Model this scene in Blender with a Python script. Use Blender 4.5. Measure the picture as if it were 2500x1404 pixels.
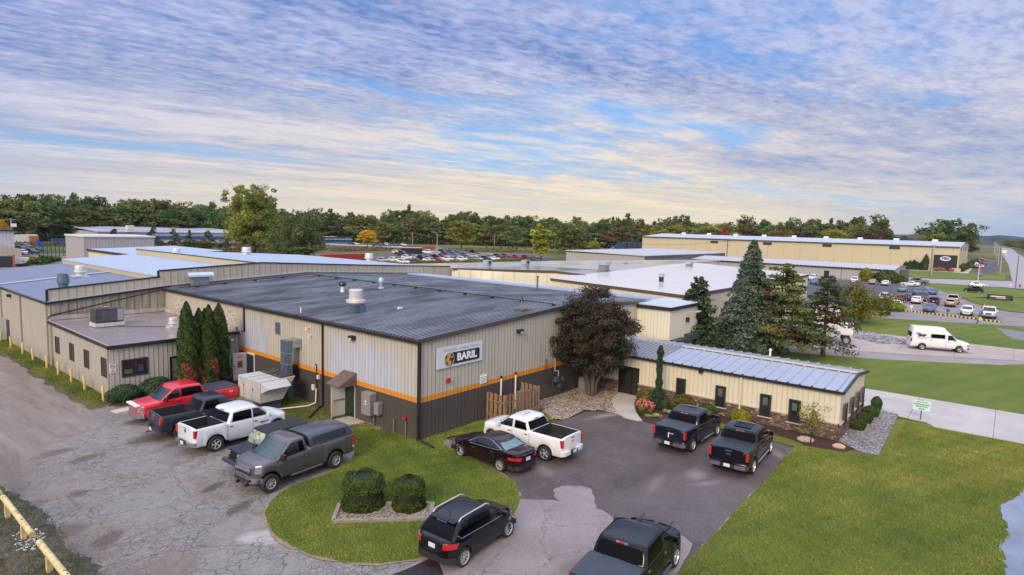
import bpy, bmesh, math, random
import numpy as np
from mathutils import Vector, Matrix
random.seed(7); np.random.seed(7)
R=math.radians; PI=math.pi
for o in list(bpy.data.objects): bpy.data.objects.remove(o)
scn=bpy.context.scene; COL=scn.collection
# ---------------------------------------------------------------- camera
# world frame: x runs along the sign wall away to the right, y along the truck-lot wall away to the left
CX,CY,FPX,CH=1250.0,702.0,1484.0,12.2
def _basis():
    b=Vector((2476-CX,-(590-CY),-FPX)).normalized()
    a=Vector((-565-CX,-(506-CY),-FPX)); a=(a-b*a.dot(b)).normalized()
    return Matrix((b,a,b.cross(a)))
RM=_basis()
cam=bpy.data.cameras.new('camera'); co=bpy.data.objects.new('camera',cam); COL.objects.link(co)
cam.sensor_width=36; cam.lens=FPX/2500*36; cam.clip_start=0.5; cam.clip_end=9000
co.matrix_world=Matrix.Translation((0,0,CH))@RM.to_4x4(); scn.camera=co
def ray(x,y): return RM@Vector((x-CX,-(y-CY),-FPX))
def G(x,y,z=0.0):
    d=ray(x,y); t=(z-CH)/d.z; return Vector((d.x*t,d.y*t,z))
def AZ(x,dist,y=600):            # ground point at a distance along the bearing of an image column
    d=ray(x,y); n=math.hypot(d.x,d.y); return Vector((d.x/n*dist,d.y/n*dist,0))
def HT(p,x,y):                   # height of the point above p seen at image row y
    d=ray(x,y); return CH+d.z*math.hypot(p.x,p.y)/math.hypot(d.x,d.y)
# ---------------------------------------------------------------- render + world + sun
scn.render.resolution_x=1024; scn.render.resolution_y=575
scn.view_settings.view_transform='Standard'; scn.view_settings.look='None'
scn.view_settings.exposure=0.32; scn.view_settings.gamma=1
SUN_EL,SUN_AZ=R(30),R(197)       # azimuth measured from +x towards +y
w=bpy.data.worlds.new('World'); scn.world=w; w.use_nodes=True
class NT:
    def __init__(s,nt): s.nt=nt; s.n=nt.nodes; s.l=nt.links
    def new(s,t,**k):
        n=s.n.new(t)
        for a,v in k.items():
            if a.startswith('i_'):
                key=a[2:]; key=int(key) if key.isdigit() else key.replace('_',' ')
                sock=n.inputs[key]
                if isinstance(v,bpy.types.NodeSocket): s.l.new(v,sock)
                else: sock.default_value=v
            else: setattr(n,a,v)
        return n
    def math(s,op,a,b=None,c=None,clamp=False):
        n=s.n.new('ShaderNodeMath'); n.operation=op; n.use_clamp=clamp
        for i,v in enumerate((a,b,c)):
            if v is None: continue
            if isinstance(v,bpy.types.NodeSocket): s.l.new(v,n.inputs[i])
            else: n.inputs[i].default_value=v
        return n.outputs[0]
    def mix(s,f,a,b,typ='MIX'):
        n=s.n.new('ShaderNodeMix'); n.data_type='RGBA'; n.blend_type=typ
        for i,v in ((0,f),(6,a),(7,b)):
            if isinstance(v,bpy.types.NodeSocket): s.l.new(v,n.inputs[i])
            elif i==0: n.inputs[0].default_value=v
            else: n.inputs[i].default_value=(*v,1) if len(v)==3 else v
        return n.outputs[2]
    def noise(s,vec,scale,detail=4,rough=0.55,dist=0.0):
        n=s.n.new('ShaderNodeTexNoise'); s.l.new(vec,n.inputs['Vector'])
        n.inputs['Scale'].default_value=scale; n.inputs['Detail'].default_value=detail
        n.inputs['Roughness'].default_value=rough; n.inputs['Distortion'].default_value=dist
        return n.outputs[0]
    def ramp(s,f,a,b):            # linear remap a..b -> 0..1 clamped
        n=s.n.new('ShaderNodeMapRange'); n.clamp=True
        s.l.new(f,n.inputs[0]); n.inputs[1].default_value=a; n.inputs[2].default_value=b
        return n.outputs[0]
    def mapping(s,vec,scale=(1,1,1),rot=(0,0,0),loc=(0,0,0)):
        n=s.n.new('ShaderNodeMapping'); s.l.new(vec,n.inputs[0])
        n.inputs['Scale'].default_value=scale; n.inputs['Rotation'].default_value=rot; n.inputs['Location'].default_value=loc
        return n.outputs[0]
    def sep(s,vec):
        n=s.n.new('ShaderNodeSeparateXYZ'); s.l.new(vec,n.inputs[0]); return n.outputs
def build_world():
    k=NT(w.node_tree); k.n.clear()
    tc=k.new('ShaderNodeTexCoord').outputs['Generated']
    x,y,z=k.sep(tc)
    zz=k.math('MAXIMUM',z,0.0); den=k.math('ADD',zz,0.045)
    cv=k.new('ShaderNodeCombineXYZ',i_X=k.math('DIVIDE',x,den),i_Y=k.math('DIVIDE',y,den)).outputs[0]
    rot=k.mapping(cv,rot=(0,0,R(14)))
    band=k.noise(k.mapping(rot,scale=(0.15,0.55,1),loc=(3.1,1.7,0)),1.0,4,0.55,0.6)      # long parallel bands
    streak=k.noise(k.mapping(rot,scale=(0.45,1.15,1),loc=(1.4,4.7,0)),2.6,5,0.62,0.7)
    cover=k.noise(k.mapping(rot,scale=(0.42,0.75,1),loc=(7.3,2.2,0)),0.62,3,0.5,0.4)
    cell=k.noise(k.mapping(rot,scale=(0.8,1.3,1)),13.0,3,0.62,0.3)
    cell=k.math('ADD',0.5,k.math('MULTIPLY',k.math('SUBTRACT',cell,0.5),k.ramp(z,0.06,0.24)))
    cell2=k.noise(k.mapping(rot,scale=(0.6,1.0,1),loc=(1,5,0)),3.6,4,0.6,0.3)
    # warm glow towards the middle of the view, low down
    gx=k.math('ADD',k.math('MULTIPLY',x,math.cos(R(33))),k.math('MULTIPLY',y,math.sin(R(33))))
    warm=k.ramp(gx,0.55,1.0)
    cool=k.ramp(k.math('SUBTRACT',x,k.math('MULTIPLY',y,1.6)),0.45,1.15)   # right-hand end of the view
    low=k.ramp(z,0.26,0.02)
    nish=k.new('ShaderNodeTexSky',sky_type='NISHITA',sun_disc=False,sun_elevation=SUN_EL,sun_rotation=PI/2-SUN_AZ)
    nsk=k.mix(1.0,nish.outputs[0],(0.9,1.15,1.5),'MULTIPLY')
    blue=k.mix(0.75,nsk,(1.1,3.2,6.9)); blue=k.mix(k.math('MULTIPLY',low,0.5),blue,(3.2,5.4,7.4))
    grey=k.mix(low,(1.3,2.15,4.7),(3.1,3.6,5.2))
    lite=k.mix(k.math('MULTIPLY',low,warm),k.mix(low,(4.3,4.7,6.8),(5.2,5.3,6.4)),(8.0,6.9,5.1))
    hz=k.mix(warm,(4.2,4.4,5.2),(7.4,6.3,4.4))
    hz=k.mix(cool,hz,(2.2,3.5,5.9))
    mixn=k.math('ADD',k.math('ADD',k.math('MULTIPLY',band,0.40),k.math('MULTIPLY',streak,0.20)),k.math('ADD',k.math('MULTIPLY',cell,0.30),k.math('MULTIPLY',cell2,0.20)))
    d1=k.ramp(k.math('ADD',mixn,k.math('MULTIPLY',warm,0.03)),0.47,0.64)
    shade=k.mix(d1,grey,lite)
    cov=k.ramp(k.math('ADD',k.math('ADD',k.math('MULTIPLY',cover,0.75),k.math('MULTIPLY',cell2,0.35)),k.math('MULTIPLY',streak,0.25)),0.47,0.66)
    c=k.mix(cov,blue,shade)
    c=k.mix(k.math('MULTIPLY',k.ramp(z,0.105,0.0),0.9),c,hz)
    # unseen overhead sky made brighter, added to lift the light on the ground
    c=k.mix(k.ramp(z,0.42,0.75),c,(10.5,12.0,15.5))
    c=k.mix(k.math('MULTIPLY',k.ramp(gx,0.1,-0.7),k.ramp(z,0.0,0.2)),c,(8.0,7.6,8.2))  # unseen sky behind the camera, brightened as added fill
    c=k.mix(k.ramp(z,-0.01,-0.05),c,(1.2,1.3,1.0))
    bg=k.new('ShaderNodeBackground',i_Color=c,i_Strength=0.1)
    k.l.new(bg.outputs[0],k.new('ShaderNodeOutputWorld').inputs[0])
build_world()
sl=bpy.data.lights.new('sun','SUN'); so=bpy.data.objects.new('sun',sl); COL.objects.link(so)
sl.energy=2.1; sl.angle=R(24); sl.color=(1,0.80,0.55)
so.rotation_euler=Vector((math.cos(SUN_EL)*math.cos(SUN_AZ),math.cos(SUN_EL)*math.sin(SUN_AZ),math.sin(SUN_EL))).to_track_quat('Z','Y').to_euler()
# ---------------------------------------------------------------- object helpers
def tag(o,label=None,cat=None,group=None,kind=None):
    if label: o['label']=label
    if cat: o['category']=cat
    if group: o['group']=group
    if kind: o['kind']=kind
    return o
def thing(name,label,cat,loc=(0,0,0),rz=0,group=None):
    o=bpy.data.objects.new(name,None); COL.objects.link(o); o.location=loc; o.rotation_euler=(0,0,rz); o.empty_display_size=0.3
    return tag(o,label,cat,group)
def link(name,me,parent=None,mat=None):
    o=bpy.data.objects.new(name,me); COL.objects.link(o)
    if mat is not None and not me.materials: me.materials.append(mat)
    if parent is not None: o.parent=parent
    return o
def copy_tree(o,parent=None):
    c=o.copy(); COL.objects.link(c)
    if parent is not None: c.parent=parent
    for ch in o.children: copy_tree(ch,c)
    return c
class MB:
    def __init__(s): s.v=[]; s.f=[]; s.m=[]
    def add(s,vs,fs,mi=0):
        k=len(s.v); s.v+= [tuple(v) for v in vs]; s.f+=[tuple(i+k for i in f) for f in fs]; s.m+=[mi]*len(fs); return s
    def quad(s,a,b,c,d,mi=0): return s.add((a,b,c,d),((0,1,2,3),),mi)
    def box(s,c,sz,rz=0,mi=0):
        x,y,z=[q/2 for q in sz]; ca,sa=math.cos(rz),math.sin(rz)
        vs=[(c[0]+i*x*ca-j*y*sa,c[1]+i*x*sa+j*y*ca,c[2]+k*z) for k in(-1,1) for j in(-1,1) for i in(-1,1)]
        return s.add(vs,((0,2,3,1),(4,5,7,6),(0,1,5,4),(2,6,7,3),(0,4,6,2),(1,3,7,5)),mi)
    def beam(s,p0,p1,wd,h,mi=0):
        p0=Vector(p0);p1=Vector(p1);d=(p1-p0).normalized()
        r=d.cross(Vector((0,0,1)))
        if r.length<1e-4: r=Vector((1,0,0))
        r.normalize(); u=r.cross(d).normalized(); r*=wd/2; u*=h/2
        vs=[p+i*r+j*u for p in(p0,p1) for j in(-1,1) for i in(-1,1)]
        return s.add(vs,((0,2,3,1),(4,5,7,6),(0,1,5,4),(2,6,7,3),(0,4,6,2),(1,3,7,5)),mi)
    def cyl(s,p0,p1,r0,r1=None,n=12,mi=0,cap=True):
        r1=r0 if r1 is None else r1
        p0=Vector(p0);p1=Vector(p1);d=(p1-p0).normalized()
        a=d.cross(Vector((0,0,1)) if abs(d.z)<0.9 else Vector((1,0,0))).normalized(); b=d.cross(a)
        vs=[]
        for p,r in((p0,r0),(p1,r1)):
            for i in range(n):
                t=2*PI*i/n; vs.append(p+a*(r*math.cos(t))+b*(r*math.sin(t)))
        fs=[(i,(i+1)%n,n+(i+1)%n,n+i) for i in range(n)]
        if cap: fs+=[tuple(range(n))[::-1],tuple(range(n,2*n))]
        return s.add(vs,fs,mi)
    def tube(s,pts,r,n=8,mi=0):
        rr=r if isinstance(r,(list,tuple)) else [r]*len(pts)
        for i in range(len(pts)-1): s.cyl(pts[i],pts[i+1],rr[i],rr[i+1],n,mi)
        return s
    def lathe(s,prof,c=(0,0,0),n=20,axis='z',mi=0):
        vs=[];m=len(prof)
        for i in range(n):
            t=2*PI*i/n
            for r,h in prof:
                q=(r*math.cos(t),r*math.sin(t),h) if axis=='z' else ((r*math.cos(t),h,r*math.sin(t)) if axis=='y' else (h,r*math.cos(t),r*math.sin(t)))
                vs.append((c[0]+q[0],c[1]+q[1],c[2]+q[2]))
        fs=[(i*m+j,((i+1)%n)*m+j,((i+1)%n)*m+j+1,i*m+j+1) for i in range(n) for j in range(m-1)]
        return s.add(vs,fs,mi)
    def prism(s,poly,axis,a,b,mi=0):   # poly in the other two coords, extruded along axis from a to b
        def P(p,t): return (t,p[0],p[1]) if axis=='x' else ((p[0],t,p[1]) if axis=='y' else (p[0],p[1],t))
        n=len(poly); vs=[P(p,a) for p in poly]+[P(p,b) for p in poly]
        return s.add(vs,[tuple(range(n)),tuple(range(n,2*n))[::-1]]+[(i,n+i,n+(i+1)%n,(i+1)%n) for i in range(n)],mi)
    def me(s,name,mats,smooth=0,bevel=0,merge=False):
        m=bpy.data.meshes.new(name); m.from_pydata(s.v,[],s.f)
        for q in (mats if isinstance(mats,(list,tuple)) else [mats]): m.materials.append(q)
        if any(s.m): m.polygons.foreach_set('material_index',s.m)
        bm=bmesh.new(); bm.from_mesh(m)
        if merge: bmesh.ops.remove_doubles(bm,verts=bm.verts,dist=1e-4)
        bmesh.ops.recalc_face_normals(bm,faces=bm.faces)
        if bevel: bmesh.ops.bevel(bm,geom=list(bm.edges),offset=bevel,segments=2,profile=0.6,affect='EDGES',clamp_overlap=True)
        bm.to_mesh(m); bm.free()
        if smooth:
            m.polygons.foreach_set('use_smooth',[True]*len(m.polygons))
            m.set_sharp_from_angle(angle=R(smooth))
        m.update(); return m
    def build(s,name,mats,parent=None,smooth=0,bevel=0,world=True,merge=False):
        o=link(name,s.me(name,mats,smooth,bevel,merge),parent)
        if parent is not None and world: o.location=-Vector(parent.location)
        return o
def text(txt,size,mat,parent,name,M,bold=0.0,depth=0.004,align='CENTER',sx=1.0):
    cu=bpy.data.curves.new('t','FONT'); cu.body=txt; cu.size=size; cu.offset=bold; cu.extrude=depth; cu.align_x=align; cu.align_y='CENTER'
    cu.resolution_u=3
    t=bpy.data.objects.new('t',cu); COL.objects.link(t); bpy.context.view_layer.update()
    me=bpy.data.meshes.new_from_object(t.evaluated_get(bpy.context.evaluated_depsgraph_get()))
    bpy.data.objects.remove(t); me.transform(Matrix.Diagonal((sx,1,1,1))); me.transform(M); me.materials.clear()
    o=link(name,me,parent,mat)
    return o
# text frames: local x along a, local y up, facing n
def TF(p,a,n=None):
    a=Vector(a).normalized(); u=Vector((0,0,1)); nn=a.cross(u)
    return Matrix.Translation(p)@Matrix((a,u,nn)).transposed().to_4x4()
# ---------------------------------------------------------------- materials
MATS={}
def pm(name,col,rough=0.6,metal=0.0,var=0.0,vs=4.0,bump=0.0,bs=30.0,spec=0.5,coat=0.0,emit=None,alpha=1,streak=None):
    if name in MATS: return MATS[name]
    m=bpy.data.materials.new(name); m.use_nodes=True; k=NT(m.node_tree); p=k.n['Principled BSDF']
    p.inputs['Base Color'].default_value=(*col,1); p.inputs['Roughness'].default_value=rough; p.inputs['Metallic'].default_value=metal
    p.inputs['Specular IOR Level'].default_value=spec; p.inputs['Coat Weight'].default_value=coat; p.inputs['Coat Roughness'].default_value=0.05
    tc=k.new('ShaderNodeTexCoord').outputs['Object']
    if var:
        v=k.mapping(tc,scale=streak) if streak else tc
        f=k.noise(v,vs,5,0.6)
        f=k.ramp(f,0.3,0.7)
        lo=tuple(c*(1-var) for c in col); hi=tuple(min(1,c*(1+var)) for c in col)
        k.l.new(k.mix(f,lo,hi),p.inputs['Base Color'])
    if bump:
        b=k.new('ShaderNodeBump',i_Strength=bump,i_Distance=0.02); k.l.new(k.noise(tc,bs,4,0.6),b.inputs['Height']); k.l.new(b.outputs[0],p.inputs['Normal'])
    MATS[name]=m; return m
def siding(name,col,rib=0.3,bands=None,grime=0.25,line=0.35,patches=False,rough=0.5,dirtcol=(0.12,0.1,0.08),grimez=(0,1.2),lw=(0.05,0.13)):
    m=bpy.data.materials.new(name); m.use_nodes=True; k=NT(m.node_tree); p=k.n['Principled BSDF']
    tc=k.new('ShaderNodeTexCoord').outputs['Object']; x,y,z=k.sep(tc)
    u=k.math('ADD',x,y)
    c=k.mix(0.0,col,col)
    if patches:   # chalky repainted patches on the lot-side wall
        pv=k.mapping(tc,scale=(0.0,2.6,0.28)); n=k.noise(pv,1.0,4,0.75)
        def win(lo,hi,s): return k.math('MULTIPLY',k.ramp(y,lo-s,lo+s),k.ramp(y,hi+s,hi-s))
        msk=k.math('MAXIMUM',k.math('MAXIMUM',win(26.8,33.6,0.6),win(41.6,45.2,0.4)),k.math('MULTIPLY',win(25.2,26.2,.3),0.4))
        msk=k.math('MULTIPLY',msk,k.ramp(z,5.45,4.3)); msk=k.math('MULTIPLY',msk,k.ramp(x,22.75,22.70))
        f=k.math('MULTIPLY',k.ramp(n,0.36,0.50),msk)
        c=k.mix(k.math('MULTIPLY',f,0.85),c,(0.47,0.53,0.70))
    if bands:
        for z0,z1,bc in bands:
            f=k.math('MULTIPLY',k.math('GREATER_THAN',z,z0),k.math('LESS_THAN',z,z1)); c=k.mix(f,c,bc)
    g=k.noise(k.mapping(tc,scale=(1.6,1.6,0.22)),1.4,5,0.7)
    g2=k.math('MULTIPLY',k.ramp(g,0.42,0.75),grime)
    c=k.mix(g2,c,dirtcol)
    gb=k.math('MULTIPLY',k.math('MULTIPLY',k.ramp(z,grimez[1],grimez[0]),k.noise(tc,2.5,4,0.7)),grime*1.6)
    c=k.mix(gb,c,(0.2,0.17,0.13))
    fr=k.math('FRACT',k.math('DIVIDE',u,rib))
    ln=k.math('SUBTRACT',1.0,k.ramp(k.math('ABSOLUTE',k.math('SUBTRACT',fr,0.5)),lw[0],lw[1]))
    lv=k.noise(k.mapping(tc,scale=(3,3,0.5)),1.3,2,0.5)
    c=k.mix(k.math('MULTIPLY',ln,k.math('MULTIPLY',k.ramp(lv,0.2,0.7),line)),c,(0.07,0.06,0.055))
    k.l.new(c,p.inputs['Base Color']); p.inputs['Roughness'].default_value=rough; p.inputs['Specular IOR Level'].default_value=0.35
    hb=k.math('PINGPONG',k.math('DIVIDE',u,rib),0.5); hb=k.ramp(hb,0.3,0.45)
    fine=k.ramp(k.math('PINGPONG',k.math('DIVIDE',u,rib/3),0.5),0.3,0.5)
    b=k.new('ShaderNodeBump',i_Strength=0.6,i_Distance=0.03); k.l.new(k.math('ADD',hb,k.math('MULTIPLY',fine,0.2)),b.inputs['Height']); k.l.new(b.outputs[0],p.inputs['Normal'])
    return m
def roofmat(name,col,dirt,dirtamt,rough=0.35,metal=0.0,scale=0.25,stretch=(0.35,3,1),r2=None,spec=0.5,thr=(0.38,0.68),ribs=False):
    m=bpy.data.materials.new(name); m.use_nodes=True; k=NT(m.node_tree); p=k.n['Principled BSDF']
    tc=k.new('ShaderNodeTexCoord').outputs['Object']
    n=k.noise(k.mapping(tc,scale=stretch),scale,7,0.68); n2=k.noise(tc,0.13,3,0.5)
    f=k.ramp(k.math('ADD',k.math('MULTIPLY',n,0.7),k.math('MULTIPLY',n2,0.3)),*thr)
    fine=k.noise(k.mapping(tc,scale=(1,6,1)),2.2,4,0.7)
    c=k.mix(k.math('MULTIPLY',f,dirtamt),col,dirt)
    c=k.mix(k.math('MULTIPLY',k.ramp(fine,0.45,0.8),0.3),c,tuple(q*0.5 for q in col))
    if ribs:   # whitened rib tops: reflected sky painted in, strongest towards the sign-wall corner
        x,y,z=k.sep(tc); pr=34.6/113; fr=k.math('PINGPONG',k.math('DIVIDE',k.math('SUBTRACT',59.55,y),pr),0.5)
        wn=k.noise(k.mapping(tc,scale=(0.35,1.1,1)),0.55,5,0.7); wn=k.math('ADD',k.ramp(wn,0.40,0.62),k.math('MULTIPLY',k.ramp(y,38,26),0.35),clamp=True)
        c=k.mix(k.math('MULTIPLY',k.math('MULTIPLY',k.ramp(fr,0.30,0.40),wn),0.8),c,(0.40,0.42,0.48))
    k.l.new(c,p.inputs['Base Color']); p.inputs['Metallic'].default_value=metal; p.inputs['Specular IOR Level'].default_value=spec
    rr=k.new('ShaderNodeMapRange',i_0=f); rr.inputs[3].default_value=rough; rr.inputs[4].default_value=r2 if r2 is not None else rough
    k.l.new(rr.outputs[0],p.inputs['Roughness'])
    return m
def leafmat(name,c0,c1,c2,hue=0.03,trans=0.25,rough=0.55):
    m=bpy.data.materials.new(name); m.use_nodes=True; k=NT(m.node_tree); k.n.clear()
    at=k.new('ShaderNodeAttribute',attribute_name='tint').outputs['Fac']
    oi=k.new('ShaderNodeObjectInfo').outputs['Random']
    cr=k.new('ShaderNodeValToRGB',i_Fac=at); e=cr.color_ramp.elements
    e[0].position=0.05; e[0].color=(*c0,1); e[1].position=0.95; e[1].color=(*c2,1); q=e.new(0.5); q.color=(*c1,1)
    hs=k.new('ShaderNodeHueSaturation',i_Color=cr.outputs[0],i_Hue=k.math('ADD',0.5-hue,k.math('MULTIPLY',oi,2*hue)),i_Value=k.math('ADD',0.8,k.math('MULTIPLY',oi,0.42)))
    p=k.new('ShaderNodeBsdfPrincipled',i_Base_Color=hs.outputs[0],i_Roughness=rough); p.inputs['Specular IOR Level'].default_value=0.25
    t=k.new('ShaderNodeBsdfTranslucent',i_Color=hs.outputs[0])
    mx=k.new('ShaderNodeMixShader',i_0=trans); k.l.new(p.outputs[0],mx.inputs[1]); k.l.new(t.outputs[0],mx.inputs[2])
    k.l.new(mx.outputs[0],k.new('ShaderNodeOutputMaterial').inputs[0])
    return m
def groundmat(name,fn,rough=0.9,bumpn=None,spec=0.3):
    m=bpy.data.materials.new(name); m.use_nodes=True; k=NT(m.node_tree); p=k.n['Principled BSDF']
    tc=k.new('ShaderNodeTexCoord').outputs['Object']
    c,h,rg=fn(k,tc)
    k.l.new(c,p.inputs['Base Color']); p.inputs['Roughness'].default_value=rough; p.inputs['Specular IOR Level'].default_value=spec
    if rg is not None: k.l.new(rg,p.inputs['Roughness'])
    if h is not None:
        b=k.new('ShaderNodeBump',i_Strength=0.7,i_Distance=bumpn or 0.05); k.l.new(h,b.inputs['Height']); k.l.new(b.outputs[0],p.inputs['Normal'])
    return m
# ================================================================ ground materials
def grass_fn(cA,cB,cC,dry=0.25,drycol=(0.16,0.12,0.05),mow=0.15,mrot=0.0,big=0.11,period=1.1):
    def fn(k,tc):
        n1=k.noise(tc,big,4,0.6); n2=k.noise(tc,1.3,4,0.65,0.5); n3=k.noise(k.mapping(tc,scale=(1,1.6,1),rot=(0,0,0.7)),9.0,4,0.7,0.6); n4=k.noise(tc,45,3,0.7)
        c=k.mix(k.ramp(n1,0.38,0.64),cA,cC)
        c=k.mix(k.math('MULTIPLY',k.ramp(n2,0.35,0.65),0.6),c,cB)
        c=k.mix(k.math('MULTIPLY',k.ramp(n3,0.5,0.75),0.55),c,tuple(q*0.45 for q in cB))
        c=k.mix(k.math('MULTIPLY',k.ramp(n4,0.5,0.85),0.5),c,tuple(min(1,q*1.7) for q in cC))
        nd=k.noise(tc,0.42,5,0.7,1.0)
        c=k.mix(k.math('MULTIPLY',k.ramp(nd,0.57,0.72),dry),c,drycol)
        x,y,z=k.sep(k.mapping(tc,rot=(0,0,mrot)))
        s=k.math('SINE',k.math('MULTIPLY',y,2*PI/period)); s=k.ramp(s,-0.6,0.6)
        c=k.mix(k.math('MULTIPLY',s,mow),c,tuple(q*0.55 for q in cB))
        return c,k.math('ADD',n3,n4),None
    return fn
def blob(k,tc,x,y,rx,ry,rot,n,soft=0.5):
    v=k.mapping(tc,loc=(-x,-y,0)); v=k.mapping(v,rot=(0,0,-rot)); v=k.mapping(v,scale=(1/rx,1/ry,0))
    l=k.new('ShaderNodeVectorMath',operation='LENGTH',i_0=v).outputs[1]
    l=k.math('ADD',l,k.math('MULTIPLY',k.math('SUBTRACT',n,0.5),1.5))
    return k.ramp(l,1.0,1.0-soft)
def cracks(k,tc,scale,wd,dist=0.35,stretch=(1,1.35,1)):
    nv=k.new('ShaderNodeTexNoise',i_Vector=tc,i_Scale=2.6,i_Detail=5.0)
    off=k.new('ShaderNodeVectorMath',operation='MULTIPLY_ADD',i_0=nv.outputs['Color'],i_1=(dist,dist,0)); k.l.new(tc,off.inputs[2])
    v=k.new('ShaderNodeTexVoronoi',feature='DISTANCE_TO_EDGE',i_Vector=k.mapping(off.outputs[0],scale=stretch),i_Scale=scale)
    return k.ramp(v.outputs[0],wd,wd*0.25)
def cracked_fn(k,tc):
    n1=k.noise(tc,0.22,5,0.65,0.8); n2=k.noise(tc,1.7,5,0.7); n4=k.noise(tc,12,6,0.85); n5=k.noise(tc,0.5,6,0.72,0.6)
    c=k.mix(k.ramp(n2,0.3,0.7),(0.205,0.188,0.180),(0.305,0.285,0.275))
    c=k.mix(k.math('MULTIPLY',k.ramp(n4,0.42,0.7),0.55),c,(0.13,0.12,0.125))
    c=k.mix(k.math('MULTIPLY',k.ramp(n4,0.45,0.28),0.4),c,(0.42,0.40,0.42))
    sand=k.math('MULTIPLY',k.ramp(n1,0.54,0.64),0.85); c=k.mix(sand,c,(0.17,0.12,0.095))
    x,y,z=k.sep(tc)
    gz=k.ramp(k.math('ADD',k.math('SUBTRACT',y,k.math('MULTIPLY',x,1.2)),k.math('MULTIPLY',n5,9.0)),31.0,33.6)
    gn=k.noise(k.mapping(tc,scale=(1.6,0.22,1)),0.8,5,0.65,0.5); gcol=k.mix(k.ramp(gn,0.3,0.7),(0.165,0.132,0.112),(0.285,0.24,0.215)); gcol=k.mix(k.math('MULTIPLY',k.ramp(n4,0.5,0.8),0.4),gcol,(0.34,0.31,0.31))
    edge=k.math('MULTIPLY',k.ramp(x,8.6,5.8),k.ramp(n5,0.35,0.55)); c=k.mix(k.math('MULTIPLY',edge,0.8),c,(0.15,0.115,0.095))
    for b in STAINS:
        P=G(b[0],b[1]); m=blob(k,tc,P.x,P.y,b[2],b[3],b[4],n5,0.45); c=k.mix(k.math('MULTIPLY',m,b[5]),c,b[6])
    a=k.math('MULTIPLY',cracks(k,tc,1.45,0.024),k.ramp(k.noise(tc,0.3,4,0.6),0.42,0.52))
    b2=k.math('MULTIPLY',cracks(k,tc,2.9,0.045,0.3),k.ramp(k.noise(k.mapping(tc,loc=(5,3,0)),0.28,3,0.6),0.44,0.52))
    d=cracks(k,tc,0.32,0.012,0.9)
    ck=k.math('MAXIMUM',k.math('MAXIMUM',a,k.math('MULTIPLY',b2,0.85)),d); ck=k.math('MULTIPLY',ck,k.ramp(sand,0.6,0.2)); ck=k.math('MULTIPLY',ck,k.math('SUBTRACT',1.0,gz)); c=k.mix(gz,c,gcol)
    c=k.mix(k.math('MULTIPLY',ck,k.math('ADD',0.45,k.math('MULTIPLY',k.ramp(n2,0.35,0.65),0.4))),c,(0.055,0.05,0.048))
    return c,k.math('SUBTRACT',n4,k.math('MULTIPLY',ck,0.7)),None
BR=(0.13,0.10,0.085); DK=(0.085,0.07,0.068)
STAINS=[(380,1066,1.9,1.0,0.1,0.8,DK),(455,1078,1.6,0.7,0.2,0.7,DK),(590,1235,1.0,0.45,0.5,0.8,DK),(520,1190,0.9,0.4,0.4,0.8,DK),(600,1165,1.1,0.4,0.3,0.6,DK),
 (160,1300,0.9,0.7,0.3,0.8,BR),(262,1318,0.9,0.55,0.8,0.9,BR),(190,1205,0.5,0.5,0.2,0.8,BR),(205,1120,0.9,0.5,0.3,0.8,BR),(120,1110,1.6,0.5,0.1,0.8,BR),(700,1150,2.6,0.8,0.1,0.7,DK),
 (660,1310,1.5,0.7,-0.6,0.55,(0.5,0.48,0.48)),(60,1085,2.2,0.7,0,0.6,BR),(330,1030,0.9,0.5,0,0.6,DK)]
def dark_fn(k,tc):
    n1=k.noise(tc,0.25,5,0.6,0.6); n2=k.noise(tc,26,4,0.8); n3=k.noise(tc,1.2,4,0.7); n6=k.noise(tc,11,5,0.85)
    c=k.mix(k.ramp(n1,0.35,0.66),(0.072,0.055,0.056),(0.125,0.103,0.108))
    c=k.mix(k.math('MULTIPLY',k.ramp(n3,0.5,0.75),0.35),c,(0.17,0.15,0.15))
    c=k.mix(k.math('MULTIPLY',k.ramp(n2,0.5,0.8),0.6),c,(0.25,0.22,0.23))
    c=k.mix(k.math('MULTIPLY',k.ramp(n6,0.52,0.66),0.5),c,(0.055,0.047,0.05)); c=k.mix(k.math('MULTIPLY',k.ramp(n6,0.44,0.34),0.45),c,(0.21,0.185,0.195))
    for b in ((1700,1160,1.0,0.7,0.2,0.5),(1730,1180,1.3,0.35,-0.5,0.4),(1480,1015,2.2,0.5,-0.3,0.7),(1900,1110,1.3,.5,.6,.5),(1600,1180,1.6,.4,.2,.25),(1330,1150,1.0,.5,1,.3)):
        P=G(b[0],b[1]); c=k.mix(k.math('MULTIPLY',blob(k,tc,P.x,P.y,b[2],b[3],b[4],n3,0.9),b[5]),c,(0.33,0.28,0.28))
    return c,n2,None
def old_fn(k,tc):
    n1=k.noise(tc,0.4,5,0.6,0.6); n2=k.noise(tc,13,6,0.85); n3=k.noise(tc,1.0,5,0.75,0.5)
    c=k.mix(k.ramp(n1,0.3,0.7),(0.22,0.19,0.195),(0.30,0.265,0.27))
    c=k.mix(k.math('MULTIPLY',k.ramp(n2,0.5,0.72),0.6),c,(0.10,0.085,0.085))
    c=k.mix(k.math('MULTIPLY',k.ramp(n2,0.45,0.3),0.4),c,(0.48,0.43,0.44))
    c=k.mix(k.math('MULTIPLY',k.ramp(n3,0.58,0.72),0.6),c,(0.13,0.105,0.10))
    P=G(1400,1385); c=k.mix(k.math('MULTIPLY',blob(k,tc,P.x,P.y,1.3,0.7,0.1,n3,0.7),0.6),c,(0.12,0.09,0.085))
    ck=cracks(k,tc,0.26,0.006,0.8); c=k.mix(k.math('MULTIPLY',ck,0.7),c,(0.07,0.06,0.055))
    return c,n2,None
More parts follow.
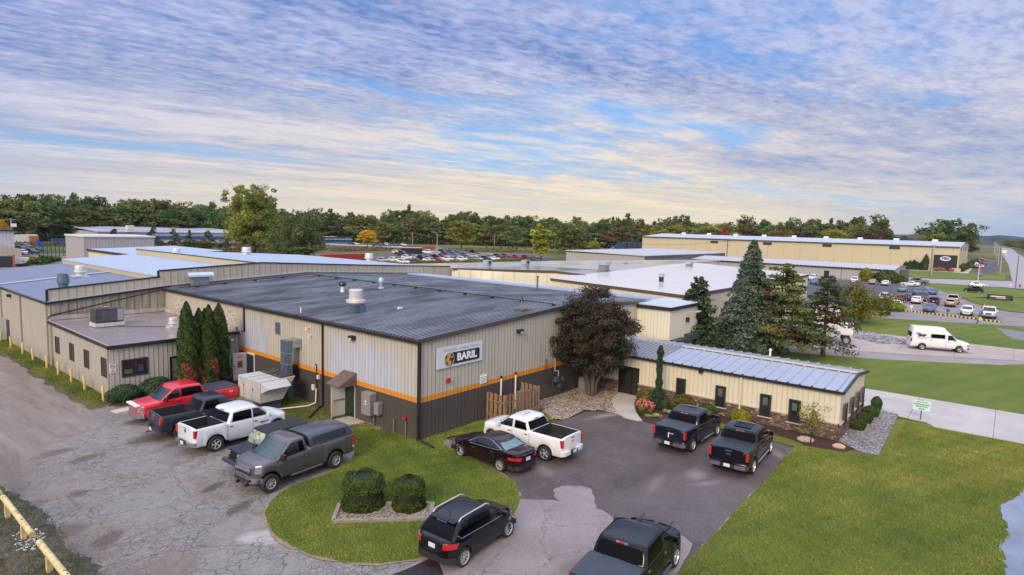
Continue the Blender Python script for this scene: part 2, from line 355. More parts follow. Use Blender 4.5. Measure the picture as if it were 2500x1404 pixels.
def gravel_fn(k,tc):
    v=k.mapping(tc,scale=(1.6,0.22,1)); n1=k.noise(v,0.8,5,0.65,0.5); n2=k.noise(tc,14,5,0.8); n3=k.noise(tc,0.7,5,0.7,0.5)
    c=k.mix(k.ramp(n1,0.3,0.7),(0.165,0.132,0.112),(0.285,0.24,0.215))
    c=k.mix(k.math('MULTIPLY',k.ramp(n3,0.5,0.75),0.5),c,(0.11,0.085,0.07))
    c=k.mix(k.math('MULTIPLY',k.ramp(n2,0.5,0.8),0.5),c,(0.34,0.31,0.31))
    return c,n2,None
def concrete_fn(ca,cb,jx=None,jy=None,off=0):
    def fn(k,tc):
        n1=k.noise(tc,0.35,5,0.65,0.4); n2=k.noise(tc,18,4,0.75); n3=k.noise(tc,1.6,5,0.7)
        c=k.mix(k.ramp(n1,0.3,0.7),ca,cb); c=k.mix(k.math('MULTIPLY',k.ramp(n2,0.5,0.8),0.25),c,tuple(q*0.6 for q in ca))
        c=k.mix(k.math('MULTIPLY',k.ramp(n3,0.55,0.8),0.3),c,tuple(q*0.65 for q in ca))
        x,y,z=k.sep(tc)
        for ax,per in ((x,jx),(y,jy)):
            if per:
                f=k.math('PINGPONG',k.math('ADD',k.math('DIVIDE',ax,per),off),0.5); c=k.mix(k.math('MULTIPLY',k.ramp(f,0.035/per,0.015/per),0.6),c,(0.10,0.085,0.08))
        return c,n2,None
    return fn
def field_fn(k,tc):
    n1=k.noise(tc,0.012,4,0.6); n2=k.noise(tc,0.16,5,0.7,0.6); n3=k.noise(tc,2.5,4,0.7)
    c=k.mix(k.ramp(n1,0.42,0.58),(0.055,0.095,0.02),(0.21,0.155,0.085))
    c=k.mix(k.math('MULTIPLY',k.ramp(n2,0.4,0.7),0.6),c,(0.13,0.115,0.045))
    c=k.mix(k.math('MULTIPLY',k.ramp(n3,0.5,0.8),0.5),c,(0.06,0.06,0.022))
    return c,n3,None
def scrub_fn(k,tc):
    n1=k.noise(tc,0.8,5,0.7,0.8); n2=k.noise(tc,3.5,5,0.75,0.6); n3=k.noise(tc,20,4,0.75)
    c=k.mix(k.ramp(n1,0.40,0.56),(0.035,0.055,0.016),(0.13,0.105,0.085))
    c=k.mix(k.math('MULTIPLY',k.ramp(n2,0.52,0.72),0.75),c,(0.24,0.215,0.21))
    c=k.mix(k.math('MULTIPLY',k.ramp(n3,0.5,0.75),0.5),c,(0.03,0.035,0.014))
    return c,n3,None
def dirt_fn(ca,cb):
    def fn(k,tc):
        n=k.noise(tc,11,5,0.75,0.4); n2=k.noise(tc,1.2,4,0.6)
        c=k.mix(k.ramp(n,0.35,0.7),ca,cb); c=k.mix(k.math('MULTIPLY',k.ramp(n2,0.5,0.7),0.4),c,tuple(q*0.6 for q in ca)); return c,n,None
    return fn
GM={}
def gm(name,fn,**kw):
    if name not in GM: GM[name]=groundmat(name,fn,**kw)
    return GM[name]
gm('field',field_fn,bumpn=0.15)
gm('lawn',grass_fn((0.075,0.135,0.018),(0.10,0.165,0.020),(0.19,0.215,0.032),0.35,(0.20,0.155,0.07),0.14,0.9),bumpn=0.07)
gm('lawn_right',grass_fn((0.075,0.14,0.022),(0.115,0.155,0.022),(0.24,0.235,0.036),0.40,(0.20,0.15,0.06),0.10,-0.35,0.075,2.1),bumpn=0.08)
gm('lawn_far',grass_fn((0.080,0.145,0.020),(0.115,0.165,0.024),(0.21,0.225,0.038),0.45,(0.20,0.175,0.06),0.22,0.35,0.07,2.2),bumpn=0.05)
gm('verge',grass_fn((0.06,0.085,0.020),(0.10,0.095,0.035),(0.17,0.135,0.07),0.8,(0.22,0.16,0.11),0,0,0.35),bumpn=0.07)
gm('cracked',cracked_fn,bumpn=0.02); gm('dark',dark_fn,rough=0.8,bumpn=0.01); gm('old',old_fn,bumpn=0.012); gm('gravel',gravel_fn,bumpn=0.03)
gm('concrete',concrete_fn((0.40,0.37,0.36),(0.52,0.49,0.48),None,4.6),bumpn=0.004)
gm('walk',concrete_fn((0.42,0.38,0.34),(0.52,0.475,0.43)),bumpn=0.004)
gm('street',concrete_fn((0.36,0.305,0.295),(0.46,0.395,0.38),None,4.9,0.2),bumpn=0.005)
gm('shoulder',concrete_fn((0.26,0.235,0.245),(0.34,0.31,0.32)),bumpn=0.02)
gm('farlot',concrete_fn((0.075,0.075,0.095),(0.115,0.115,0.14)),bumpn=0.005)
gm('lotgrey',concrete_fn((0.21,0.19,0.205),(0.30,0.275,0.29)),bumpn=0.005)
gm('road',concrete_fn((0.30,0.285,0.31),(0.40,0.38,0.405)),bumpn=0.005)
gm('lotdark',concrete_fn((0.10,0.085,0.09),(0.15,0.13,0.135)),bumpn=0.01)
gm('scrub',scrub_fn,bumpn=0.1); gm('mulch',dirt_fn((0.045,0.022,0.018),(0.10,0.05,0.038)),bumpn=0.08)
gm('bed',dirt_fn((0.10,0.07,0.058),(0.22,0.165,0.14)),bumpn=0.08); gm('bedgrey',dirt_fn((0.13,0.125,0.13),(0.36,0.35,0.37)),bumpn=0.06)
gm('edge',dirt_fn((0.20,0.14,0.10),(0.40,0.31,0.23)),bumpn=0.04); gm('patch',dirt_fn((0.025,0.02,0.024),(0.045,0.036,0.042)),bumpn=0.01)
from mathutils.geometry import tessellate_polygon
def rough_poly(pts,step,amp,seed=1):
    r=random.Random(seed); out=[]
    n=len(pts)
    for i in range(n):
        a=Vector(pts[i][:2]); b=Vector(pts[(i+1)%n][:2]); L=(b-a).length; m=max(1,min(400,int(L/step)))
        for j in range(m):
            p=a.lerp(b,j/m)+Vector((r.uniform(-amp,amp),r.uniform(-amp,amp))); out.append(p)
    return out
def smooth_poly(pts,it=2):
    pts=[Vector(p[:2]) for p in pts]
    for _ in range(it):
        o=[]
        for i in range(len(pts)):
            a,b=pts[i],pts[(i+1)%len(pts)]; o+= [a.lerp(b,0.25),a.lerp(b,0.75)]
        pts=o
    return pts
def sheet(name,pts,z,mat,rough=None,kind='structure',label=None,thick=0):
    pts=[Vector(p[:2]) for p in pts]
    if rough: pts=rough_poly(pts,*rough)
    tri=tessellate_polygon([[Vector((p.x,p.y,0)) for p in pts]])
    vs=[(p.x,p.y,z) for p in pts]; fs=[tuple(t) for t in tri]
    if thick:
        n=len(vs); vs+=[(p.x,p.y,z-thick) for p in pts]; fs+=[(i,(i+1)%n,n+(i+1)%n,n+i) for i in range(n)]
    me=bpy.data.meshes.new(name); me.from_pydata(vs,[],fs)
    bm=bmesh.new(); bm.from_mesh(me); bmesh.ops.recalc_face_normals(bm,faces=bm.faces)
    if sum(f.normal.z*f.calc_area() for f in bm.faces)<0: bmesh.ops.reverse_faces(bm,faces=bm.faces)
    bm.to_mesh(me); bm.free()
    o=link(name,me,None,GM[mat] if isinstance(mat,str) else mat); tag(o,label,kind=kind); return o
def pg(l,z=0): return [G(x,y,z) for x,y in l]
def inpoly(p,poly):
    x,y=p; c=False; n=len(poly); j=n-1
    for i in range(n):
        xi,yi=poly[i][0],poly[i][1]; xj,yj=poly[j][0],poly[j][1]
        if (yi>y)!=(yj>y) and x<(xj-xi)*(y-yi)/(yj-yi)+xi: c=not c
        j=i
    return c
def sample(poly,n,seed=3):
    r=random.Random(seed); xs=[p[0] for p in poly]; ys=[p[1] for p in poly]; out=[]
    while len(out)<n:
        q=(r.uniform(min(xs),max(xs)),r.uniform(min(ys),max(ys)))
        if inpoly(q,poly): out.append(q)
    return out
def tintmat(name,cols,rough=0.8):
    m=bpy.data.materials.new(name); m.use_nodes=True; k=NT(m.node_tree); p=k.n['Principled BSDF']
    at=k.new('ShaderNodeAttribute',attribute_name='tint').outputs['Fac']; cr=k.new('ShaderNodeValToRGB',i_Fac=at); e=cr.color_ramp.elements
    e[0].color=(*cols[0],1); e[1].color=(*cols[-1],1)
    for i,c in enumerate(cols[1:-1],1): q=e.new(i/(len(cols)-1)); q.color=(*c,1)
    k.l.new(cr.outputs[0],p.inputs['Base Color']); p.inputs['Roughness'].default_value=rough; return m
def stones(name,poly,n,s0,s1,z,mat,seed=5,kind='stuff',lab=None):
    r=np.random.RandomState(seed); P=np.array(sample(poly,n,seed)); S=r.uniform(s0,s1,n)
    base=np.array([(1,0,0),(0,1,0),(-1,0,0),(0,-1,0),(0,0,.7),(.7,.7,.35),(-.7,.7,.35),(-.7,-.7,.35),(.7,-.7,.35)],float)
    F=np.array([(0,5,4),(5,1,4),(1,6,4),(6,2,4),(2,7,4),(7,3,4),(3,8,4),(8,0,4)])
    a=r.uniform(0,6.28,n); V=np.repeat(base[None],n,0)*(1+r.uniform(-.25,.25,(n,9,3)))
    V[:,:,0]*=r.uniform(.8,1.5,(n,1)); c,s=np.cos(a)[:,None],np.sin(a)[:,None]
    X=V[:,:,0]*c-V[:,:,1]*s; Y=V[:,:,0]*s+V[:,:,1]*c
    V=np.stack([X*S[:,None]+P[:,0:1],Y*S[:,None]+P[:,1:2],V[:,:,2]*S[:,None]+z],2)
    fast_mesh_obj(name,V.reshape(-1,3),(F[None]+9*np.arange(n)[:,None,None]).reshape(-1,3),np.repeat(r.rand(n),8),mat,None,kind,lab)
def fast_mesh(name,V,F,tint=None):
    me=bpy.data.meshes.new(name); nv,nf=len(V),len(F); c=F.shape[1]
    me.vertices.add(nv); me.vertices.foreach_set('co',V.astype(np.float32).ravel())
    me.loops.add(nf*c); me.loops.foreach_set('vertex_index',F.astype(np.int32).ravel())
    me.polygons.add(nf); me.polygons.foreach_set('loop_start',np.arange(0,nf*c,c,dtype=np.int32))
    try: me.polygons.foreach_set('loop_total',np.full(nf,c,dtype=np.int32))
    except Exception: pass
    me.update(calc_edges=True)
    if tint is not None:
        a=me.attributes.new('tint','FLOAT','FACE'); a.data.foreach_set('value',tint.astype(np.float32))
    return me
def fast_mesh_obj(name,V,F,tint,mat,parent,kind=None,lab=None):
    o=link(name,fast_mesh(name,V,F,tint),parent,mat); tag(o,lab,kind=kind); return o
# ================================================================ ground sheets
S=6000
sheet('ground',[(-S,-S),(S,-S),(S,S),(-S,S)],-0.03,'field')
sheet('gravel_road',[(3.5,230),(3.0,37),(5.9,34.6),(7.0,36.4),(8.5,36.0),(10.0,37.6),(11.6,40.5),(12.3,45),(12.3,120),(12.2,190),(60,205),(60,236)],0.004,'gravel',(0.8,0.16,2))
sheet('yard',[(12.3,96),(80,96),(80,205),(12.2,205)],-0.006,'gravel')
sheet('scrub_ground',[(-30,-30),(5.75,-30),(5.75,38),(3,60),(-30,60)],-0.004,'scrub')
CRK=[(5.7,-30),(5.9,42),(8.3,46),(10.3,48),(12.1,50),(13.0,46),(13.4,43.5),(22.5,41.5),(24,25),(24,-30)]
sheet('cracked_asphalt',CRK,0.012,'cracked',(0.3,0.10,4))
sheet('road_verge',[(12.1,44),(14.2,44.6),(14.2,100),(12.1,100)],0.018,'verge',(0.7,0.18,6))
sheet('road_verge',[(5.2,35),(6.1,33),(6.5,30),(6.2,27),(6.6,24),(6.3,20),(6.0,5),(4.6,5),(4.4,35)],0.018,'scrub',(0.22,0.13,7))
DARK=pg([(1264,1222),(1262,1190),(1225,1158),(1180,1132),(1100,1095),(1108,1070),(1200,1050),(1345,1036),(1400,1018),(1440,1005),(1500,1006),(1578,1030),(1650,1040),(1780,1062),(1880,1075),(1938,1092),(1905,1130),(1850,1195),(1800,1240),(1755,1296),(1700,1352),(1640,1420),(1560,1560)])
sheet('parking_lot',DARK,0.020,'dark',(0.5,0.05,3))
OLD=pg([(1264,1219),(1340,1222),(1378,1227),(1430,1236),(1470,1245),(1510,1272),(1560,1288),(1610,1298),(1668,1310),(1690,1330),(1672,1372),(1600,1480),(1300,1900),(1000,1900),(820,1500),(960,1404),(1060,1350),(1200,1290)])
sheet('driveway',OLD,0.026,'old',(0.4,0.04,8))
sheet('driveway',smooth_poly(pg([(1370,1232),(1350,1206),(1352,1192),(1385,1186),(1430,1188),(1446,1196),(1450,1225),(1462,1250)]),2),0.0245,'old',(0.25,0.05,9))
sheet('asphalt_patch',pg([(1052,1364),(1072,1378),(1090,1420),(1110,1500),(860,1500),(940,1412),(1000,1388)]),0.032,'patch')
ISL=smooth_poly(pg([(1021,1078),(925,1048),(880,1032),(862,1060),(868,1105),(856,1128),(800,1160),(735,1178),(690,1200),(655,1232),(646,1262),(668,1308),(730,1346),(810,1370),(905,1380),(1000,1368),(1110,1350),(1200,1310),(1255,1262),(1270,1216),(1258,1180),(1222,1158),(1180,1134),(1100,1098),(1080,1078),(1100,1066),(1240,1046),(1330,1034),(1352,1024),(1322,1002),(1305,990),(1180,1026)]),1)
ISL=[p for p in ISL]
def fringe(poly,out=0.22):
    c=sum(poly,Vector((0,0)))/len(poly); return [p+(p-c).normalized()*out for p in poly]
sheet('lawn_edge',rough_poly(fringe(ISL,0.10),0.4,0.10,11),0.036,'edge')
sheet('front_lawn',ISL,0.044,'lawn',(0.25,0.05,12))
SIDE=[(22.63,25.4),(22.63,41.0),(21.5,41.2),(18.0,38.2),(17.6,36),(18.4,33.4),(17.8,30.4),(18.2,27.5),(19.5,27.0),(20.5,26.0)]
sheet('side_lawn',SIDE,0.040,'verge',(0.4,0.12,13)); 
sheet('office_bed',[(13.7,45.8),(22.6,45.8),(22.6,41.1),(19.6,41.3),(19.4,43.6),(13.6,43.9)],0.034,'mulch',(0.4,0.08,14))
sheet('walkway',[(12.9,42.9),(16.9,43.0),(18.1,45.7),(19.0,45.7),(18.6,42.9),(17.4,42.2),(13.0,42.1)],0.09,'walk',thick=0.1)
sheet('door_slab',[(22.55,29.9),(22.55,31.5),(20.2,31.7),(18.6,31.2),(18.5,30.0),(20.5,30.2)],0.09,'walk',thick=0.1)
RL=pg([(1940,1092),(1908,1128),(1853,1193),(1802,1238),(1757,1294),(1702,1350),(1648,1410),(1560,1560)])
RLAWN=RL+[Vector((14,-5,0)),Vector((14,-40,0)),Vector((47.9,-40,0)),Vector((47.9,8,0)),Vector((47.9,10,0)),Vector((40,10,0)),Vector((39.9,20,0)),Vector((37,13.9,0)),Vector((37.2,12,0))]
sheet('lawn_edge',rough_poly(RL+[Vector((16,0,0)),Vector((44,0,0)),Vector((40,10,0))],0.5,0.10,21),0.036,'edge')
sheet('right_lawn',RLAWN,0.044,'lawn_right',(0.3,0.06,22))
PUD=pg([(2520,1180),(2498,1196),(2478,1222),(2442,1232),(2438,1258),(2462,1282),(2452,1300),(2474,1310),(2444,1330),(2450,1366),(2456,1404),(2440,1480),(2600,1560),(2700,1200)])
wat=pm('water',(0.20,0.235,0.31),0.03,0,.25,.6,spec=1.0)  # pale lilac base colour stands in for reflected sky
sheet('puddle',smooth_poly(PUD,1),0.055,wat,(0.22,0.10,23))
sheet('concrete_drive',[(48.0,-60),(55.5,-60),(55.5,40),(50.5,40),(50.5,9.0),(48.6,5.2),(48.3,3.6),(47.4,3.0)],0.075,'concrete',thick=0.08)
sheet('grass_strip',[(55.6,-60),(100,-60),(80.5,-3),(76.5,0),(70.5,9),(66,20),(60,38),(55.6,42)],0.044,'lawn_far',(1,0.1,24))
sheet('road_shoulder',[(79,-60),(77.6,-1.8),(69.2,10),(65,22),(60,40),(60,60),(75,60),(90,-60)],0.03,'shoulder')
sheet('street',[(81.5,-60),(81.0,-2),(74.5,9.6),(69.5,22),(63.5,42),(63.5,60),(84,60),(86.6,14),(87.6,-2),(88.5,-60)],0.052,'street')
sheet('kerb_strip',[(87.7,-60),(87.0,-2),(86.2,16),(84.3,60),(86.0,60),(88.6,16),(88.9,-2),(89.4,-60)],0.12,'street',thick=0.13)
sheet('middle_lawn',[(89.3,-60),(88.8,-2),(88.4,12),(87,30),(92,38),(99,34),(104.3,25.5),(106.4,17.5),(110.5,6.0),(113.5,-1.0),(121,-8),(126,-60)],0.044,'lawn_far',(0.8,0.08,25))
lot=[G(2120,820),G(2165,775),G(2420,800),G(2440,800),G(2500,815)]
sheet('car_lot',[(95,62),(99,36),(105.2,24.5),(107,17),(111,5.6),(114,-1.5),(122,-8),(126,-60),(139,-60),(134,-6),(137,1),(150,6),(160,8),(190,16),(196,24),(196,62)],0.02,'lotgrey')
sheet('lot_asphalt',[(125,62),(133,22),(148,18.5),(171,14),(189,17),(193,26),(193,62)],0.034,'farlot')
sheet('lot_lane',pg([(2100,812),(2215,790),(2290,800),(2360,750),(2230,732),(2180,760)]),0.028,'lotgrey')
sheet('corner_lawn',[(134,-8),(137.5,0),(150,5),(160,7),(172,1),(172,-60),(139,-60)],0.044,'lawn_far')
sheet('lot_lawn',[(160,8),(190,16),(196,24),(196,62),(212,62),(205,18),(208,3),(200,-3.4),(176,-3.4),(163,4)],0.044,'lawn_far')
sheet('side_street',[(212,62),(206,18),(208,2),(206,-3),(244,-3),(228,20),(227,62)],0.03,'road')
sheet('warehouse_lawn',[(231,62),(231,20),(246,1),(289,1.5),(289,62)],0.044,'lawn_far')
sheet('warehouse_path',[(280,15),(286,15),(286,40),(283,40),(283,18)],0.07,'concrete',thick=0.05)
sheet('warehouse_path',[(280,12.2),(430,14.5),(430,15.4),(280,14.8)],0.07,'concrete',thick=0.05)
sheet('warehouse_lot',[(289,10.8),(289,4.6),(470,5),(470,13.6)],0.05,'farlot')
sheet('main_road',[(150,-3.2),(205,-3.0),(246,-0.5),(420,1.4),(800,9),(1500,18),(1500,4),(800,-4),(420,-11),(246,-12.5),(150,-14)],0.06,'road')
sheet('far_car_lot',[G(800,655),G(870,628),G(960,613),G(1100,606),G(1300,617),G(1345,628),G(1345,640),G(1300,655),G(900,668)],0.02,'lotdark')
sheet('far_road',[G(780,597),G(900,602),G(1000,606),G(1180,613),G(1180,610.5),G(1000,602),G(900,598.5),G(780,594)],0.03,'road')
sheet('loading_yard',[G(1455,600),G(1455,617),G(1760,618),G(1600,603)],0.03,'lotgrey')
# stones
st_tan=tintmat('river_stone',[(0.09,0.06,0.05),(0.22,0.155,0.13),(0.34,0.26,0.22),(0.52,0.46,0.42)])
st_grey=tintmat('grey_stone',[(0.09,0.085,0.09),(0.20,0.19,0.205),(0.38,0.36,0.38)])
BED=pg([(1322,1002),(1345,1022),(1368,1028),(1400,1016),(1425,1003),(1470,1003),(1510,1010),(1500,988),(1495,972),(1510,955),(1520,945),(1375,945),(1320,975)])
BED=[G(1322,1001),G(1348,1022),G(1378,1026),G(1425,1003),G(1470,1003),G(1508,1012),G(1494,990),G(1494,975),G(1512,957),Vector((40.1,22.6,0)),Vector((40.1,25.0,0)),Vector((31.4,25.05,0))]
sheet('stone_bed',BED,0.038,'bed',(0.3,0.05,31))
stones('gravel_bed',BED,9000,0.035,0.085,0.04,st_tan,6,lab='tan and brown river stones under the purple tree')
WALK=pg([(1516,956),(1562,966),(1548,984),(1549,1000),(1558,1018),(1571,1033),(1510,1018),(1495,992),(1493,976)])
sheet('entrance_walk',smooth_poly(WALK,1),0.10,'walk',thick=0.1)
MB1=[G(1564,967),G(1550,985),G(1551,1001),G(1561,1018),G(1575,1032),G(1640,1042),Vector((38.3,14.6,0)),Vector((38.2,13.0,0)),Vector((38.4,11.6,0)),Vector((38.2,9.6,0)),Vector((37.6,8.4,0)),Vector((38.0,6.4,0)),Vector((39.0,6.1,0)),Vector((39.95,7.1,0)),Vector((39.95,20.4,0))]
sheet('mulch_bed',MB1,0.058,'mulch',(0.3,0.06,32))
GB=[Vector((39.95,7.15,0)),Vector((39.2,5.2,0)),Vector((39.6,4.5,0)),Vector((50.2,5.0,0)),Vector((49.6,7.15,0))]
GB=[G(2046,1078),G(2018,1092),G(2098,1098),G(2163,1007),G(2118,985)]; GB=[Vector((39.9,7.15,0)),Vector((38.5,5.6,0)),Vector((38.8,4.9,0)),Vector((49.0,5.2,0)),Vector((49.2,7.15,0))]
sheet('gable_bed',GB,0.066,'bedgrey',(0.4,0.03,33)); stones('gravel_bed',GB,4200,0.035,0.075,0.066,st_grey,8,lab='grey stones in the bed along the office gable wall')
RK=[G(2078,812),G(2120,812),G(2215,832),G(2225,842),G(2150,840),G(2085,826)]
stones('rock_strip',RK,1500,0.08,0.2,0.05,st_grey,9,lab='grey rocks beside the concrete street behind the van')
RK2=[G(2430,800),G(2500,812),G(2520,835),G(2470,828)]
sheet('gravel_corner',RK2,0.05,'bedgrey',(1,0.2,34))
WS=[G(30,1300),G(75,1290),G(112,1300),G(108,1325),G(80,1345),G(40,1345)]
stones('white_rocks',WS,150,0.015,0.05,0.02,tintmat('white_stone',[(0.3,0.3,0.31),(0.6,0.6,0.62),(0.75,0.75,0.77)]),10,lab='white rocks scattered at the gap in the yellow pipe rail')
stones('gravel_litter',[Vector((5.6,8)),Vector((5.6,31)),Vector((2,31)),Vector((2,8))],700,0.015,0.05,0.02,st_grey,12,lab='loose pale gravel in the weeds by the pipe rail')
WS2=[G(845,1030),G(870,1018),G(935,1045),G(925,1055)]
stones('gravel_litter',WS2,260,0.03,0.07,0.045,st_tan,13,lab='small stones along the foot of the striped wall')
# grass blades on the near lawns: short tufts so that the turf has a pile
def blades(name,poly,n,h,mat,seed,lab,near=None,bias=0.0):
    r=np.random.RandomState(seed); P=np.array([q for q in sample(poly,n,seed) if not (near and inpoly(q,near))]); n=len(P)
    a=r.uniform(0,2*PI,n); H=h*r.uniform(0.5,1.2,n); wd=0.012*r.uniform(0.7,1.5,n); le=r.uniform(-0.6,0.6,(n,2))*H[:,None]
    dx,dy=np.cos(a)*wd,np.sin(a)*wd; z=np.full(n,0.044)
    V=np.stack([np.stack([P[:,0]-dx,P[:,1]-dy,z],1),np.stack([P[:,0]+dx,P[:,1]+dy,z],1),np.stack([P[:,0]+le[:,0],P[:,1]+le[:,1],z+H],1)],1).reshape(-1,3)
    fast_mesh_obj(name,V,np.arange(3*n).reshape(n,3),np.clip(.37+bias*(P[:,0]-20)/20+.2*np.sin(P[:,0]*.9+1.3*np.sin(P[:,1]*.7))*np.sin(P[:,1]*1.1+P[:,0]*.3)+.13*np.sin(P[:,0]*2.9+P[:,1]*2.1)*np.sin(P[:,1]*3.3-P[:,0])+.10*np.sin(P[:,0]*.33+P[:,1]*.5)+r.normal(0,.15,n),0,1),mat,None,'stuff',lab)
bl=tintmat('blade',[(0.06,0.115,0.018),(0.14,0.20,0.025),(0.26,0.275,0.045),(0.46,0.38,0.13)],0.7)
blades('grass',[tuple(p[:2]) for p in ISL],90000,0.07,bl,41,'short mown grass of the island lawn by the sign wall')
NR=[(p.x,p.y) for p in RL]+[(14,0),(14,-8),(30,-8),(47.2,-5),(47.2,4.5),(39,4.8),(38,5.6),(37.4,8)]
blades('grass',NR,210000,0.08,bl,42,'patchy mown grass of the lawn right of the dark lot',near=[tuple(q[:2]) for q in smooth_poly(PUD,1)],bias=.12)
blades('weeds',[(4.2,6),(6.3,6),(6.5,30),(5.6,35),(4.0,35)],9000,0.10,tintmat('weed_blade',[(0.03,0.06,0.015),(0.07,0.10,0.03),(0.16,0.14,0.06),(0.26,0.2,0.12)],0.8),43,'weeds and dead grass around the yellow pipe rails')
blades('verge_grass',[(12.4,45),(13.8,45),(13.8,80),(12.4,80)],26000,0.10,bl,44,'rough grass between the bollards and the gravel road')
blades('side_grass',[tuple(q) for q in SIDE],26000,0.07,bl,45,'patchy grass beside the orange-striped wall')
# ================================================================ building helpers
def RX(x,y,X): d=ray(x,y); t=X/d.x; return Vector((X,d.y*t,CH+d.z*t))
def RY(x,y,Y): d=ray(x,y); t=Y/d.y; return Vector((d.x*t,Y,CH+d.z*t))
def walls(parent,name,base,tops,mat,z0=0.0,label=None):
    b=MB(); n=len(base)
    for i in range(n if n>2 else 1):
        j=(i+1)%n
        if tops[i] is None or tops[j] is None: continue
        b.quad((*base[i],z0),(*base[j],z0),(*base[j],tops[j]),(*base[i],tops[i]))
    o=b.build(name,mat,parent); tag(o,label); return o
def ribroof(parent,a,b_,c,d,n,h,w,mat,name='roof',th=0.10,top=0.5):
    a,b_,c,d=[Vector(q) for q in(a,b_,c,d)]; mb=MB(); vs=[];L=(b_-a).length; ww=w/L
    prof=[(0,0)]
    for i in range(n):
        s=(i+0.5)/n; prof+=[(s-ww/2,0),(s-ww/2*top,h),(s+ww/2*top,h),(s+ww/2,0)]
    prof.append((1,0)); m=len(prof)
    for s,hh in prof: vs.append(a.lerp(b_,s)+Vector((0,0,hh)))
    for s,hh in prof: vs.append(d.lerp(c,s)+Vector((0,0,hh)))
    mb.add(vs,[(i,i+1,m+i+1,m+i) for i in range(m-1)])
    dn=Vector((0,0,-th)); mb.quad(a+dn,b_+dn,c+dn,d+dn)
    mb.quad(a,b_,b_+dn,a+dn); mb.quad(d,c,c+dn,d+dn); mb.quad(a,d,d+dn,a+dn); mb.quad(b_,c,c+dn,b_+dn)
    return mb.build(name,mat,parent)
def slab(parent,pts,th,mat,name='roof',lip=None):
    mb=MB(); n=len(pts); t=[Vector(p) for p in pts]; bt=[p-Vector((0,0,th)) for p in t]
    mb.add(t+bt,[tuple(range(n)),tuple(range(n,2*n))[::-1]]+[(i,n+i,n+(i+1)%n,(i+1)%n) for i in range(n)])
    return mb.build(name,mat,parent)
def trim(parent,name,segs,w,h,mat):
    mb=MB()
    for a,b_ in segs: mb.beam(a,b_,w,h)
    return mb.build(name,mat,parent)
def downspout(parent,x,y,z1,z0,mat,out=(-1,0),r=0.05,name='downspout'):
    ox,oy=out[0]*0.07,out[1]*0.07; mb=MB()
    mb.box((x+ox,y+oy,(z0+z1)/2),(0.11,0.09,z1-z0)); mb.beam((x+ox,y+oy,z0+0.04),(x+ox*4,y+oy*4,z0-0.02+0.05),0.1,0.08)
    return mb.build(name,mat,parent)
glass=pm('window_glass',(0.02,0.025,0.028),0.06,0,0.4,1.2,spec=0.8)
frameb=pm('bronze_frame',(0.060,0.048,0.042),0.4,0.2,0.2)
def window(parent,face,c,w,h,frame=0.07,mull=None,mat=None,gl=None,pane_patch=None,label=None,fm=None,name='window'):
    """face: 'x' wall facing -x, 'y' wall facing -y; c = centre on the wall plane"""
    fm=fm or frameb; mb=MB(); o=0.05
    def B(u,z,sw,sh,d0,d1):
        m=(d0+d1)/2; t=abs(d1-d0)
        return ((c[0]-m,c[1]+u,c[2]+z),(t,sw,sh)) if face=='x' else ((c[0]+u,c[1]-m,c[2]+z),(sw,t,sh))
    for u,z,sw,sh in ((0,h/2,w+frame,frame),(0,-h/2,w+frame,frame),(-w/2,0,frame,h-frame),(w/2,0,frame,h-frame)):
        q=B(u,z,sw,sh,-0.02,o); mb.box(*q)
    if mull:
        for u in mull: q=B(u,0,frame*0.7,h-frame,-0.02,o-0.01); mb.box(*q)
    f=mb.build(name,fm,parent); tag(f,label)
    g=MB(); q=B(0,0,w-frame,h-frame,0.004,0.02); g.box(*q); g.build('pane',gl or glass,f,world=False)
    if pane_patch:
        for (u,z,sw,sh,m) in pane_patch: g=MB(); q=B(u,z,sw,sh,0.021,0.026); g.box(*q); g.build('pane_patch',m,f,world=False)
    return f
# ---------------------------------------------------------------- shared finishes
char=(0.070,0.064,0.065); ora=(0.72,0.27,0.02)
BANDS=[(-1,2.2,char),(2.2,2.5,ora)]
sidA=siding('siding_main',(0.49,0.465,0.40),0.305,BANDS,0.22,0.5,True)
sidO=siding('siding_office',(0.47,0.45,0.41),0.305,None,0.30,0.75)
sidP=siding('siding_beige',(0.46,0.43,0.365),0.61,None,0.22,0.45)
sidPd=siding('siding_stained',(0.40,0.365,0.30),0.61,None,0.75,0.8,dirtcol=(0.05,0.045,0.045))
sidC=siding('siding_cream',(0.70,0.66,0.53),0.305,None,0.08,0.30)
sidT=siding('siding_tan',(0.55,0.49,0.36),6.9,None,0.05,0.45,lw=(0.010,0.020))
sidG=siding('siding_grey',(0.40,0.395,0.42),0.7,None,0.15,0.45)
sidG2=siding('siding_darkgrey',(0.17,0.175,0.20),0.9,None,0.1,0.3)
sidW=siding('siding_blue',(0.50,0.50,0.60),0.9,None,0.15,0.4)
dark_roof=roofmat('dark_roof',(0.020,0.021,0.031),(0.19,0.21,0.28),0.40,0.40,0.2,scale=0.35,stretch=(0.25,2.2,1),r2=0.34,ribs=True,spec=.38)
blue_roof=roofmat('blue_roof',(0.46,0.54,0.68),(0.36,0.43,0.55),0.5,0.40,0.25)
grey_roof=roofmat('grey_blue_roof',(0.24,0.28,0.40),(0.18,0.21,0.30),0.5,0.42,0.3,stretch=(3,0.3,1))
galv_roof=roofmat('galvalume_roof',(0.50,0.54,0.62),(0.62,0.64,0.70),0.5,0.30,0.6,scale=0.5,stretch=(0.4,2.5,1))
memb=roofmat('membrane_roof',(0.20,0.165,0.165),(0.34,0.31,0.325),0.8,0.5,0.0,scale=0.35,stretch=(1,1.3,1),r2=0.14,thr=(0.42,0.6))
white_roof=roofmat('white_roof',(0.66,0.62,0.64),(0.74,0.72,0.76),0.6,0.26,0.0,scale=0.1,stretch=(0.4,1.6,1),r2=0.12)
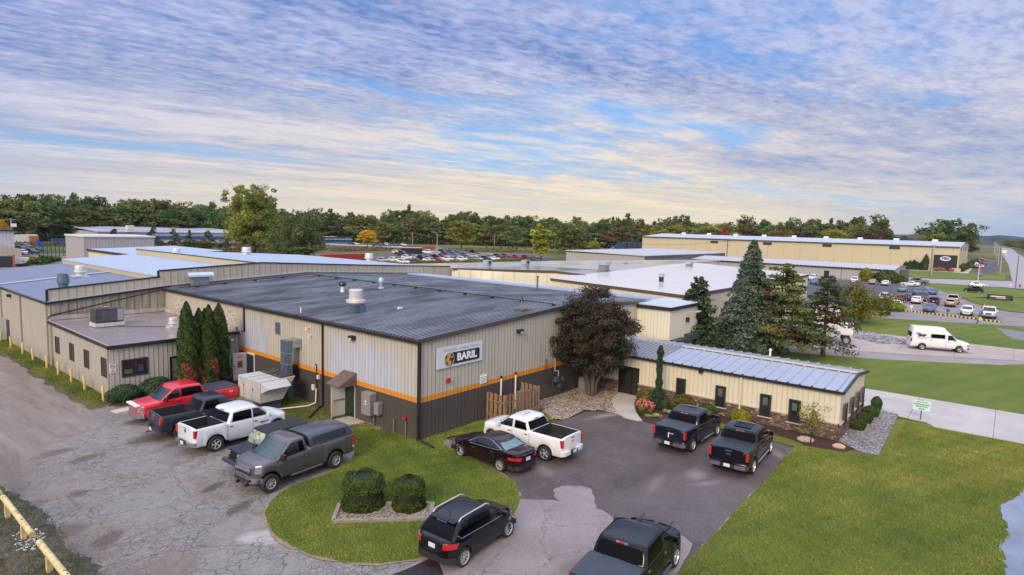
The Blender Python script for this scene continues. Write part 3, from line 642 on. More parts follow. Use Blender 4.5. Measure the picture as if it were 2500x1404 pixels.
wet_roof=roofmat('wet_roof',(0.17,0.18,0.19),(0.42,0.42,0.44),0.8,0.07,0.0,scale=0.12,stretch=(0.4,1.6,1),r2=0.2)
bronze=pm('bronze_trim',(0.040,0.026,0.026),0.38,0.3,0.25,3); steel=pm('galvanised',(0.42,0.44,0.47),0.35,0.7,0.25,3)
steelblue=pm('steel_blue',(0.17,0.23,0.30),0.35,0.6,0.3,2,streak=(1,1,0.3)); whitep=pm('white_paint',(0.72,0.72,0.74),0.35,0,0.06,3); offw=pm('offwhite_cabinet',(0.47,0.465,0.47),0.5,0,0.12,2.2,streak=(1,1,.4))
blackp=pm('black_plastic',(0.02,0.02,0.023),0.45,0,0.2); pvc=pm('pvc',(0.75,0.73,0.70),0.4); yel=pm('yellow_paint',(0.60,0.46,0.16),0.55,0,0.25,6,0.4,20)
redp=pm('red_paint',(0.45,0.02,0.02),0.4); greym=pm('grey_metal',(0.30,0.31,0.33),0.4,0.5,0.2,4); concm=pm('concrete_block',(0.4,0.38,0.36),0.9,0,0.15,6)
# ================================================================ main building
E1=5.85; RZ=6.62; YB=59.55
M=thing('metal_building','large beige metal building with charcoal base, orange stripe and dark ribbed roof','building',(37,42,0))
walls(M,'wall',[(22.63,YB),(22.63,25.1),(37.0,25.1),(51.4,25.1),(51.4,YB)],[E1,E1,RZ,E1,E1],sidA)
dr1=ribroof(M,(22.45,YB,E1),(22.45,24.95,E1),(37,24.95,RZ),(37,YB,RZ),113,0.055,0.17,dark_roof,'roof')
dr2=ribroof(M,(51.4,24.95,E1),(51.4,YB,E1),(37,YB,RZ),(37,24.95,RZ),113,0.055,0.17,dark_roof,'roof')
trim(M,'eave_gutter',[((22.44,YB,E1-0.13),(22.44,24.93,E1-0.13))],0.16,0.17,bronze)
trim(M,'gable_trim',[((22.5,24.99,E1-0.06),(37,24.99,RZ-0.06)),((37,24.99,RZ-0.06),(51.4,24.99,E1-0.06))],0.12,0.26,pm('gable_trim',(0.10,0.085,0.085),0.35,0.3))
trim(M,'corner_trim',[((22.60,25.07,0.0),(22.60,25.07,E1-0.1))],0.16,0.16,bronze)
trim(M,'ridge_cap',[((37,24.95,RZ+0.045),(37,YB,RZ+0.045))],0.45,0.05,dark_roof)
for y in (34.42,44.85):
    downspout(M,22.63,y,E1-0.2,0.05 if y<40 else 3.75,bronze)
# snow guard rail along the ridge and back along the roof, with clamps
mb=MB(); ym=57.3
rail=[(36.1,y) for y in np.arange(25.6,ym,3.0)]+[(36.1,ym)]
zr=lambda x:E1+(RZ-E1)*(x-22.45)/14.55
mb.tube([(x,y,zr(x)+0.17) for x,y in rail],0.035,6); mb.tube([(x,ym,zr(x)+0.17) for x in (36.1,33,30,27,24.6,22.9)],0.035,6)
sg=mb.build('snow_guard_pipe',blackp,M)
for x,y in rail[:-1]+[(x,ym) for x in (33,30,27,24.5)]:
    mb=MB(); mb.box((x,y,zr(x)+0.07),(0.32,0.16,0.16)); mb.build('clamp',blackp,M)
# wall A fittings
def light(x,y,z,face,lab,parent=M):
    mb=MB(); o=(-0.16,0) if face=='x' else (0,-0.16)
    mb.box((x+o[0],y+o[1],z),(0.32,0.42,0.26) if face=='x' else (0.42,0.32,0.26))
    t=mb.build('wall_light',blackp,parent,bevel=0.03); tag(t,lab)
    mb=MB(); mb.box((x+o[0]*1.9,y+o[1]*1.9,z-0.06),(0.05,0.3,0.13) if face=='x' else (0.3,0.05,0.13)); mb.build('lens',pm('lens',(0.5,0.5,0.48),0.2),t,world=False)
    return t
p=RX(864,824,22.63); light(22.63,p.y,p.z,'x','black wall light left of the corner')
p=RY(1266,808,25.1); light(p.x,25.1,p.z,'y','black wall light on the sign wall')
def louver(parent,face,c,w,h,n,fm,sm,lab=None):
    f=window(parent,face,c,w,h,0.06,gl=pm('dark_void',(0.02,0.022,0.025),0.6),fm=fm,label=lab,name='louver')
    mb=MB()
    for i in range(n):
        z=c[2]-h/2+(i+0.5)*h/n
        if face=='x': mb.add([(c[0]-0.03,c[1]-w/2+.03,z+h/n*.3),(c[0]-0.03,c[1]+w/2-.03,z+h/n*.3),(c[0]-0.09,c[1]+w/2-.03,z-h/n*.2),(c[0]-0.09,c[1]-w/2+.03,z-h/n*.2)],[(0,1,2,3)])
        else: mb.add([(c[0]-w/2+.03,c[1]-0.03,z+h/n*.3),(c[0]+w/2-.03,c[1]-0.03,z+h/n*.3),(c[0]+w/2-.03,c[1]-0.09,z-h/n*.2),(c[0]-w/2+.03,c[1]-0.09,z-h/n*.2)],[(0,1,2,3)])
    mb.build('slat',sm,f,world=False); return f
p=RX(679,801,22.63); louver(M,'x',p,0.62,0.82,6,steel,steelblue)
p=RY(1180,925,25.1); louver(M,'y',p,0.5,0.5,5,whitep,whitep)
for x,y in ((764,800),(770,818)):
    p=RX(x-8,y,22.63); mb=MB(); mb.tube([(22.63,p.y,p.z),(22.35,p.y,p.z),(22.35,p.y,p.z-0.14)],0.05,8); mb.build('vent_pipe',pvc,M)
for x,y in ((445,730),(437,740),(452,738),(440,749),(563,757),(571,767),(566,776),(577,776)):
    p=RX(x,y,22.63); mb=MB(); mb.tube([(22.63,p.y,p.z),(22.3,p.y,p.z),(22.3,p.y,p.z-0.12)],0.045,8); mb.build('vent_pipe',pvc,M)
# open steel door with canopy
dy0,dy1=31.05,31.95
mb=MB(); mb.box((22.61,(dy0+dy1)/2,1.1),(0.06,1.05,2.22)); dfr=mb.build('door_frame',whitep,M); mb=MB(); mb.box((22.57,(dy0+dy1)/2-0.0,1.06),(0.03,0.98,2.05)); mb.build('doorway',pm('dark_green_inside',(0.012,0.03,0.014),0.4,0,0.8,3),dfr,world=False)
mb=MB(); a=R(183); d0=Vector((22.55,dy1,0.1)); mb.beam(d0+Vector((0,0,1.04)),d0+Vector((math.cos(a)*0.98,-math.sin(a)*0.98,1.04)),0.05,2.05); dr=mb.build('door',pm('door_paint',(0.60,0.62,0.62),0.4),M)
mb=MB(); q=d0+Vector((math.cos(a)*0.12,-math.sin(a)*0.12-0.06,1.05)); q2=d0+Vector((math.cos(a)*0.86,-math.sin(a)*0.86-0.06,1.05)); mb.beam(q,q2,0.05,0.06); mb.build('panic_bar',greym,dr,world=False)
wood=pm('old_wood',(0.15,0.10,0.085),0.8,0,0.35,5,0.4,20,streak=(1,4,1))
mb=MB(); x0,x1=22.63,21.3; ya,yb=30.85,32.15; zt,zb=2.95,2.32
for i in range(8):
    u0=ya+(yb-ya)*i/8; u1=ya+(yb-ya)*(i+0.94)/8; mb.prism([(x0,zt),(x1,zb),(x1,zb-0.05),(x0,zt-0.05)],'y',u0,u1) if False else mb.add([(x0,u0,zt),(x0,u1,zt),(x1,u1,zb),(x1,u0,zb),(x0,u0,zt-.05),(x0,u1,zt-.05),(x1,u1,zb-.05),(x1,u0,zb-.05)],((0,1,2,3),(7,6,5,4),(0,4,5,1),(1,5,6,2),(2,6,7,3),(3,7,4,0)))
for u in (ya-0.03,yb): mb.add([(x0,u,zt-.02),(x1,u,zb-.02),(x1,u,zb-.12),(x0,u,zb-.12),(x0,u+.03,zt-.02),(x1,u+.03,zb-.02),(x1,u+.03,zb-.12),(x0,u+.03,zb-.12)],((0,1,2,3),(7,6,5,4),(0,4,5,1),(1,5,6,2),(2,6,7,3),(3,7,4,0)))
mb.build('door_canopy',wood,M)
tw=tag(MB().cyl((21.45,31.8,0.1),(21.62,31.85,1.25),0.05,0.045,7).build('wooden_prop',pm('raw_wood',(0.38,0.22,0.10),0.7,0,0.3),None),'short wooden post propping open the white steel door','wooden post')
# second door with exit sign, by the office
mb=MB(); mb.box((22.61,44.0,1.1),(0.06,1.15,2.22)); df2=mb.build('door_frame',whitep,M); MB().box((22.57,44.0,1.06),(0.03,0.98,2.05)).build('doorway',pm('dark_blue_inside',(0.012,0.016,0.028),0.4),df2,world=False)
mb=MB(); a=R(185); d0=Vector((22.54,44.55,0.1)); d1=d0+Vector((-0.98,0.10,0)); mb.beam(d0+Vector((0,0,1.06)),d1+Vector((0,0,1.06)),0.05,2.1); dr2_=mb.build('door',pm('door_paint_b',(0.52,0.52,0.54),0.45,0,0.12,3),M)
dd=(d1-d0).normalized(); nn=Vector((dd.y,-dd.x,0)); nn=nn if nn.y<0 else -nn
def onD(t,z,w_,h_,m,name,th=0.012,off=0.03):
    c=d0+dd*t+nn*(off)+Vector((0,0,z)); mb=MB(); mb.beam(c-dd*w_/2,c+dd*w_/2,th,h_); return mb.build(name,m,dr2_,world=False)
onD(0.5,1.85,0.40,0.24,redp,'exit_plate'); onD(0.48,1.2,0.36,0.46,pm('olive_notice',(0.14,0.10,0.05),0.6),'notice'); onD(0.48,1.42,0.36,0.1,redp,'notice_header',0.016)
onD(0.88,1.1,0.14,0.05,blackp,'lever',0.06); onD(0.88,0.9,0.05,0.06,blackp,'lock',0.03); onD(0.9,2.0,0.08,0.03,blackp,'closer',0.03)
text('EXIT',0.2,whitep,dr2_,'exit_lettering',TF(d0+dd*0.5+nn*0.042+Vector((0,0,1.85)),-dd),0.006)
mb=MB(); p=RX(776,945,22.63)
mb.tube([(22.52,p.y,2.8),(22.45,p.y,2.85),(22.52,p.y,2.75),(22.52,p.y,0.3)],0.035,6); mb.build('conduit',blackp,M)
for x,y,s in ((780,920,.22),(768,945,.3)): q=RX(x,y,22.63); MB().box((22.54,q.y,q.z),(0.14,s*0.8,s*1.2)).build('junction_box',whitep,M)
q=RX(722,905,22.63); MB().box((22.45,q.y,q.z),(0.34,0.5,0.9)).build('black_box',blackp,M)
# white conduit on the ground to the rooftop-type unit
# electrical cabinets near the corner
p=G(918,1030); 
EC=thing('electrical_cabinet','pair of grey electrical cabinets on the charcoal wall left of the corner','cabinet',(22.35,28.4,0.7))
MB().box((22.35,29.25,1.42),(0.5,0.85,1.35)).build('cabinet',pm('cabinet_grey',(0.30,0.30,0.31),0.45,0.3,0.1),EC,bevel=0.02)
MB().box((22.42,28.45,1.25),(0.36,0.42,0.72)).build('meter_box',pm('cabinet_grey',(0.3,0.3,0.31)),EC,bevel=0.02)
for dz in (1.6,1.42): MB().cyl((22.09,29.2,dz),(22.04,29.2,dz),0.06,n=10).build('meter',whitep,EC)
mb=MB(); mb.tube([(22.45,28.9,0.75),(22.45,28.9,0.0)],0.04,6); mb.build('conduit',greym,EC); MB().tube([(22.5,27.1,0.9),(22.5,27.1,0.05)],0.045,6).build('conduit',greym,EC)
FD=thing('fire_connection','red fire alarm bell and pipe low on the wall by the corner','bell',(22.5,26.0,0))
MB().cyl((22.6,26.2,1.15),(22.48,26.2,1.15),0.13,n=14).build('bell',redp,FD); MB().tube([(22.5,26.05,1.0),(22.5,26.05,0.0)],0.04,6).build('pipe',greym,FD)
tag(MB().cyl((24.85,25.08,3.15),(24.85,24.96,3.15),0.16,n=16).build('alarm_bell',redp,None),'round red alarm bell on the wall under the sign','bell')
# gas meter
GMt=thing('gas_meter','gas meter with piping on the sign wall next to the stone bed','gas meter',(34.6,24.8,0))
p=RY(1357,880,25.1); gx=p.x-0.2
mb=MB(); mb.tube([(gx,25.0,4.6),(gx,25.0,1.9),(gx+0.3,24.9,1.9),(gx+0.3,24.9,1.4)],0.05,8); mb.build('riser_pipe',pm('galv_pipe',(0.42,0.38,0.37),0.4,0.4),GMt)
mb=MB(); mb.tube([(gx-1.1,25.0,3.0),(gx-1.1,25.0,1.35),(gx-0.4,24.9,1.35)],0.03,6); mb.tube([(gx-0.45,24.85,0),(gx-0.45,24.85,1.5),(gx+0.6,24.85,1.5)],0.05,8); mb.tube([(gx+0.1,24.85,1.0),(gx+0.8,24.85,0.9)],0.04,6); mb.build('pipework',pm('pipe_dark',(0.05,0.07,0.085),0.4,0.4),GMt)
mb=MB(); mb.box((gx-0.05,24.8,1.35),(0.55,0.3,0.4)); mb.cyl((gx+0.6,24.8,1.25),(gx+0.6,24.6,1.25),0.2,n=14); mb.box((gx+0.35,24.8,0.85),(0.4,0.26,0.34)); mb.build('meter_body',pm('meter_teal',(0.07,0.12,0.13),0.45,0.3),GMt,bevel=0.03)
# sign
SG=thing('company_sign','white wall sign reading Sustainable Coating Solutions BARIL with a globe emblem','sign',(25.83,25.05,4.55))
MB().box((25.83,25.035,4.56),(3.86,0.06,1.24)).build('panel',pm('sign_white',(0.62,0.66,0.74),0.4),SG)
mb=MB(); x0,x1,z0,z1,r=25.05,27.48,4.09,4.79,0.09; pts=[(x0,z0)]
for cx,cz,a0 in ((x1-r,z0+r,-90),(x1-r,z1-r,0)):
    for i in range(6): t=R(a0+18*i); pts.append((cx+r*math.cos(t),cz+r*math.sin(t)))
pts.append((x0,z1)); mb.prism(pts,'y',24.985,25.004); mb.build('green_panel',pm('sign_green',(0.008,0.030,0.025),0.4),SG)
text('BARIL',0.60,pm('sign_letter',(0.78,0.80,0.85),0.4),SG,'lettering',TF(Vector((26.36,24.975,4.44)),(1,0,0)),0.028,0.004,sx=1.12).location=-Vector(SG.location)
for wd_,wx in (('Sustainable',24.98),('Coating',26.12),('Solutions',27.07)): text(wd_,0.235,pm('sign_grey',(0.30,0.34,0.42),0.5),SG,'lettering',TF(Vector((wx,25.0,4.98)),(1,0,0)),0.0,0.003,sx=1.02).location=-Vector(SG.location)
mb=MB(); C0=(24.86,4.42); rr=0.385
mb.prism([(C0[0]+(rr+.03)*math.cos(2*PI*i/32),C0[1]+(rr+.03)*math.sin(2*PI*i/32)) for i in range(32)],'y',24.972,24.985); mb.build('globe_rim',pm('sign_white',(0,0,0)),SG)
mb=MB(); mb.prism([(C0[0]+rr*math.cos(2*PI*i/32),C0[1]+rr*math.sin(2*PI*i/32)) for i in range(32)],'y',24.962,24.9715); gl_=mb.build('globe',pm('globe_slate',(0.035,0.045,0.07),0.4),SG)
land=[(-.10,.37),(.06,.36),(.12,.30),(.05,.24),(.10,.16),(.02,.08),(-.02,.0),(.02,-.07),(.10,-.10),(.14,-.2),(.10,-.32),(.0,-.37),(-.13,-.34),(-.09,-.22),(-.13,-.12),(-.22,-.08),(-.26,.0),(-.2,.1),(-.14,.2),(-.18,.28)]
mb=MB(); mb.prism([(C0[0]+a*1.1,C0[1]+b_) for a,b_ in land],'y',24.955,24.961); mb.prism([(C0[0]+a,C0[1]+b_) for a,b_ in [(.10,.14),(.22,.16),(.3,.22),(.33,.14),(.24,.08),(.14,.09)]],'y',24.955,24.961)
mb.prism([(C0[0]+a,C0[1]+b_) for a,b_ in [(-.37,-.05),(-.32,.12),(-.28,.05),(-.28,-.15),(-.2,-.3),(-.3,-.22)]],'y',24.955,24.961)
mb.prism([(C0[0]+a,C0[1]+b_) for a,b_ in [(.375,-.02),(.36,-.12),(.27,-.26),(.2,-.32),(.26,-.18),(.33,-.08)]],'y',24.955,24.961); mb.build('continents',pm('globe_gold',(0.62,0.32,0.04),0.4),SG)
# ================================================================ dock annex
D=thing('dock_annex','cream annex with light blue roof and grey dock shelters behind the right office','building',(52,26,0))
walls(D,'wall',[(48.1,25.09),(48.1,22.0),(54,22),(54,YB),(51.45,YB),(51.45,25.09)],[5.8]*6,sidC)
ribroof(D,(47.95,22-.15,5.86),(54.15,22-.15,5.86),(54.15,25.3,5.95),(47.95,25.3,5.95),14,0.05,0.12,blue_roof)
ribroof(D,(54.15,25.3,5.9),(54.15,YB,5.9),(51.3,YB,6.02),(51.3,25.3,6.02),60,0.05,0.12,blue_roof)
trim(D,'fascia',[((47.93,25.1,5.7),(47.93,21.85,5.7)),((47.93,21.84,5.7),(54.15,21.84,5.7))],0.08,0.28,bronze)
shel=pm('dock_shelter',(0.035,0.045,0.055),0.6,0,0.2)
for x0,x1,zt in ((48.25,50.7,2.95),(51.2,53.9,3.15)):
    mb=MB(); mb.box(((x0+x1)/2,21.7,zt-0.2),(x1-x0,0.6,0.5)); mb.box((x0+.22,21.7,zt/2-.22),(0.44,0.58,zt-.46)); mb.box((x1-.22,21.7,zt/2-.22),(0.44,0.58,zt-.46)); s=mb.build('dock_shelter',shel,D)
    MB().box(((x0+x1)/2,21.97,1.3),(x1-x0-0.9,0.05,2.6)).build('dock_door',whitep,s,world=False)
p=RY(1687,760,22.0); mb=MB(); mb.tube([(p.x-.9,21.98,p.z),(p.x-.1,21.5,p.z+.06)],0.03,6); mb.box((p.x+.15,21.35,p.z+.05),(0.55,.25,.12)); mb.build('arm_light',pm('lamp_alu',(.5,.5,.5),.4),D)
p=RY(1676,780,22.0); MB().box((p.x,21.88,p.z),(0.35,.22,.42)).build('wall_light',blackp,D,bevel=.03)
# ================================================================ left office (flat roof)
O=thing('flat_roof_office','low grey-beige office with flat brown membrane roof and row of windows','building',(18,52,0))
OX0,OX1,OY0,OY1,OZ=13.87,22.6,45.85,59.5,3.52
walls(O,'wall',[(OX0,OY1),(OX0,OY0),(OX1,OY0)],[OZ]*3,sidO)
slab(O,[(OX0-.1,OY0-.1,OZ+.12),(OX1,OY0-.1,OZ+.12),(OX1,OY1,OZ+.22),(OX0-.1,OY1,OZ+.22)],0.12,memb)
trim(O,'fascia',[((OX0-.14,OY1,OZ+.08),(OX0-.14,OY0-.16,OZ+.02))],0.08,0.2,bronze); trim(O,'fascia',[((OX0-.18,OY0-.15,OZ+.02),(OX1-.02,OY0-.15,OZ+.02))],0.1,0.24,bronze)
trim(O,'roof_edge',[((OX0-.1,OY0-.1,OZ+.16),(OX1-.02,OY0-.1,OZ+.16)),((OX0-.1,OY0-.1,OZ+.16),(OX0-.1,OY1,OZ+.26))],0.12,0.05,pm('membrane_edge',(0.33,0.31,0.33),0.4))
flash=pm('flashing',(0.42,0.38,0.36),0.6,0,0.35,1.5)
trim(O,'flashing',[((OX0,OY1-.12,OZ+.42),(OX1,OY1-.12,OZ+.42)),((OX1-.1,OY1-.2,OZ+.36),(OX1-.1,OY0+.1,OZ+.30))],0.14,0.34,flash)
downspout(O,OX0,OY0+.18,OZ,0.0,pm('gutter_beige',(0.35,0.33,0.28),0.5)); downspout(O,OX0,OY1-.6,OZ,0.05,pm('gutter_beige',(0,0,0)))
for x0,x1 in ((415,434),(520,541),(628,652),(757,779)):   # windows of the road wall, measured in the 3.053x enlargement
    ya=RX(x0/3.053,540+(915+(x0-415)*0.46)/3.053,OX0).y; yb=RX(x1*1.022/3.053,540+(930+(x0-415)*0.46)/3.053,OX0).y
    window(O,'x',Vector((OX0,(ya+yb)/2,2.0)),0.95,1.25,0.07,[0.0],fm=frameb)
window(O,'y',Vector((15.35,OY0,1.98)),1.55,1.12,0.09,[0.05],pane_patch=[(-.4,-.25,.5,.3,pm('dim_grey',(0.10,0.11,0.13),0.5)),(.35,-.1,.35,.5,pm('dim_blue',(0.03,0.05,0.11),0.5))])
dg=window(O,'y',Vector((18.15,OY0,1.17)),1.02,2.25,0.13,gl=pm('door_glass',(0.16,0.19,0.17),0.10,0,0.35,1.0,spec=.6),fm=pm('black_frame',(0.012,0.012,0.014),0.35),name='glass_door')
MB().box((18.15,OY0-.06,1.25),(0.9,0.03,0.035)).build('push_bar',blackp,dg,world=False)
MB().box((18.05,OY0-.032,0.55),(0.5,0.01,0.5)).build('boxes_inside',pm('box_brown',(0.13,0.07,0.03),0.8,0,.4),dg,world=False)
p=RY(552,835,OY0); mb=MB(); mb.cyl((p.x-.75,OY0-.28,p.z-.1),(p.x-.1,OY0-.28,p.z+.05),0.27,0.25,16); mb.cyl((p.x-.1,OY0-.28,p.z+.05),(p.x+.2,OY0-.28,p.z+.12),0.2,0.13,14); t=mb.build('exhaust_drum',pm('drum',(0.07,0.035,0.035),0.5,.3,.3),O,smooth=40)
MB().cyl((p.x+.2,OY0-.28,p.z+.12),(p.x+.45,OY0-.28,p.z+.16),0.07,n=10).build('exhaust_pipe',whitep,t,world=False)
NS=thing('no_parking_sign','small white sign with a red circle at the office corner','sign',(OX0+.1,OY0-.05,1.9))
MB().box((OX0+.12,OY0-.03,2.1),(0.4,0.03,0.62)).build('plate',whitep,NS); text('NO',0.11,blackp,NS,'wording',TF(Vector((OX0+.12,OY0-.05,1.98)),(1,0,0))).location=-Vector(NS.location); text('PARKING',0.075,blackp,NS,'wording',TF(Vector((OX0+.12,OY0-.05,1.87)),(1,0,0))).location=-Vector(NS.location)
mb=MB(); mb.lathe([(0.12,-.004),(0.15,-.004),(0.15,.004),(0.12,.004),(.12,-.004)],(OX0+.12,OY0-.05,2.24),20,'y'); mb.beam((OX0+.03,OY0-.052,2.32),(OX0+.21,OY0-.052,2.16),0.006,0.03); mb.build('red_circle',redp,NS); MB().box((OX0+.12,OY0-.048,2.24),(0.12,.006,.06)).build('car_symbol',blackp,NS)
# yellow bollards along the road wall
bo0=None
ys=[RX(x,y,OX0-.55).y for x,y in ((265,970),(262,965))]
bpx=[(262,985),(228,945),(198,925),(170,905),(141,880),(118,865),(95,845),(74,835),(55,818),(36,808)]
for i,(bx,by) in enumerate(((13.35,45.6),(13.35,49.4),(13.35,52.4),(13.35,55.6),(13.35,58.6),(13.35,62.6),(13.35,66.0),(13.35,70.0),(13.35,74.0),(13.35,78.5))):
    t=MB().lathe([(0,1.08),(.06,1.07),(.085,1.02),(.085,0)],(0,0,0),12).build('bollard',yel,None,smooth=50) if i==0 else copy_tree(bo0)
    if i==0: bo0=t
    t.location=(bx,by,0); t.rotation_euler=(R(random.uniform(-3,3)),R(random.uniform(-3,3)),0)
    tag(t,'yellow pipe bollard in the row along the grey-beige road wall','bollard','yellow bollards along the road wall')
# roof equipment on the office
def ac_unit(loc,lab,sz=(1.9,1.3,1.05)):
    t=thing('rooftop_unit',lab,'air conditioner',loc); mb=MB(); mb.box((0,0,.2),(sz[0]*1.05,sz[1]*1.1,.28)); mb.build('curb',pm('curb_white',(0.55,0.54,0.56),0.5,0,.15),t,world=False)
    MB().box((0,0,.4+sz[2]/2),sz).build('cabinet',pm('unit_dark',(0.075,0.075,0.085),0.5,.3,.3,3),t,world=False,bevel=.02)
    mb=MB()
    for i in range(9): mb.box((0,-sz[1]/2-.01,.55+i*.09),(sz[0]*.52,.02,.03))
    mb.build('coil_grille',pm('grille_grey',(0.2,0.2,0.22),.5,.4),t,world=False)
    MB().box((sz[0]*.38,-sz[1]/2-.02,.4+sz[2]/2),(sz[0]*.2,.04,sz[2]*.85)).build('side_panel',pm('unit_panel',(0.35,0.35,0.38),.5,.2),t,world=False)
    mb=MB(); mb.lathe([(.42,.0),(.45,.05),(.40,.05),(.38,0)],(-.3,0,.4+sz[2]),20); mb.build('fan_ring',greym,t,world=False)
    MB().cyl((-.3,0,.41+sz[2]),(-.3,0,.43+sz[2]),.38,n=20).build('fan',blackp,t,world=False); return t
ac_unit((16.3,54.2,OZ+.17),'dark box-shaped air conditioner on the flat brown office roof')
def roof_vent(loc,lab,r=.34,h=.75,m=None,col='mushroom',group=None):
    t=thing('roof_vent',lab,'roof vent',loc,group=group); m=m or pm('vent_white',(0.60,0.59,0.60),.4,.2,.12)
    MB().box((0,0,.08),(r*2.6,r*2.6,.16)).build('curb',m,t,world=False)
    MB().lathe([(0,h+.0),(r*.95,h),(r*1.0,h-.05),(r*1.0,h*.55),(r*1.18,h*.5),(r*1.18,h*.42),(r*.8,h*.36),(r*.8,.16)],(0,0,0),22).build('hood',m,t,smooth=35,world=False); return t
roof_vent((19.6,50.3,OZ+.15),'small white mushroom vent on the flat office roof',.3,.8)
tag(MB().tube([(16.6,52.9,OZ+.27),(19.0,50.9,OZ+.25),(22.2,49.6,OZ+.25)],.03,6).build('gas_pipe',blackp,None),'thin dark pipe lying across the flat brown office roof','pipe')
# ================================================================ parapet building and the blocks behind
P=thing('parapet_building','long beige metal building with stepped gable parapet behind the dark roof','building',(34,75,0))
prof=[(13.9,6.2),(22.2,6.85),(22.2,7.41),(32.0,7.89),(45.4,7.23),(59.1,6.65)]
mb=MB(); mb.prism([(x,z) for x,z in prof]+[(59.1,0),(13.9,0)],'y',YB,YB+.25); mb.build('parapet_wall',sidP,P)
mb=MB(); mb.quad((13.92,YB-.012,3.4),(22.5,YB-.012,3.4),(22.5,YB-.012,5.95),(13.92,YB-.012,5.2)); mb.build('stained_wall_panel',sidPd,P,)
trim(P,'parapet_cap',[((a[0],YB+.1,a[1]+.04),(b_[0],YB+.1,b_[1]+.04)) for a,b_ in zip(prof,prof[1:]) if a[0]!=b_[0]]+[((22.2,YB+.1,6.85),(22.2,YB+.1,7.45)),((13.88,YB+.1,5.0),(13.88,YB+.1,6.24))],.34,.10,bronze)
trim(P,'lean_gutter',[((13.75,YB-.12,5.13),(22.9,YB-.12,5.98))],0.16,0.16,bronze); trim(P,'metal_flashing',[((13.75,YB-.10,5.26),(22.9,YB-.10,6.11)),((22.9,YB-.06,6.1),(37,YB-.06,6.78)),((37,YB-.06,6.78),(54,YB-.06,6.05))],0.16,.05,pm('flashing_blue',(0.50,0.58,0.72),.35,.4))
mb=MB(); mb.tube([(13.7,YB-.2,3.9),(13.9,YB-.25,4.15),(22.3,YB-.25,5.75),(22.9,YB-.4,6.05)],.06,8); mb.build('drain_pipe',bronze,P)
walls(P,'wall',[(13.9,93),(13.9,YB+.2)],[5.15,5.15],sidO)
ribroof(P,(13.75,93,5.22),(13.75,YB+.25,5.22),(23.3,YB+.25,6.1),(23.3,93,6.1),55,.04,.1,grey_roof)
trim(P,'eave_gutter',[((13.72,93,5.1),(13.72,YB,5.1))],.14,.16,bronze)
trim(P,'roof_joint_cap',[((13.8,76.3,5.32),(23.3,76.3,6.2))],.4,.08,pm('cap_light',(0.62,0.66,0.75),.35,.2))
walls(P,'upper_wall',[(23.32,93.2),(23.32,YB+.25)],[6.62,6.62],siding('siding_strip',(0.50,0.45,0.30),.3,None,.1,.3),z0=5.6)
ribroof(P,(23.25,93.2,6.66),(23.25,YB+.25,6.66),(32,YB+.25,7.18),(32,93.2,7.18),56,.04,.1,blue_roof)
walls(P,'upper_wall',[(31.95,93.4),(31.95,YB+.25)],[7.84,7.84],MATS.get('x') or bpy.data.materials['siding_strip'],z0=6.5)
trim(P,'parapet_cap',[((31.93,93.4,7.86),(31.93,YB+.2,7.86))],.16,.08,bronze)
ribroof(P,(32,93.4,7.8),(32,YB+.25,7.8),(57,YB+.25,6.62),(57,93.4,6.62),56,.04,.1,blue_roof)
walls(P,'wall',[(32,93.4),(57,93.4),(57,YB+.25)],[7.8,6.6,6.6],sidP)
downs=pm('gutter_beige',(0,0,0))
for y in (YB+.6,68.4,75.6,82.5): downspout(P,13.9,y,5.0,0.0,downs)
p=RX(27,722,13.9); light(13.9,72,p.z,'x','black wall light high on the road wall',P)
mb=MB(); mb.box((13.6,74.3,1.15),(.62,.05,2.1)); t=mb.build('door',pm('door_paint',(0,0,0)),P); MB().box((13.88,73.6,1.1),(.05,1.0,2.1)).build('doorway',pm('dark_blue_inside',(0,0,0)),t,world=False)
A2=thing('rear_annex','low cream annex with dark fascia and blue roof beyond the parapet','building',(33,100,0))
walls(A2,'wall',[(31.5,112),(31.5,93.6),(44,93.6)],[7.0]*3,sidC); ribroof(A2,(31.3,112,7.05),(31.3,93.5,7.05),(44,93.5,7.5),(44,112,7.5),20,.04,.1,blue_roof); trim(A2,'fascia',[((31.25,112,6.95),(31.25,93.5,6.95)),((31.25,93.48,6.95),(44,93.48,7.3))],.1,.3,bronze)
# vents and hoods on these roofs
V=pm('vent_clear',(0.62,0.63,0.66),.3,.2,.1)
roof_vent((20.3,75.0,5.85),'white domed fan vent on the near left roof, behind the grey stack',.50,1.2,V); roof_vent((33.6,84.5,7.15),'white fan vent beside the strip wall of the blue roof',.48,1.15,V); roof_vent((42.5,83.5,7.25),'white drum vent on the broad blue roof left of centre',.58,1.2,V); roof_vent((58.0,76.0,6.4),'white drum vent at the right end of the long blue roof',.62,1.3,V)
t=thing('exhaust_stack','blue-grey cylindrical exhaust stack rising above the stepped parapet','exhaust stack',(15.4,61.5,5.3))
MB().lathe([(0,0),(.36,0),(.36,1.2),(.46,1.25),(.46,1.3),(.40,2.0),(.36,2.0),(.34,1.4)],(0,0,0),20).build('stack',steelblue,t,smooth=35,world=False)
t=thing('ridge_hood','long galvanised half-round exhaust hood against the beige parapet wall','exhaust hood',(25.3,58.6,6.0))
mb=MB(); n=10; prf=[(.5*math.cos(PI*i/n)*0.9,.85+.42*math.sin(PI*i/n)) for i in range(n+1)]; mb.prism([(a,b_) for a,b_ in prf],'x',-1.15,1.15); mb.build('hood',pm('hood_steel',(0.5,0.56,0.64),.28,.7),t,world=False,smooth=30); MB().box((0,0,.45),(1.5,.6,.9)).build('curb',greym,t,world=False)
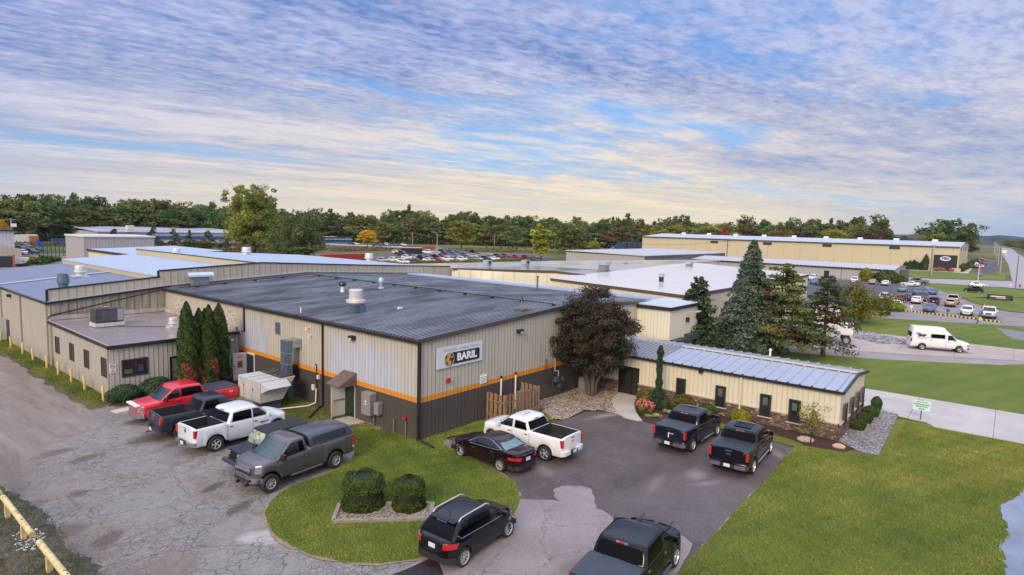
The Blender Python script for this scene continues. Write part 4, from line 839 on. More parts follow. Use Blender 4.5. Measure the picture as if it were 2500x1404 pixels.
# main roof equipment
t=thing('roof_fan','tall white cylindrical exhaust fan on a square curb on the dark roof','roof fan',(25.6,35.0,zr(25.6)+.03))
MB().box((0,0,.28),(.95,.95,.56)).build('curb',steelblue,t,world=False); MB().lathe([(0,1.62),(.44,1.60),(.48,1.55),(.48,.92),(.66,.88),(.68,.72),(.60,.62),(.42,.6),(.42,.5)],(0,0,0),26).build('fan_housing',pm('vent_white',(0,0,0)),t,world=False,smooth=35)
t=thing('turbine_vent','small black round turbine vent on the dark roof','roof vent',(30.8,44.0,zr(30.8)+.03)); MB().lathe([(.18,0),(.14,.3),(.14,.5)],(0,0,0),12).build('neck',whitep,t,world=False); MB().lathe([(0,.95),(.2,.92),(.33,.75),(.33,.62),(.18,.5)],(0,0,0),16).build('turbine',pm('turb',(0.05,.06,.07),.3,.7),t,world=False,smooth=40)
t=thing('turbine_vent','small silver round-topped vent near the snow rail','roof vent',(34.3,43.2,zr(34.3)+.03)); MB().lathe([(.3,0),(.16,.12),(.16,.45),(.26,.5),(.26,.75),(.2,.92),(0,.98)],(0,0,0),16).build('vent_body',pm('silver',(0.5,.56,.64),.3,.6),t,world=False,smooth=40)
t=thing('roof_pipe','thin pale vent pipe near the eave of the dark roof','vent pipe',(23.0,37.7,zr(23.0))); MB().tube([(0,0,0),(0,0,.42)],.05,8).build('pipe',pvc,t,world=False)
t=thing('roof_block','small white block lying on the dark ribbed roof','roof block',(28.2,33.4,zr(28.2)+.07)); MB().box((0,0,.06),(.34,.2,.14)).build('block',whitep,t,world=False)
t=thing('satellite_dish','small black satellite dish on a board near the gable of the dark roof','satellite dish',(33.2,26.3,zr(33.2)+.06)); MB().box((0,0,.05),(.7,.9,.1)).build('board',wood,t,world=False); MB().tube([(0,0,.1),(0,0,.85)],.035,6).build('mast',greym,t,world=False)
mb=MB(); mb.lathe([(0,0),(.16,.02),(.27,.07)],(0,0,0),16,'y'); o=mb.build('dish',blackp,t,world=False,smooth=40); o.location=(0,-.1,.85); o.rotation_euler=(R(-25),0,R(35))
t=thing('flue_pipe','tall thin steel flue rising from the far side of the dark roof','flue',(48.4,36.4,6.0)); MB().lathe([(0,1.5),(.14,1.5),(.14,1.35),(.09,1.35),(.09,-.1)],(0,0,0),10).build('flue',steelblue,t,world=False,smooth=40)
# big packaged unit and duct by the wall
H=thing('packaged_air_unit','big off-white packaged air unit with rain hood and two fans beside the orange-striped wall','air conditioner',(20.1,37.9,0))
mb=MB(); mb.box((20.0,37.4,.35),(1.25,2.2,.7)); mb.build('base',pm('base_teal',(0.09,0.125,0.13),.6,0,.2),H)
hx,hy0,hy1,zt,zb=19.02,35.95,38.75,2.06,.68
mb=MB(); mb.prism([(hx,zb),(20.6,zb),(21.5,zt),(hx,zt)],'y',hy0,hy1); mb.build('cabinet',offw,H,bevel=.025)
MB().box((20.95,(hy0+hy1)/2,zt+.012),(.98,hy1-hy0-.14,.03)).build('fan_deck',pm('deck_dark',(0.03,.03,.035),.5),H)
for cy in (36.62,38.06):
    f=MB().lathe([(.42,.0),(.49,.0),(.49,.06),(.42,.06),(.42,0)],(20.95,cy,zt+.03),24).build('fan_ring',pm('ring_dark',(0.10,.10,.12),.4,.3),H); mb=MB()
    for i in range(5): a=2*PI*i/5; mb.beam((20.95,cy,zt+.04),(20.95+.4*math.cos(a),cy+.4*math.sin(a),zt+.04),.13,.01)
    mb.build('fan_blades',pm('blade_grey',(0.07,.07,.08),.4),f,world=False)
hood=pm('hood_white',(0.50,0.50,0.53),.45)
mb=MB(); a0,a1=hx+.08,20.85; z1,z2,zz=2.0,1.62,1.30; yf=hy0-.55
mb.add([(a0,hy0,z1),(a1,hy0,z1),(a1+.05,yf,z2),(a0+.25,yf,z2),(a0,hy0,zz),(a1,hy0,z2-.02)],((0,1,2,3),(0,3,4),(1,5,2))); mb.build('rain_hood',hood,H)
for u in (36.9,38.0): MB().box((hx-.004,u,1.37),(.02,.02,1.3)).build('panel_seam',greym,H)
for u in (36.85,37.6): MB().box((19.75,u,zt+.008),(1.4,.03,.02)).build('top_seam',pm('seam_brown',(0.22,.19,.17),.7),H)
MB().box((hx-.01,37.95,1.55),(.03,.05,.12)).build('latch',blackp,H); MB().box((hx-.01,36.8,1.45),(.03,.05,.12)).build('latch',blackp,H)
DU=thing('sheet_metal_duct','tall galvanised duct rising behind the white air unit and entering the striped wall','duct',(21.8,37.5,0))
MB().box((21.78,37.5,2.25),(.38,.86,3.9)).build('riser',steelblue,DU,bevel=.012)
for z in (1.9,2.6,3.35): MB().box((21.78,37.5,z),(.43,.91,.05)).build('flange',steel,DU)
MB().box((22.2,37.5,3.92),(.9,.84,.52)).build('elbow',steel,DU,bevel=.012); MB().box((22.55,37.5,3.92),(.1,1.0,.66)).build('wall_collar',steel,DU)
q=thing('ground_conduit','white conduit running along the ground from the wall to the air unit','conduit',(22.3,35.6,0)); MB().tube([(22.45,35.0,1.2),(22.4,35.0,.25),(21.9,35.1,.12),(19.4,36.1,.12),(18.9,36.3,.12)],.045,8).build('pipe',pvc,q)
t=tag(MB().tube([(22.4,34.45,.15),(20.6,32.9,.10)],.06,6).build('downspout_extension',bronze,None),'dark downspout extension lying on the grass by the wall','pipe'); tag(MB().tube([(22.55,25.0,.15),(22.4,23.6,.1)],.06,6).build('downspout_extension',bronze,None),'brown downspout extension lying at the corner of the sign wall','pipe')
# ================================================================ right office
S2=thing('stone_base_office','single-storey cream office with stone wainscot and light ribbed metal roof','building',(44,15,0))
X0,X1,Y0,Y1,EZ,RZ2,RXX=40.0,47.5,7.2,24.6,3.02,3.45,43.9
walls(S2,'wall',[(X0,25.05),(X0,22.15)],[EZ]*2,sidC); walls(S2,'wall',[(X0,20.45),(X0,Y0),(RXX,Y0),(X1,Y0),(X1,25)],[EZ,EZ,RZ2,EZ,EZ],sidC); walls(S2,'wall',[(X0,22.15),(X0,20.45)],[EZ]*2,sidC,z0=2.15)
def stonemat():
    def fn(k,tc):
        x,y,z=k.sep(tc); cv=k.new('ShaderNodeCombineXYZ',i_X=k.math('ADD',x,y),i_Y=z).outputs[0]
        nv=k.new('ShaderNodeTexNoise',i_Vector=cv,i_Scale=3.0); off=k.new('ShaderNodeVectorMath',operation='MULTIPLY_ADD',i_0=nv.outputs['Color'],i_1=(.12,.05,0)); k.l.new(cv,off.inputs[2])
        mp=k.mapping(off.outputs[0],scale=(3.2,10,1))
        v=k.new('ShaderNodeTexVoronoi',feature='F1',i_Vector=mp,i_Scale=1.0); e=k.new('ShaderNodeTexVoronoi',feature='DISTANCE_TO_EDGE',i_Vector=mp,i_Scale=1.0)
        r=k.sep(v.outputs['Color'])[0]; cr=k.new('ShaderNodeValToRGB',i_Fac=r); el=cr.color_ramp.elements
        el[0].color=(0.10,0.065,0.055,1); el[1].color=(0.42,0.32,0.27,1)
        for ps,cc in ((.35,(0.17,0.10,0.085,1)),(.6,(0.24,0.16,0.135,1)),(.8,(0.20,0.175,0.17,1))): q=el.new(ps); q.color=cc
        c=k.mix(k.math('MULTIPLY',k.ramp(e.outputs[0],.10,.02),.8),cr.outputs[0],(0.05,0.035,0.03))
        return c,k.math('ADD',k.ramp(e.outputs[0],0,.15),k.math('MULTIPLY',r,.6)),None
    return groundmat('ledge_stone',fn,rough=.85,bumpn=.04)
stm=stonemat(); sill=pm('stone_sill',(0.48,0.42,0.36),.7,0,.1)
b=MB(); b.box((X0-.05,13.83,.5),(.1,13.3,1.0)); b.box((X0-.05,23.6,.5),(.1,2.8,1.0)); b.box((X0+3.7,Y0-.05,.5),(7.6,.1,1.0)); b.build('stone_wainscot',stm,S2)
b=MB(); b.box((X0-.07,13.82,1.03),(.16,13.36,.06)); b.box((X0-.07,23.6,1.03),(.16,2.8,.06)); b.box((X0+3.7,Y0-.07,1.03),(7.7,.16,.06)); b.build('stone_ledge',sill,S2)
ribroof(S2,(X0-.15,25.0,EZ+.03),(X0-.15,18.9,EZ+.03),(RXX,18.9,RZ2+.03),(RXX,25.0,RZ2+.03),18,.06,.14,roofmat('grey_rib_roof',(0.30,0.29,0.33),(0.20,0.19,0.22),.6,.32,.4),'roof')
ribroof(S2,(X0-.15,18.88,EZ+.03),(X0-.15,Y0-.15,EZ+.03),(RXX,Y0-.15,RZ2+.03),(RXX,18.88,RZ2+.03),17,.07,.14,galv_roof,'roof',top=.4)
ribroof(S2,(X1+.15,Y0-.15,EZ+.03),(X1+.15,25,EZ+.03),(RXX,25,RZ2+.03),(RXX,Y0-.15,RZ2+.03),26,.07,.14,galv_roof,'roof',top=.4)
trim(S2,'ridge_cap',[((RXX,18.9,RZ2+.1),(RXX,Y0-.16,RZ2+.1))],.34,.07,pm('cap_cream',(0.50,0.48,0.46),.4)); 
trim(S2,'eave_gutter',[((X0-.2,25,EZ-.05),(X0-.2,Y0-.2,EZ-.05))],.13,.15,bronze); trim(S2,'gable_trim',[((X0-.2,Y0-.19,EZ-.02),(RXX,Y0-.19,RZ2-.02)),((RXX,Y0-.19,RZ2-.02),(X1+.15,Y0-.19,EZ-.02))],.1,.2,bronze)
for yw in (17.15,14.34,11.43,9.67):
    window(S2,'x',Vector((X0-.135,yw,1.30)),.62,1.42,.08,fm=frameb,pane_patch=[(.02,.3,.3,.5,pm('dim_reflection',(0.10,0.12,0.14),.3))] if yw<15 else None)  # small patch paints a dim reflection on the pane
    MB().box((X0-.13,yw,.57),(.2,.9,.07)).build('window_sill',sill,S2)
MB().box((X0+.12-.26,9.55,.95),(.012,.3,.3)).build('yellow_reflection',pm('dim_yellow',(0.5,.42,.08),.5),S2) if False else None
for xw in (41.1,43.1,44.9,46.6):
    window(S2,'y',Vector((xw,Y0-.135,1.45)),.55,1.25,.08,fm=frameb)
downspout(S2,X0-.08,13.03,EZ-.1,.35,pm('spout_cream',(0.66,0.62,0.5),.4))
p=RX(1713,907,X0); MB().box((X0-.12,p.y,p.z),(.22,.26,.16)).build('wall_light',bronze,S2)
# recessed entrance
e=MB(); e.box((X0+.75,21.3,-.0+.06),(1.5,1.7,.1)); e.build('entrance_floor',greym,S2)
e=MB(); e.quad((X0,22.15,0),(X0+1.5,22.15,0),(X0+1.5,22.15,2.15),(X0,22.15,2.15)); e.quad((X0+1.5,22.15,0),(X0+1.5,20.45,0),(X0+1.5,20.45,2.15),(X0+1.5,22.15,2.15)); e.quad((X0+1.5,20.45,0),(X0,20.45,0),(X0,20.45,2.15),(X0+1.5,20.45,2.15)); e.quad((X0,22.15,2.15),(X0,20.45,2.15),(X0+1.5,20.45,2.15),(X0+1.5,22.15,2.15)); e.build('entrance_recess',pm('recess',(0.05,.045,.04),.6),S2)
e=MB(); 
for y in (20.5,21.05,22.1): e.box((X0-.02,y,1.08),(.09,.09,2.14))
e.box((X0-.02,21.3,2.12),(.09,1.7,.09)); e.box((X0-.02,21.3,.08),(.08,1.7,.1)); ef=e.build('entrance_frame',pm('black_frame',(0,0,0)),S2)
MB().box((X0,21.3,1.1),(.02,1.6,2.0)).build('entrance_glass',pm('entrance_glass',(0.018,.018,.017),.06,spec=.8),ef,world=False)
t=thing('roof_pipe','white pipe with cone cap and red base on the light office roof','vent pipe',(46.0,13.1,3.22)); MB().lathe([(0,.75),(.13,.58),(.07,.56),(.07,.0)],(0,0,0),12).build('pipe',whitep,t,world=False); MB().lathe([(.09,.14),(.12,.0)],(0,0,0),12).build('red_base',redp,t,world=False)
# ================================================================ membrane-roof building on the right
W=thing('white_roof_building','large low building with bright white membrane roof and brown edge','building',(85,38,0))
c1,c2,c3,c4=(61.9,44.5),(57.5,24.9),(103.5,24.6),(117,49.5); 
walls(W,'wall',[c1,c2,c3,c4],[5.95]*4,sidC); slab(W,[(*c1,6.05),(*c2,6.0),(*c3,6.15),(*c4,6.3)],.12,white_roof)
trim(W,'fascia',[((c1[0]-.06,c1[1],5.9),(c2[0]-.06,c2[1],5.85)),((c2[0],c2[1]-.06,5.85),(c3[0],c3[1]-.06,6.0))],.12,.3,pm('brown_trim',(0.10,.065,.055),.5)); 
for (x,y,s,l) in ((80.4,47.9,(1.5,1.5,1.4),'tall silver vent box on the wet edge of the white roof'),(102.5,43.8,(1.5,1.0,1.0),'small beige unit far back on the white roof'),(69.1,33.0,(.55,.55,1.0),'slim dark-topped vent in the middle of the white roof')):
    t=thing('roof_box',l,'roof vent',(x,y,6.12)); MB().box((0,0,s[2]*.3),(s[0]*.8,s[1]*.8,s[2]*.6)).build('curb',greym if s[0]>1 else blackp,t,world=False); MB().box((0,0,s[2]*.8),(s[0],s[1],s[2]*.4)).build('cap',pm('cap_metal',(0.45,.47,.5),.4,.3),t,world=False)
W2=thing('wet_roof_building','beige building with wide rain-wet roof reflecting the sky, behind the parapet','building',(85,60,0))
walls(W2,'wall',[(57.2,66.5),(59.2,YB+.2),(59.2,YB),(83.4,YB-.0),(92.5,YB)],[6.4,6.42,6.42,5.25+.5,5.1],sidC)
w2=[(57.1,70.5,6.45),(59.1,YB-.05,6.47),(83,YB-.05,5.85),(92,44.8,5.95),(140,46,6.0),(140,55,6.0),(84,74,6.3)]
w2=[(57.1,71,6.45),(59.1,YB-.05,6.47),(66,55.5,6.2),(70.3,44.8,5.9),(63,44.6,5.9),(100,44.4,5.9),(134,47.5,6.1),(134,53,6.1),(84,71.5,6.3)]
slab(W2,[(57.1,70,6.42),(59.1,YB-.05,6.44),(64.5,YB-.05,6.3),(79.5,YB-.05,6.1),(84,45.5,5.92),(113,49.8,6.2),(134,50,6.2),(134,54,6.2),(92,66.5,6.25)],.15,wet_roof)
slab(W2,[(59.15,YB-.06,6.40),(59.15,YB-.3,6.40),(70.2,49.8,6.28),(70.2,44.7,5.98),(80.5,45,5.98),(79.6,YB-.06,6.08)],.2,wet_roof)
walls(W2,'wall',[(59.15,YB-.3),(70.1,49.8),(70.1,44.6)],[6.3,6.2,6.0],sidC)
trim(W2,'fascia',[((59.15,YB-.4,6.32),(70.1,49.7,6.2)),((70.05,49.7,6.2),(70.05,44.6,6.0))],.2,.3,pm('brown_trim',(0,0,0)))
for (x,y,l) in ((72.2,64.4,'dark roof vent on the wet roof, left of the twin boxes'),(79.0,62.0,'boxy roof unit with a round fan on the wet roof'),):
    t=thing('roof_box',l,'roof vent',(x,y,6.25)); MB().box((0,0,.35),(1.2,.9,.7)).build('cabinet',pm('cap_metal',(0,0,0)),t,world=False); MB().cyl((.1,-.46,.38),(.1,-.48,.38),.28,n=16).build('fan',blackp,t,world=False)
L0=thing('low_link_roof','low white-roofed link building between the dark roof and the white roof','building',(60,48,0))
walls(L0,'wall',[(57,53),(57,44.6),(61.7,44.6)],[5.0]*3,sidC); slab(L0,[(56.8,44.4,5.1),(62,44.4,5.1),(62,56,5.1),(58,56,5.1)],.12,white_roof); 
# ================================================================ distant buildings
T=thing('tan_warehouse','very long tan panel warehouse with pale metal roof and black banner at its end','warehouse',(320,80,0))
TX0,TX1,TY0,TY1,TZ,TRX,TRZ=289.4,372,15.8,150,9.6,338,12.0
pr=RY(2354.6,592.1,TY0); TRX,TRZ=pr.x,pr.z; pq=RY(2364.6,599.3,TY0); TX1=pq.x
walls(T,'wall',[(TX0,TY1),(TX0,TY0),(TRX,TY0),(TX1,TY0),(TX1,TY1)],[TZ,TZ,TRZ-.1,pq.z-.1,pq.z-.1],sidT)
whr=roofmat('warehouse_roof',(0.55,0.58,0.68),(0.45,0.48,0.58),.4,.4,.2,scale=.05)
slab(T,[(TX0-.5,TY1,TZ+.15),(TX0-.5,TY0-.3,TZ+.15),(TRX,TY0-.3,TRZ+.1),(TRX,TY1,TRZ+.1)],.35,whr); slab(T,[(TRX,TY1,TRZ+.1),(TRX,TY0-.3,TRZ+.1),(TX1+.5,TY0-.3,pq.z+.1),(TX1+.5,TY1,pq.z+.1)],.35,whr)
trim(T,'eave_gutter',[((TX0-.6,TY1,TZ-.1),(TX0-.6,TY0,TZ-.1))],.3,.35,pm('dark_trim',(0.07,.06,.06),.5))
for i in range(9): y=TY0+10+i*14; MB().cyl((TRX,y-1,TRZ+.3),(TRX,y+1,TRZ+.3),.6,n=8).build('ridge_vent',whitep,T)
for x0,x1,y in ((1735,1753,591),(1863,1884,595),(2008,2030,599.5),(2171,2197,605)):
    a=RX(x0,y,TX0); c=RX(x1,y,TX0); louver(T,'x',(a+c)/2,abs(a.y-c.y),1.2,3,frameb,pm('dark_slat',(.03,.03,.03),.5))
a=RX(2279,640,TX0); c=RX(2337,640,TX0); zt=RX(2300,622.5,TX0).z; BN=thing('banner','black banner with an oval blue and white logo covering the warehouse doorway','banner',(TX0-.1,(a.y+c.y)/2,0))
MB().box((TX0-.12,(a.y+c.y)/2,zt/2+.2),(.15,abs(a.y-c.y),zt-.4)).build('cloth',pm('banner_black',(0.012,.013,.022),.5,0,.5,.4,.5,.5),BN)
bc=RX(2308,631.5,TX0-.25); mb=MB(); mb.lathe([(0,0),(1,0)],(0,0,0),28,'x'); o=mb.build('logo_oval',pm('sign_white',(0,0,0)),BN,world=False); o.location=bc-Vector(BN.location); o.scale=(1,1.75,.9)
text('TBD',1.1,pm('logo_blue',(0.03,.08,.5),.5),BN,'logo_lettering',TF(Vector((-.05,0,0)),(0,-1,0)),.08,sx=1.1).location=bc-Vector(BN.location)
for x,z in ((2238,0),): pass
for i in range(5):
    q=RX(1580+i*15,613,TX0); MB().box((TX0-.1,q.y,1.3),(.1,2.4,2.6)).build('dock_door',pm('dark_void',(0,0,0)),T)
for i,u in enumerate((2348,2353,2357,2360)): q=RY(u,604,TY0); MB().box((q.x,TY0-.05,q.z-.6),(2.2,.06,1.6)).build('window',glass,T)
F1=thing('grey_metal_building','long low grey ribbed metal building with white ribbed roof beside the car lot','building',(205,50,0))
gz=3.45; gp=RY(2194,644,25.1)
walls(F1,'wall',[(196.3,83.5),(196.3,25.1),(208,25.1),(221,25.1),(221,83)],[gz,gz,4.3,gz+.2,gz+.2],sidG)
ribroof(F1,(195.9,83.5,gz+.05),(195.9,24.8,gz+.05),(208,24.8,4.4),(208,83.5,4.4),60,.12,.3,roofmat('lot_roof',(.58,.57,.6),(.5,.5,.54),.4,.4,.2),'roof'); slab(F1,[(208,83.5,4.4),(208,24.8,4.4),(221.3,24.8,gz+.3),(221.3,83.5,gz+.3)],.1,MATS.get('q') or bpy.data.materials['lot_roof'])
trim(F1,'eave_gutter',[((195.8,83.5,gz-.1),(195.8,24.8,gz-.1))],.2,.25,bronze)
for px in (1752,2054): q=RX(px,665,196.3); downspout(F1,196.3,q.y,gz,0,bronze,r=.1)
q=RX(2017,680,196.3); window(F1,'x',Vector((196.28,q.y,1.1)),1.3,2.2,.12,name='door',fm=pm('brown_trim',(0,0,0))); q=RX(2123,680,196.3); window(F1,'x',Vector((196.28,q.y,1.6)),1.9,1.4,.12)
MB().box((214,24.3,1.5),(8,1.2,3.0)).build('entrance_canopy',pm('canopy_dark',(.10,.085,.08),.5),F1)
F2=thing('slate_building','low slate-grey flat building in front of the tan warehouse','building',(195,95,0))
walls(F2,'wall',[(164,112),(164,84),(229,84),(229,112)],[4.9]*4,sidG2); slab(F2,[(163.5,83.5,5.1),(229.5,83.5,5.1),(229.5,112,5.5),(163.5,112,5.5)],.2,roofmat('slate_roof',(.5,.5,.54),(.4,.4,.44),.4,.4,0))
walls(F2,'side_wall',[(163.95,112),(163.95,84)],[4.8]*2,sidG)
a=G(162,632); X=a.x; c=None
for yy in np.arange(206,150,-.5):
    v=RM.transposed()@(Vector((X,yy,3))-Vector((0,0,CH)))
    if CX+FPX*v.x/-v.z>205: c=yy; break
bz=HT(Vector((X,c,0)),205,578); F3=thing('box_shed','tall windowless grey metal box building at the left beyond the roofs','building',(X,c,0))
walls(F3,'wall',[(X,a.y),(X,c),(X+17.2,c),(X+17.2,a.y)],[bz]*4,sidG); slab(F3,[(X-.3,c-.3,bz+.3),(X+17.5,c-.3,bz+.3),(X+17.5,a.y,bz+.3),(X-.3,a.y,bz+.3)],.4,whitep)
b0=G(37,628); bz=HT(b0,37,563); F4=thing('corner_warehouse','pale grey metal building cut by the left edge of the picture','building',b0)
walls(F4,'wall',[(b0.x-25,b0.y+30),(b0.x-25,b0.y),(b0.x,b0.y),(b0.x,b0.y+30)],[bz+.6,bz+.6,bz,bz],sidW); slab(F4,[(b0.x-25.5,b0.y-.5,bz+.8),(b0.x+.4,b0.y-.5,bz+.2),(b0.x+.4,b0.y+30,bz+.2),(b0.x-25.5,b0.y+30,bz+.8)],.4,bronze)
MB().box((b0.x-5.5,b0.y-.05,3.5),(4,.1,7)).build('overhead_door',pm('door_maroon',(.05,.03,.035),.5),F4)
mb=MB(); mb.prism([(b0.x-5.0,0),(b0.x+.3,0),(b0.x+.3,2.6),(b0.x-5.0,3.6)],'y',b0.y-6,b0.y-.3); mb.build('lean_to',siding('siding_lean',(.45,.44,.36),.6,None,.15,.3),F4)
F5=thing('far_grey_factory','very long pale blue-grey factory with white roof in front of the woods','building',(150,320,0))
zt5=HT(Vector((110,312,0)),300,566)
walls(F5,'wall',[(92,360),(92,312),(158,312)],[zt5]*3,sidW); walls(F5,'wall',[(158,312),(225,312),(225,330)],[zt5-3]*3,sidW)
slab(F5,[(91,311.5,zt5+.2),(158,311.5,zt5+.2),(158,355,zt5+2.2),(91,355,zt5+2.2)],.4,roofmat('factory_roof',(.42,.42,.52),(.6,.6,.68),.4,.4,0)); slab(F5,[(158,311.5,zt5-2.8),(225,311.5,zt5-2.8),(225,330,zt5-1.8),(158,330,zt5-1.8)],.3,whitep)
MB().box((125,311.9,3.0),(66,.1,1.6)).build('blue_band',pm('band_blue',(.03,.10,.28),.5),F5); MB().box((192,311.9,2.2),(66,.1,3.4)).build('blue_band',pm('band_blue',(0,0,0)),F5)
for i in range(9): MB().box((192+i*3.6-2,311.8,2.6),(2.2,.1,1.6)).build('window',glass,F5)
MB().box((104,311,7),(3,2,3)).build('wall_unit',whitep,F5)
# ================================================================ vehicles
def paint(name,c,rough=0.22,metal=0.0,coat=0.6,dirt=0.25):
    if name in MATS: return MATS[name]
    m=bpy.data.materials.new(name); m.use_nodes=True; k=NT(m.node_tree); p=k.n['Principled BSDF']
    tc=k.new('ShaderNodeTexCoord').outputs['Object']; z=k.sep(tc)[2]; n=k.noise(tc,3.0,4,.7)
    f=k.math('MULTIPLY',k.ramp(z,0.95,0.25),k.math('MULTIPLY',n,dirt*2))
    k.l.new(k.mix(f,c,(0.16,0.135,0.12)),p.inputs['Base Color']); p.inputs['Roughness'].default_value=rough; p.inputs['Metallic'].default_value=metal
    p.inputs['Coat Weight'].default_value=coat*(.5 if max(c)<.06 else .7); p.inputs['Coat Roughness'].default_value=0.04; p.inputs['Specular IOR Level'].default_value=.36 if max(c)<.06 else .5; MATS[name]=m; return m
tyrem=pm('tyre',(0.022,0.022,0.024),.75,0,.3,6); rimm=pm('rim_alloy',(0.62,0.63,0.66),.28,.45); rimd=pm('rim_back',(0.03,0.03,0.032),.5); chrome=pm('chrome',(0.62,0.63,0.66),.12,1.0)
carglass=pm('car_glass',(0.010,0.014,0.016),.03,0,spec=.75); tint=pm('tinted_glass',(0.003,0.003,0.004),.06,0,spec=.12); lensr=pm('tail_lens',(0.50,0.015,0.02),.15,coat=.6); lensw=pm('head_lens',(0.34,0.36,0.39),.08,.5,.5,14,coat=.6); amber=pm('amber_lens',(0.7,.25,.02),.2)
liner=pm('bed_liner',(0.022,0.022,0.026),.6,0,.35,5,.3,30); under=pm('underbody',(0.012,0.012,0.013),.8); tonn=pm('tonneau_vinyl',(0.040,0.046,0.066),.42,0,.15,3,.15,60); platem=pm('licence_plate',(0.62,0.68,0.74),.4); gapm=pm('panel_gap',(0.02,0.02,0.022),.7)
def lerp(a,b,t): return a+(b-a)*t
def pl(pts,x):
    if x<=pts[0][0]: return pts[0][1]
    for (a,b),(c,d) in zip(pts,pts[1:]):
        if x<=c:
            t=(x-a)/(c-a) if c>a else 1; return b+(d-b)*t
    return pts[-1][1]
WHEELS={}
def wheel_meshes(rt,tw,rr,style):
    key=(rt,tw,rr,style)
    if key in WHEELS: return WHEELS[key]
    t=MB().lathe([(rr,-tw/2),(rt*.93,-tw/2),(rt*.985,-tw/2+.03),(rt,-tw/2+.06),(rt,tw/2-.06),(rt*.985,tw/2-.03),(rt*.93,tw/2),(rr,tw/2-.01)],(0,0,0),26,'y').me('wheel',tyrem,smooth=50)
    m=MB(); m.lathe([(0,tw/2-.09),(rr,tw/2-.09)],(0,0,0),24,'y',mi=1); m.lathe([(rr*.90,tw/2-.05),(rr*.93,tw/2-.005),(rr*.985,tw/2-.0),(rr*1.0,tw/2-.03)],(0,0,0),24,'y')
    m.lathe([(0,tw/2-.03),(rr*.2,tw/2-.03),(rr*.24,tw/2-.07)],(0,0,0),16,'y')
    ns,ws=style
    for i in range(ns):
        a=2*PI*i/ns; c,s=math.cos(a),math.sin(a); w0,w1=rr*ws*.8,rr*ws
        P=lambda r,u,y:(r*c-u*s,y,r*s+u*c)
        m.add([P(rr*.15,-w0,tw/2-.04),P(rr*.15,w0,tw/2-.04),P(rr*.92,w1,tw/2-.02),P(rr*.92,-w1,tw/2-.02),P(rr*.15,-w0,tw/2-.09),P(rr*.15,w0,tw/2-.09),P(rr*.92,w1,tw/2-.08),P(rr*.92,-w1,tw/2-.08)],((0,1,2,3),(0,4,5,1),(1,5,6,2),(2,6,7,3),(3,7,4,0)))
    r=m.me('rim',[rimm,rimd],smooth=30); WHEELS[key]=(t,r); return t,r
class Cab:
    def __init__(s,S):
        s.S=S; s.x0b,s.x0r,s.x1r,s.x1b,s.zr,s.wb,s.wr=S['cab']
    def front(s,t): return lerp(s.x0b,s.x0r,t)-.05*math.sin(PI*t)*-1
    def rear(s,t): return lerp(s.x1b,s.x1r,t)-.02*math.sin(PI*t)
    def hw(s,t): return lerp(s.wb,s.wr,t)+.03*math.sin(PI*t)
    def zb(s,x): return pl(s.S['top'],x)-.015
    def z(s,x,t):
        xc=(s.x0r+s.x1r)/2; L=max(.6,(s.x0r-s.x1r)/2); cam=s.S.get('camber',.03)*min(2.5,((x-xc)/L)**2)
        return lerp(s.zb(x),s.zr-cam,t)
    def ring(s,t,inset=0,dz=0,rc=.16,nf=7,ns=9):
        f,r,w=s.front(t)-inset,s.rear(t)+inset,s.hw(t)-inset; pts=[]; bul=s.S.get('bulge',.10)
        def fx(y): return f-bul*(y/w)**2 if w>0 else f
        rb=s.S.get('rbulge',.04)
        def rx(y): return r+rb*(y/w)**2
        wi=max(.05,w-rc*.6)
        for i in range(nf): y=lerp(wi,-wi,i/(nf-1)); pts.append((fx(y),y))
        xa,xb=fx(wi)-rc*.6,rx(wi)+rc*.5
        for i in range(ns): x=lerp(xa,xb,i/(ns-1)); pts.append((x,-w))
        for i in range(nf): y=lerp(-wi,wi,i/(nf-1)); pts.append((rx(y),y))
        for i in range(ns): x=lerp(xb,xa,i/(ns-1)); pts.append((x,w))
        return [(x,y,s.z(x,min(t,1))+dz) for x,y in pts]
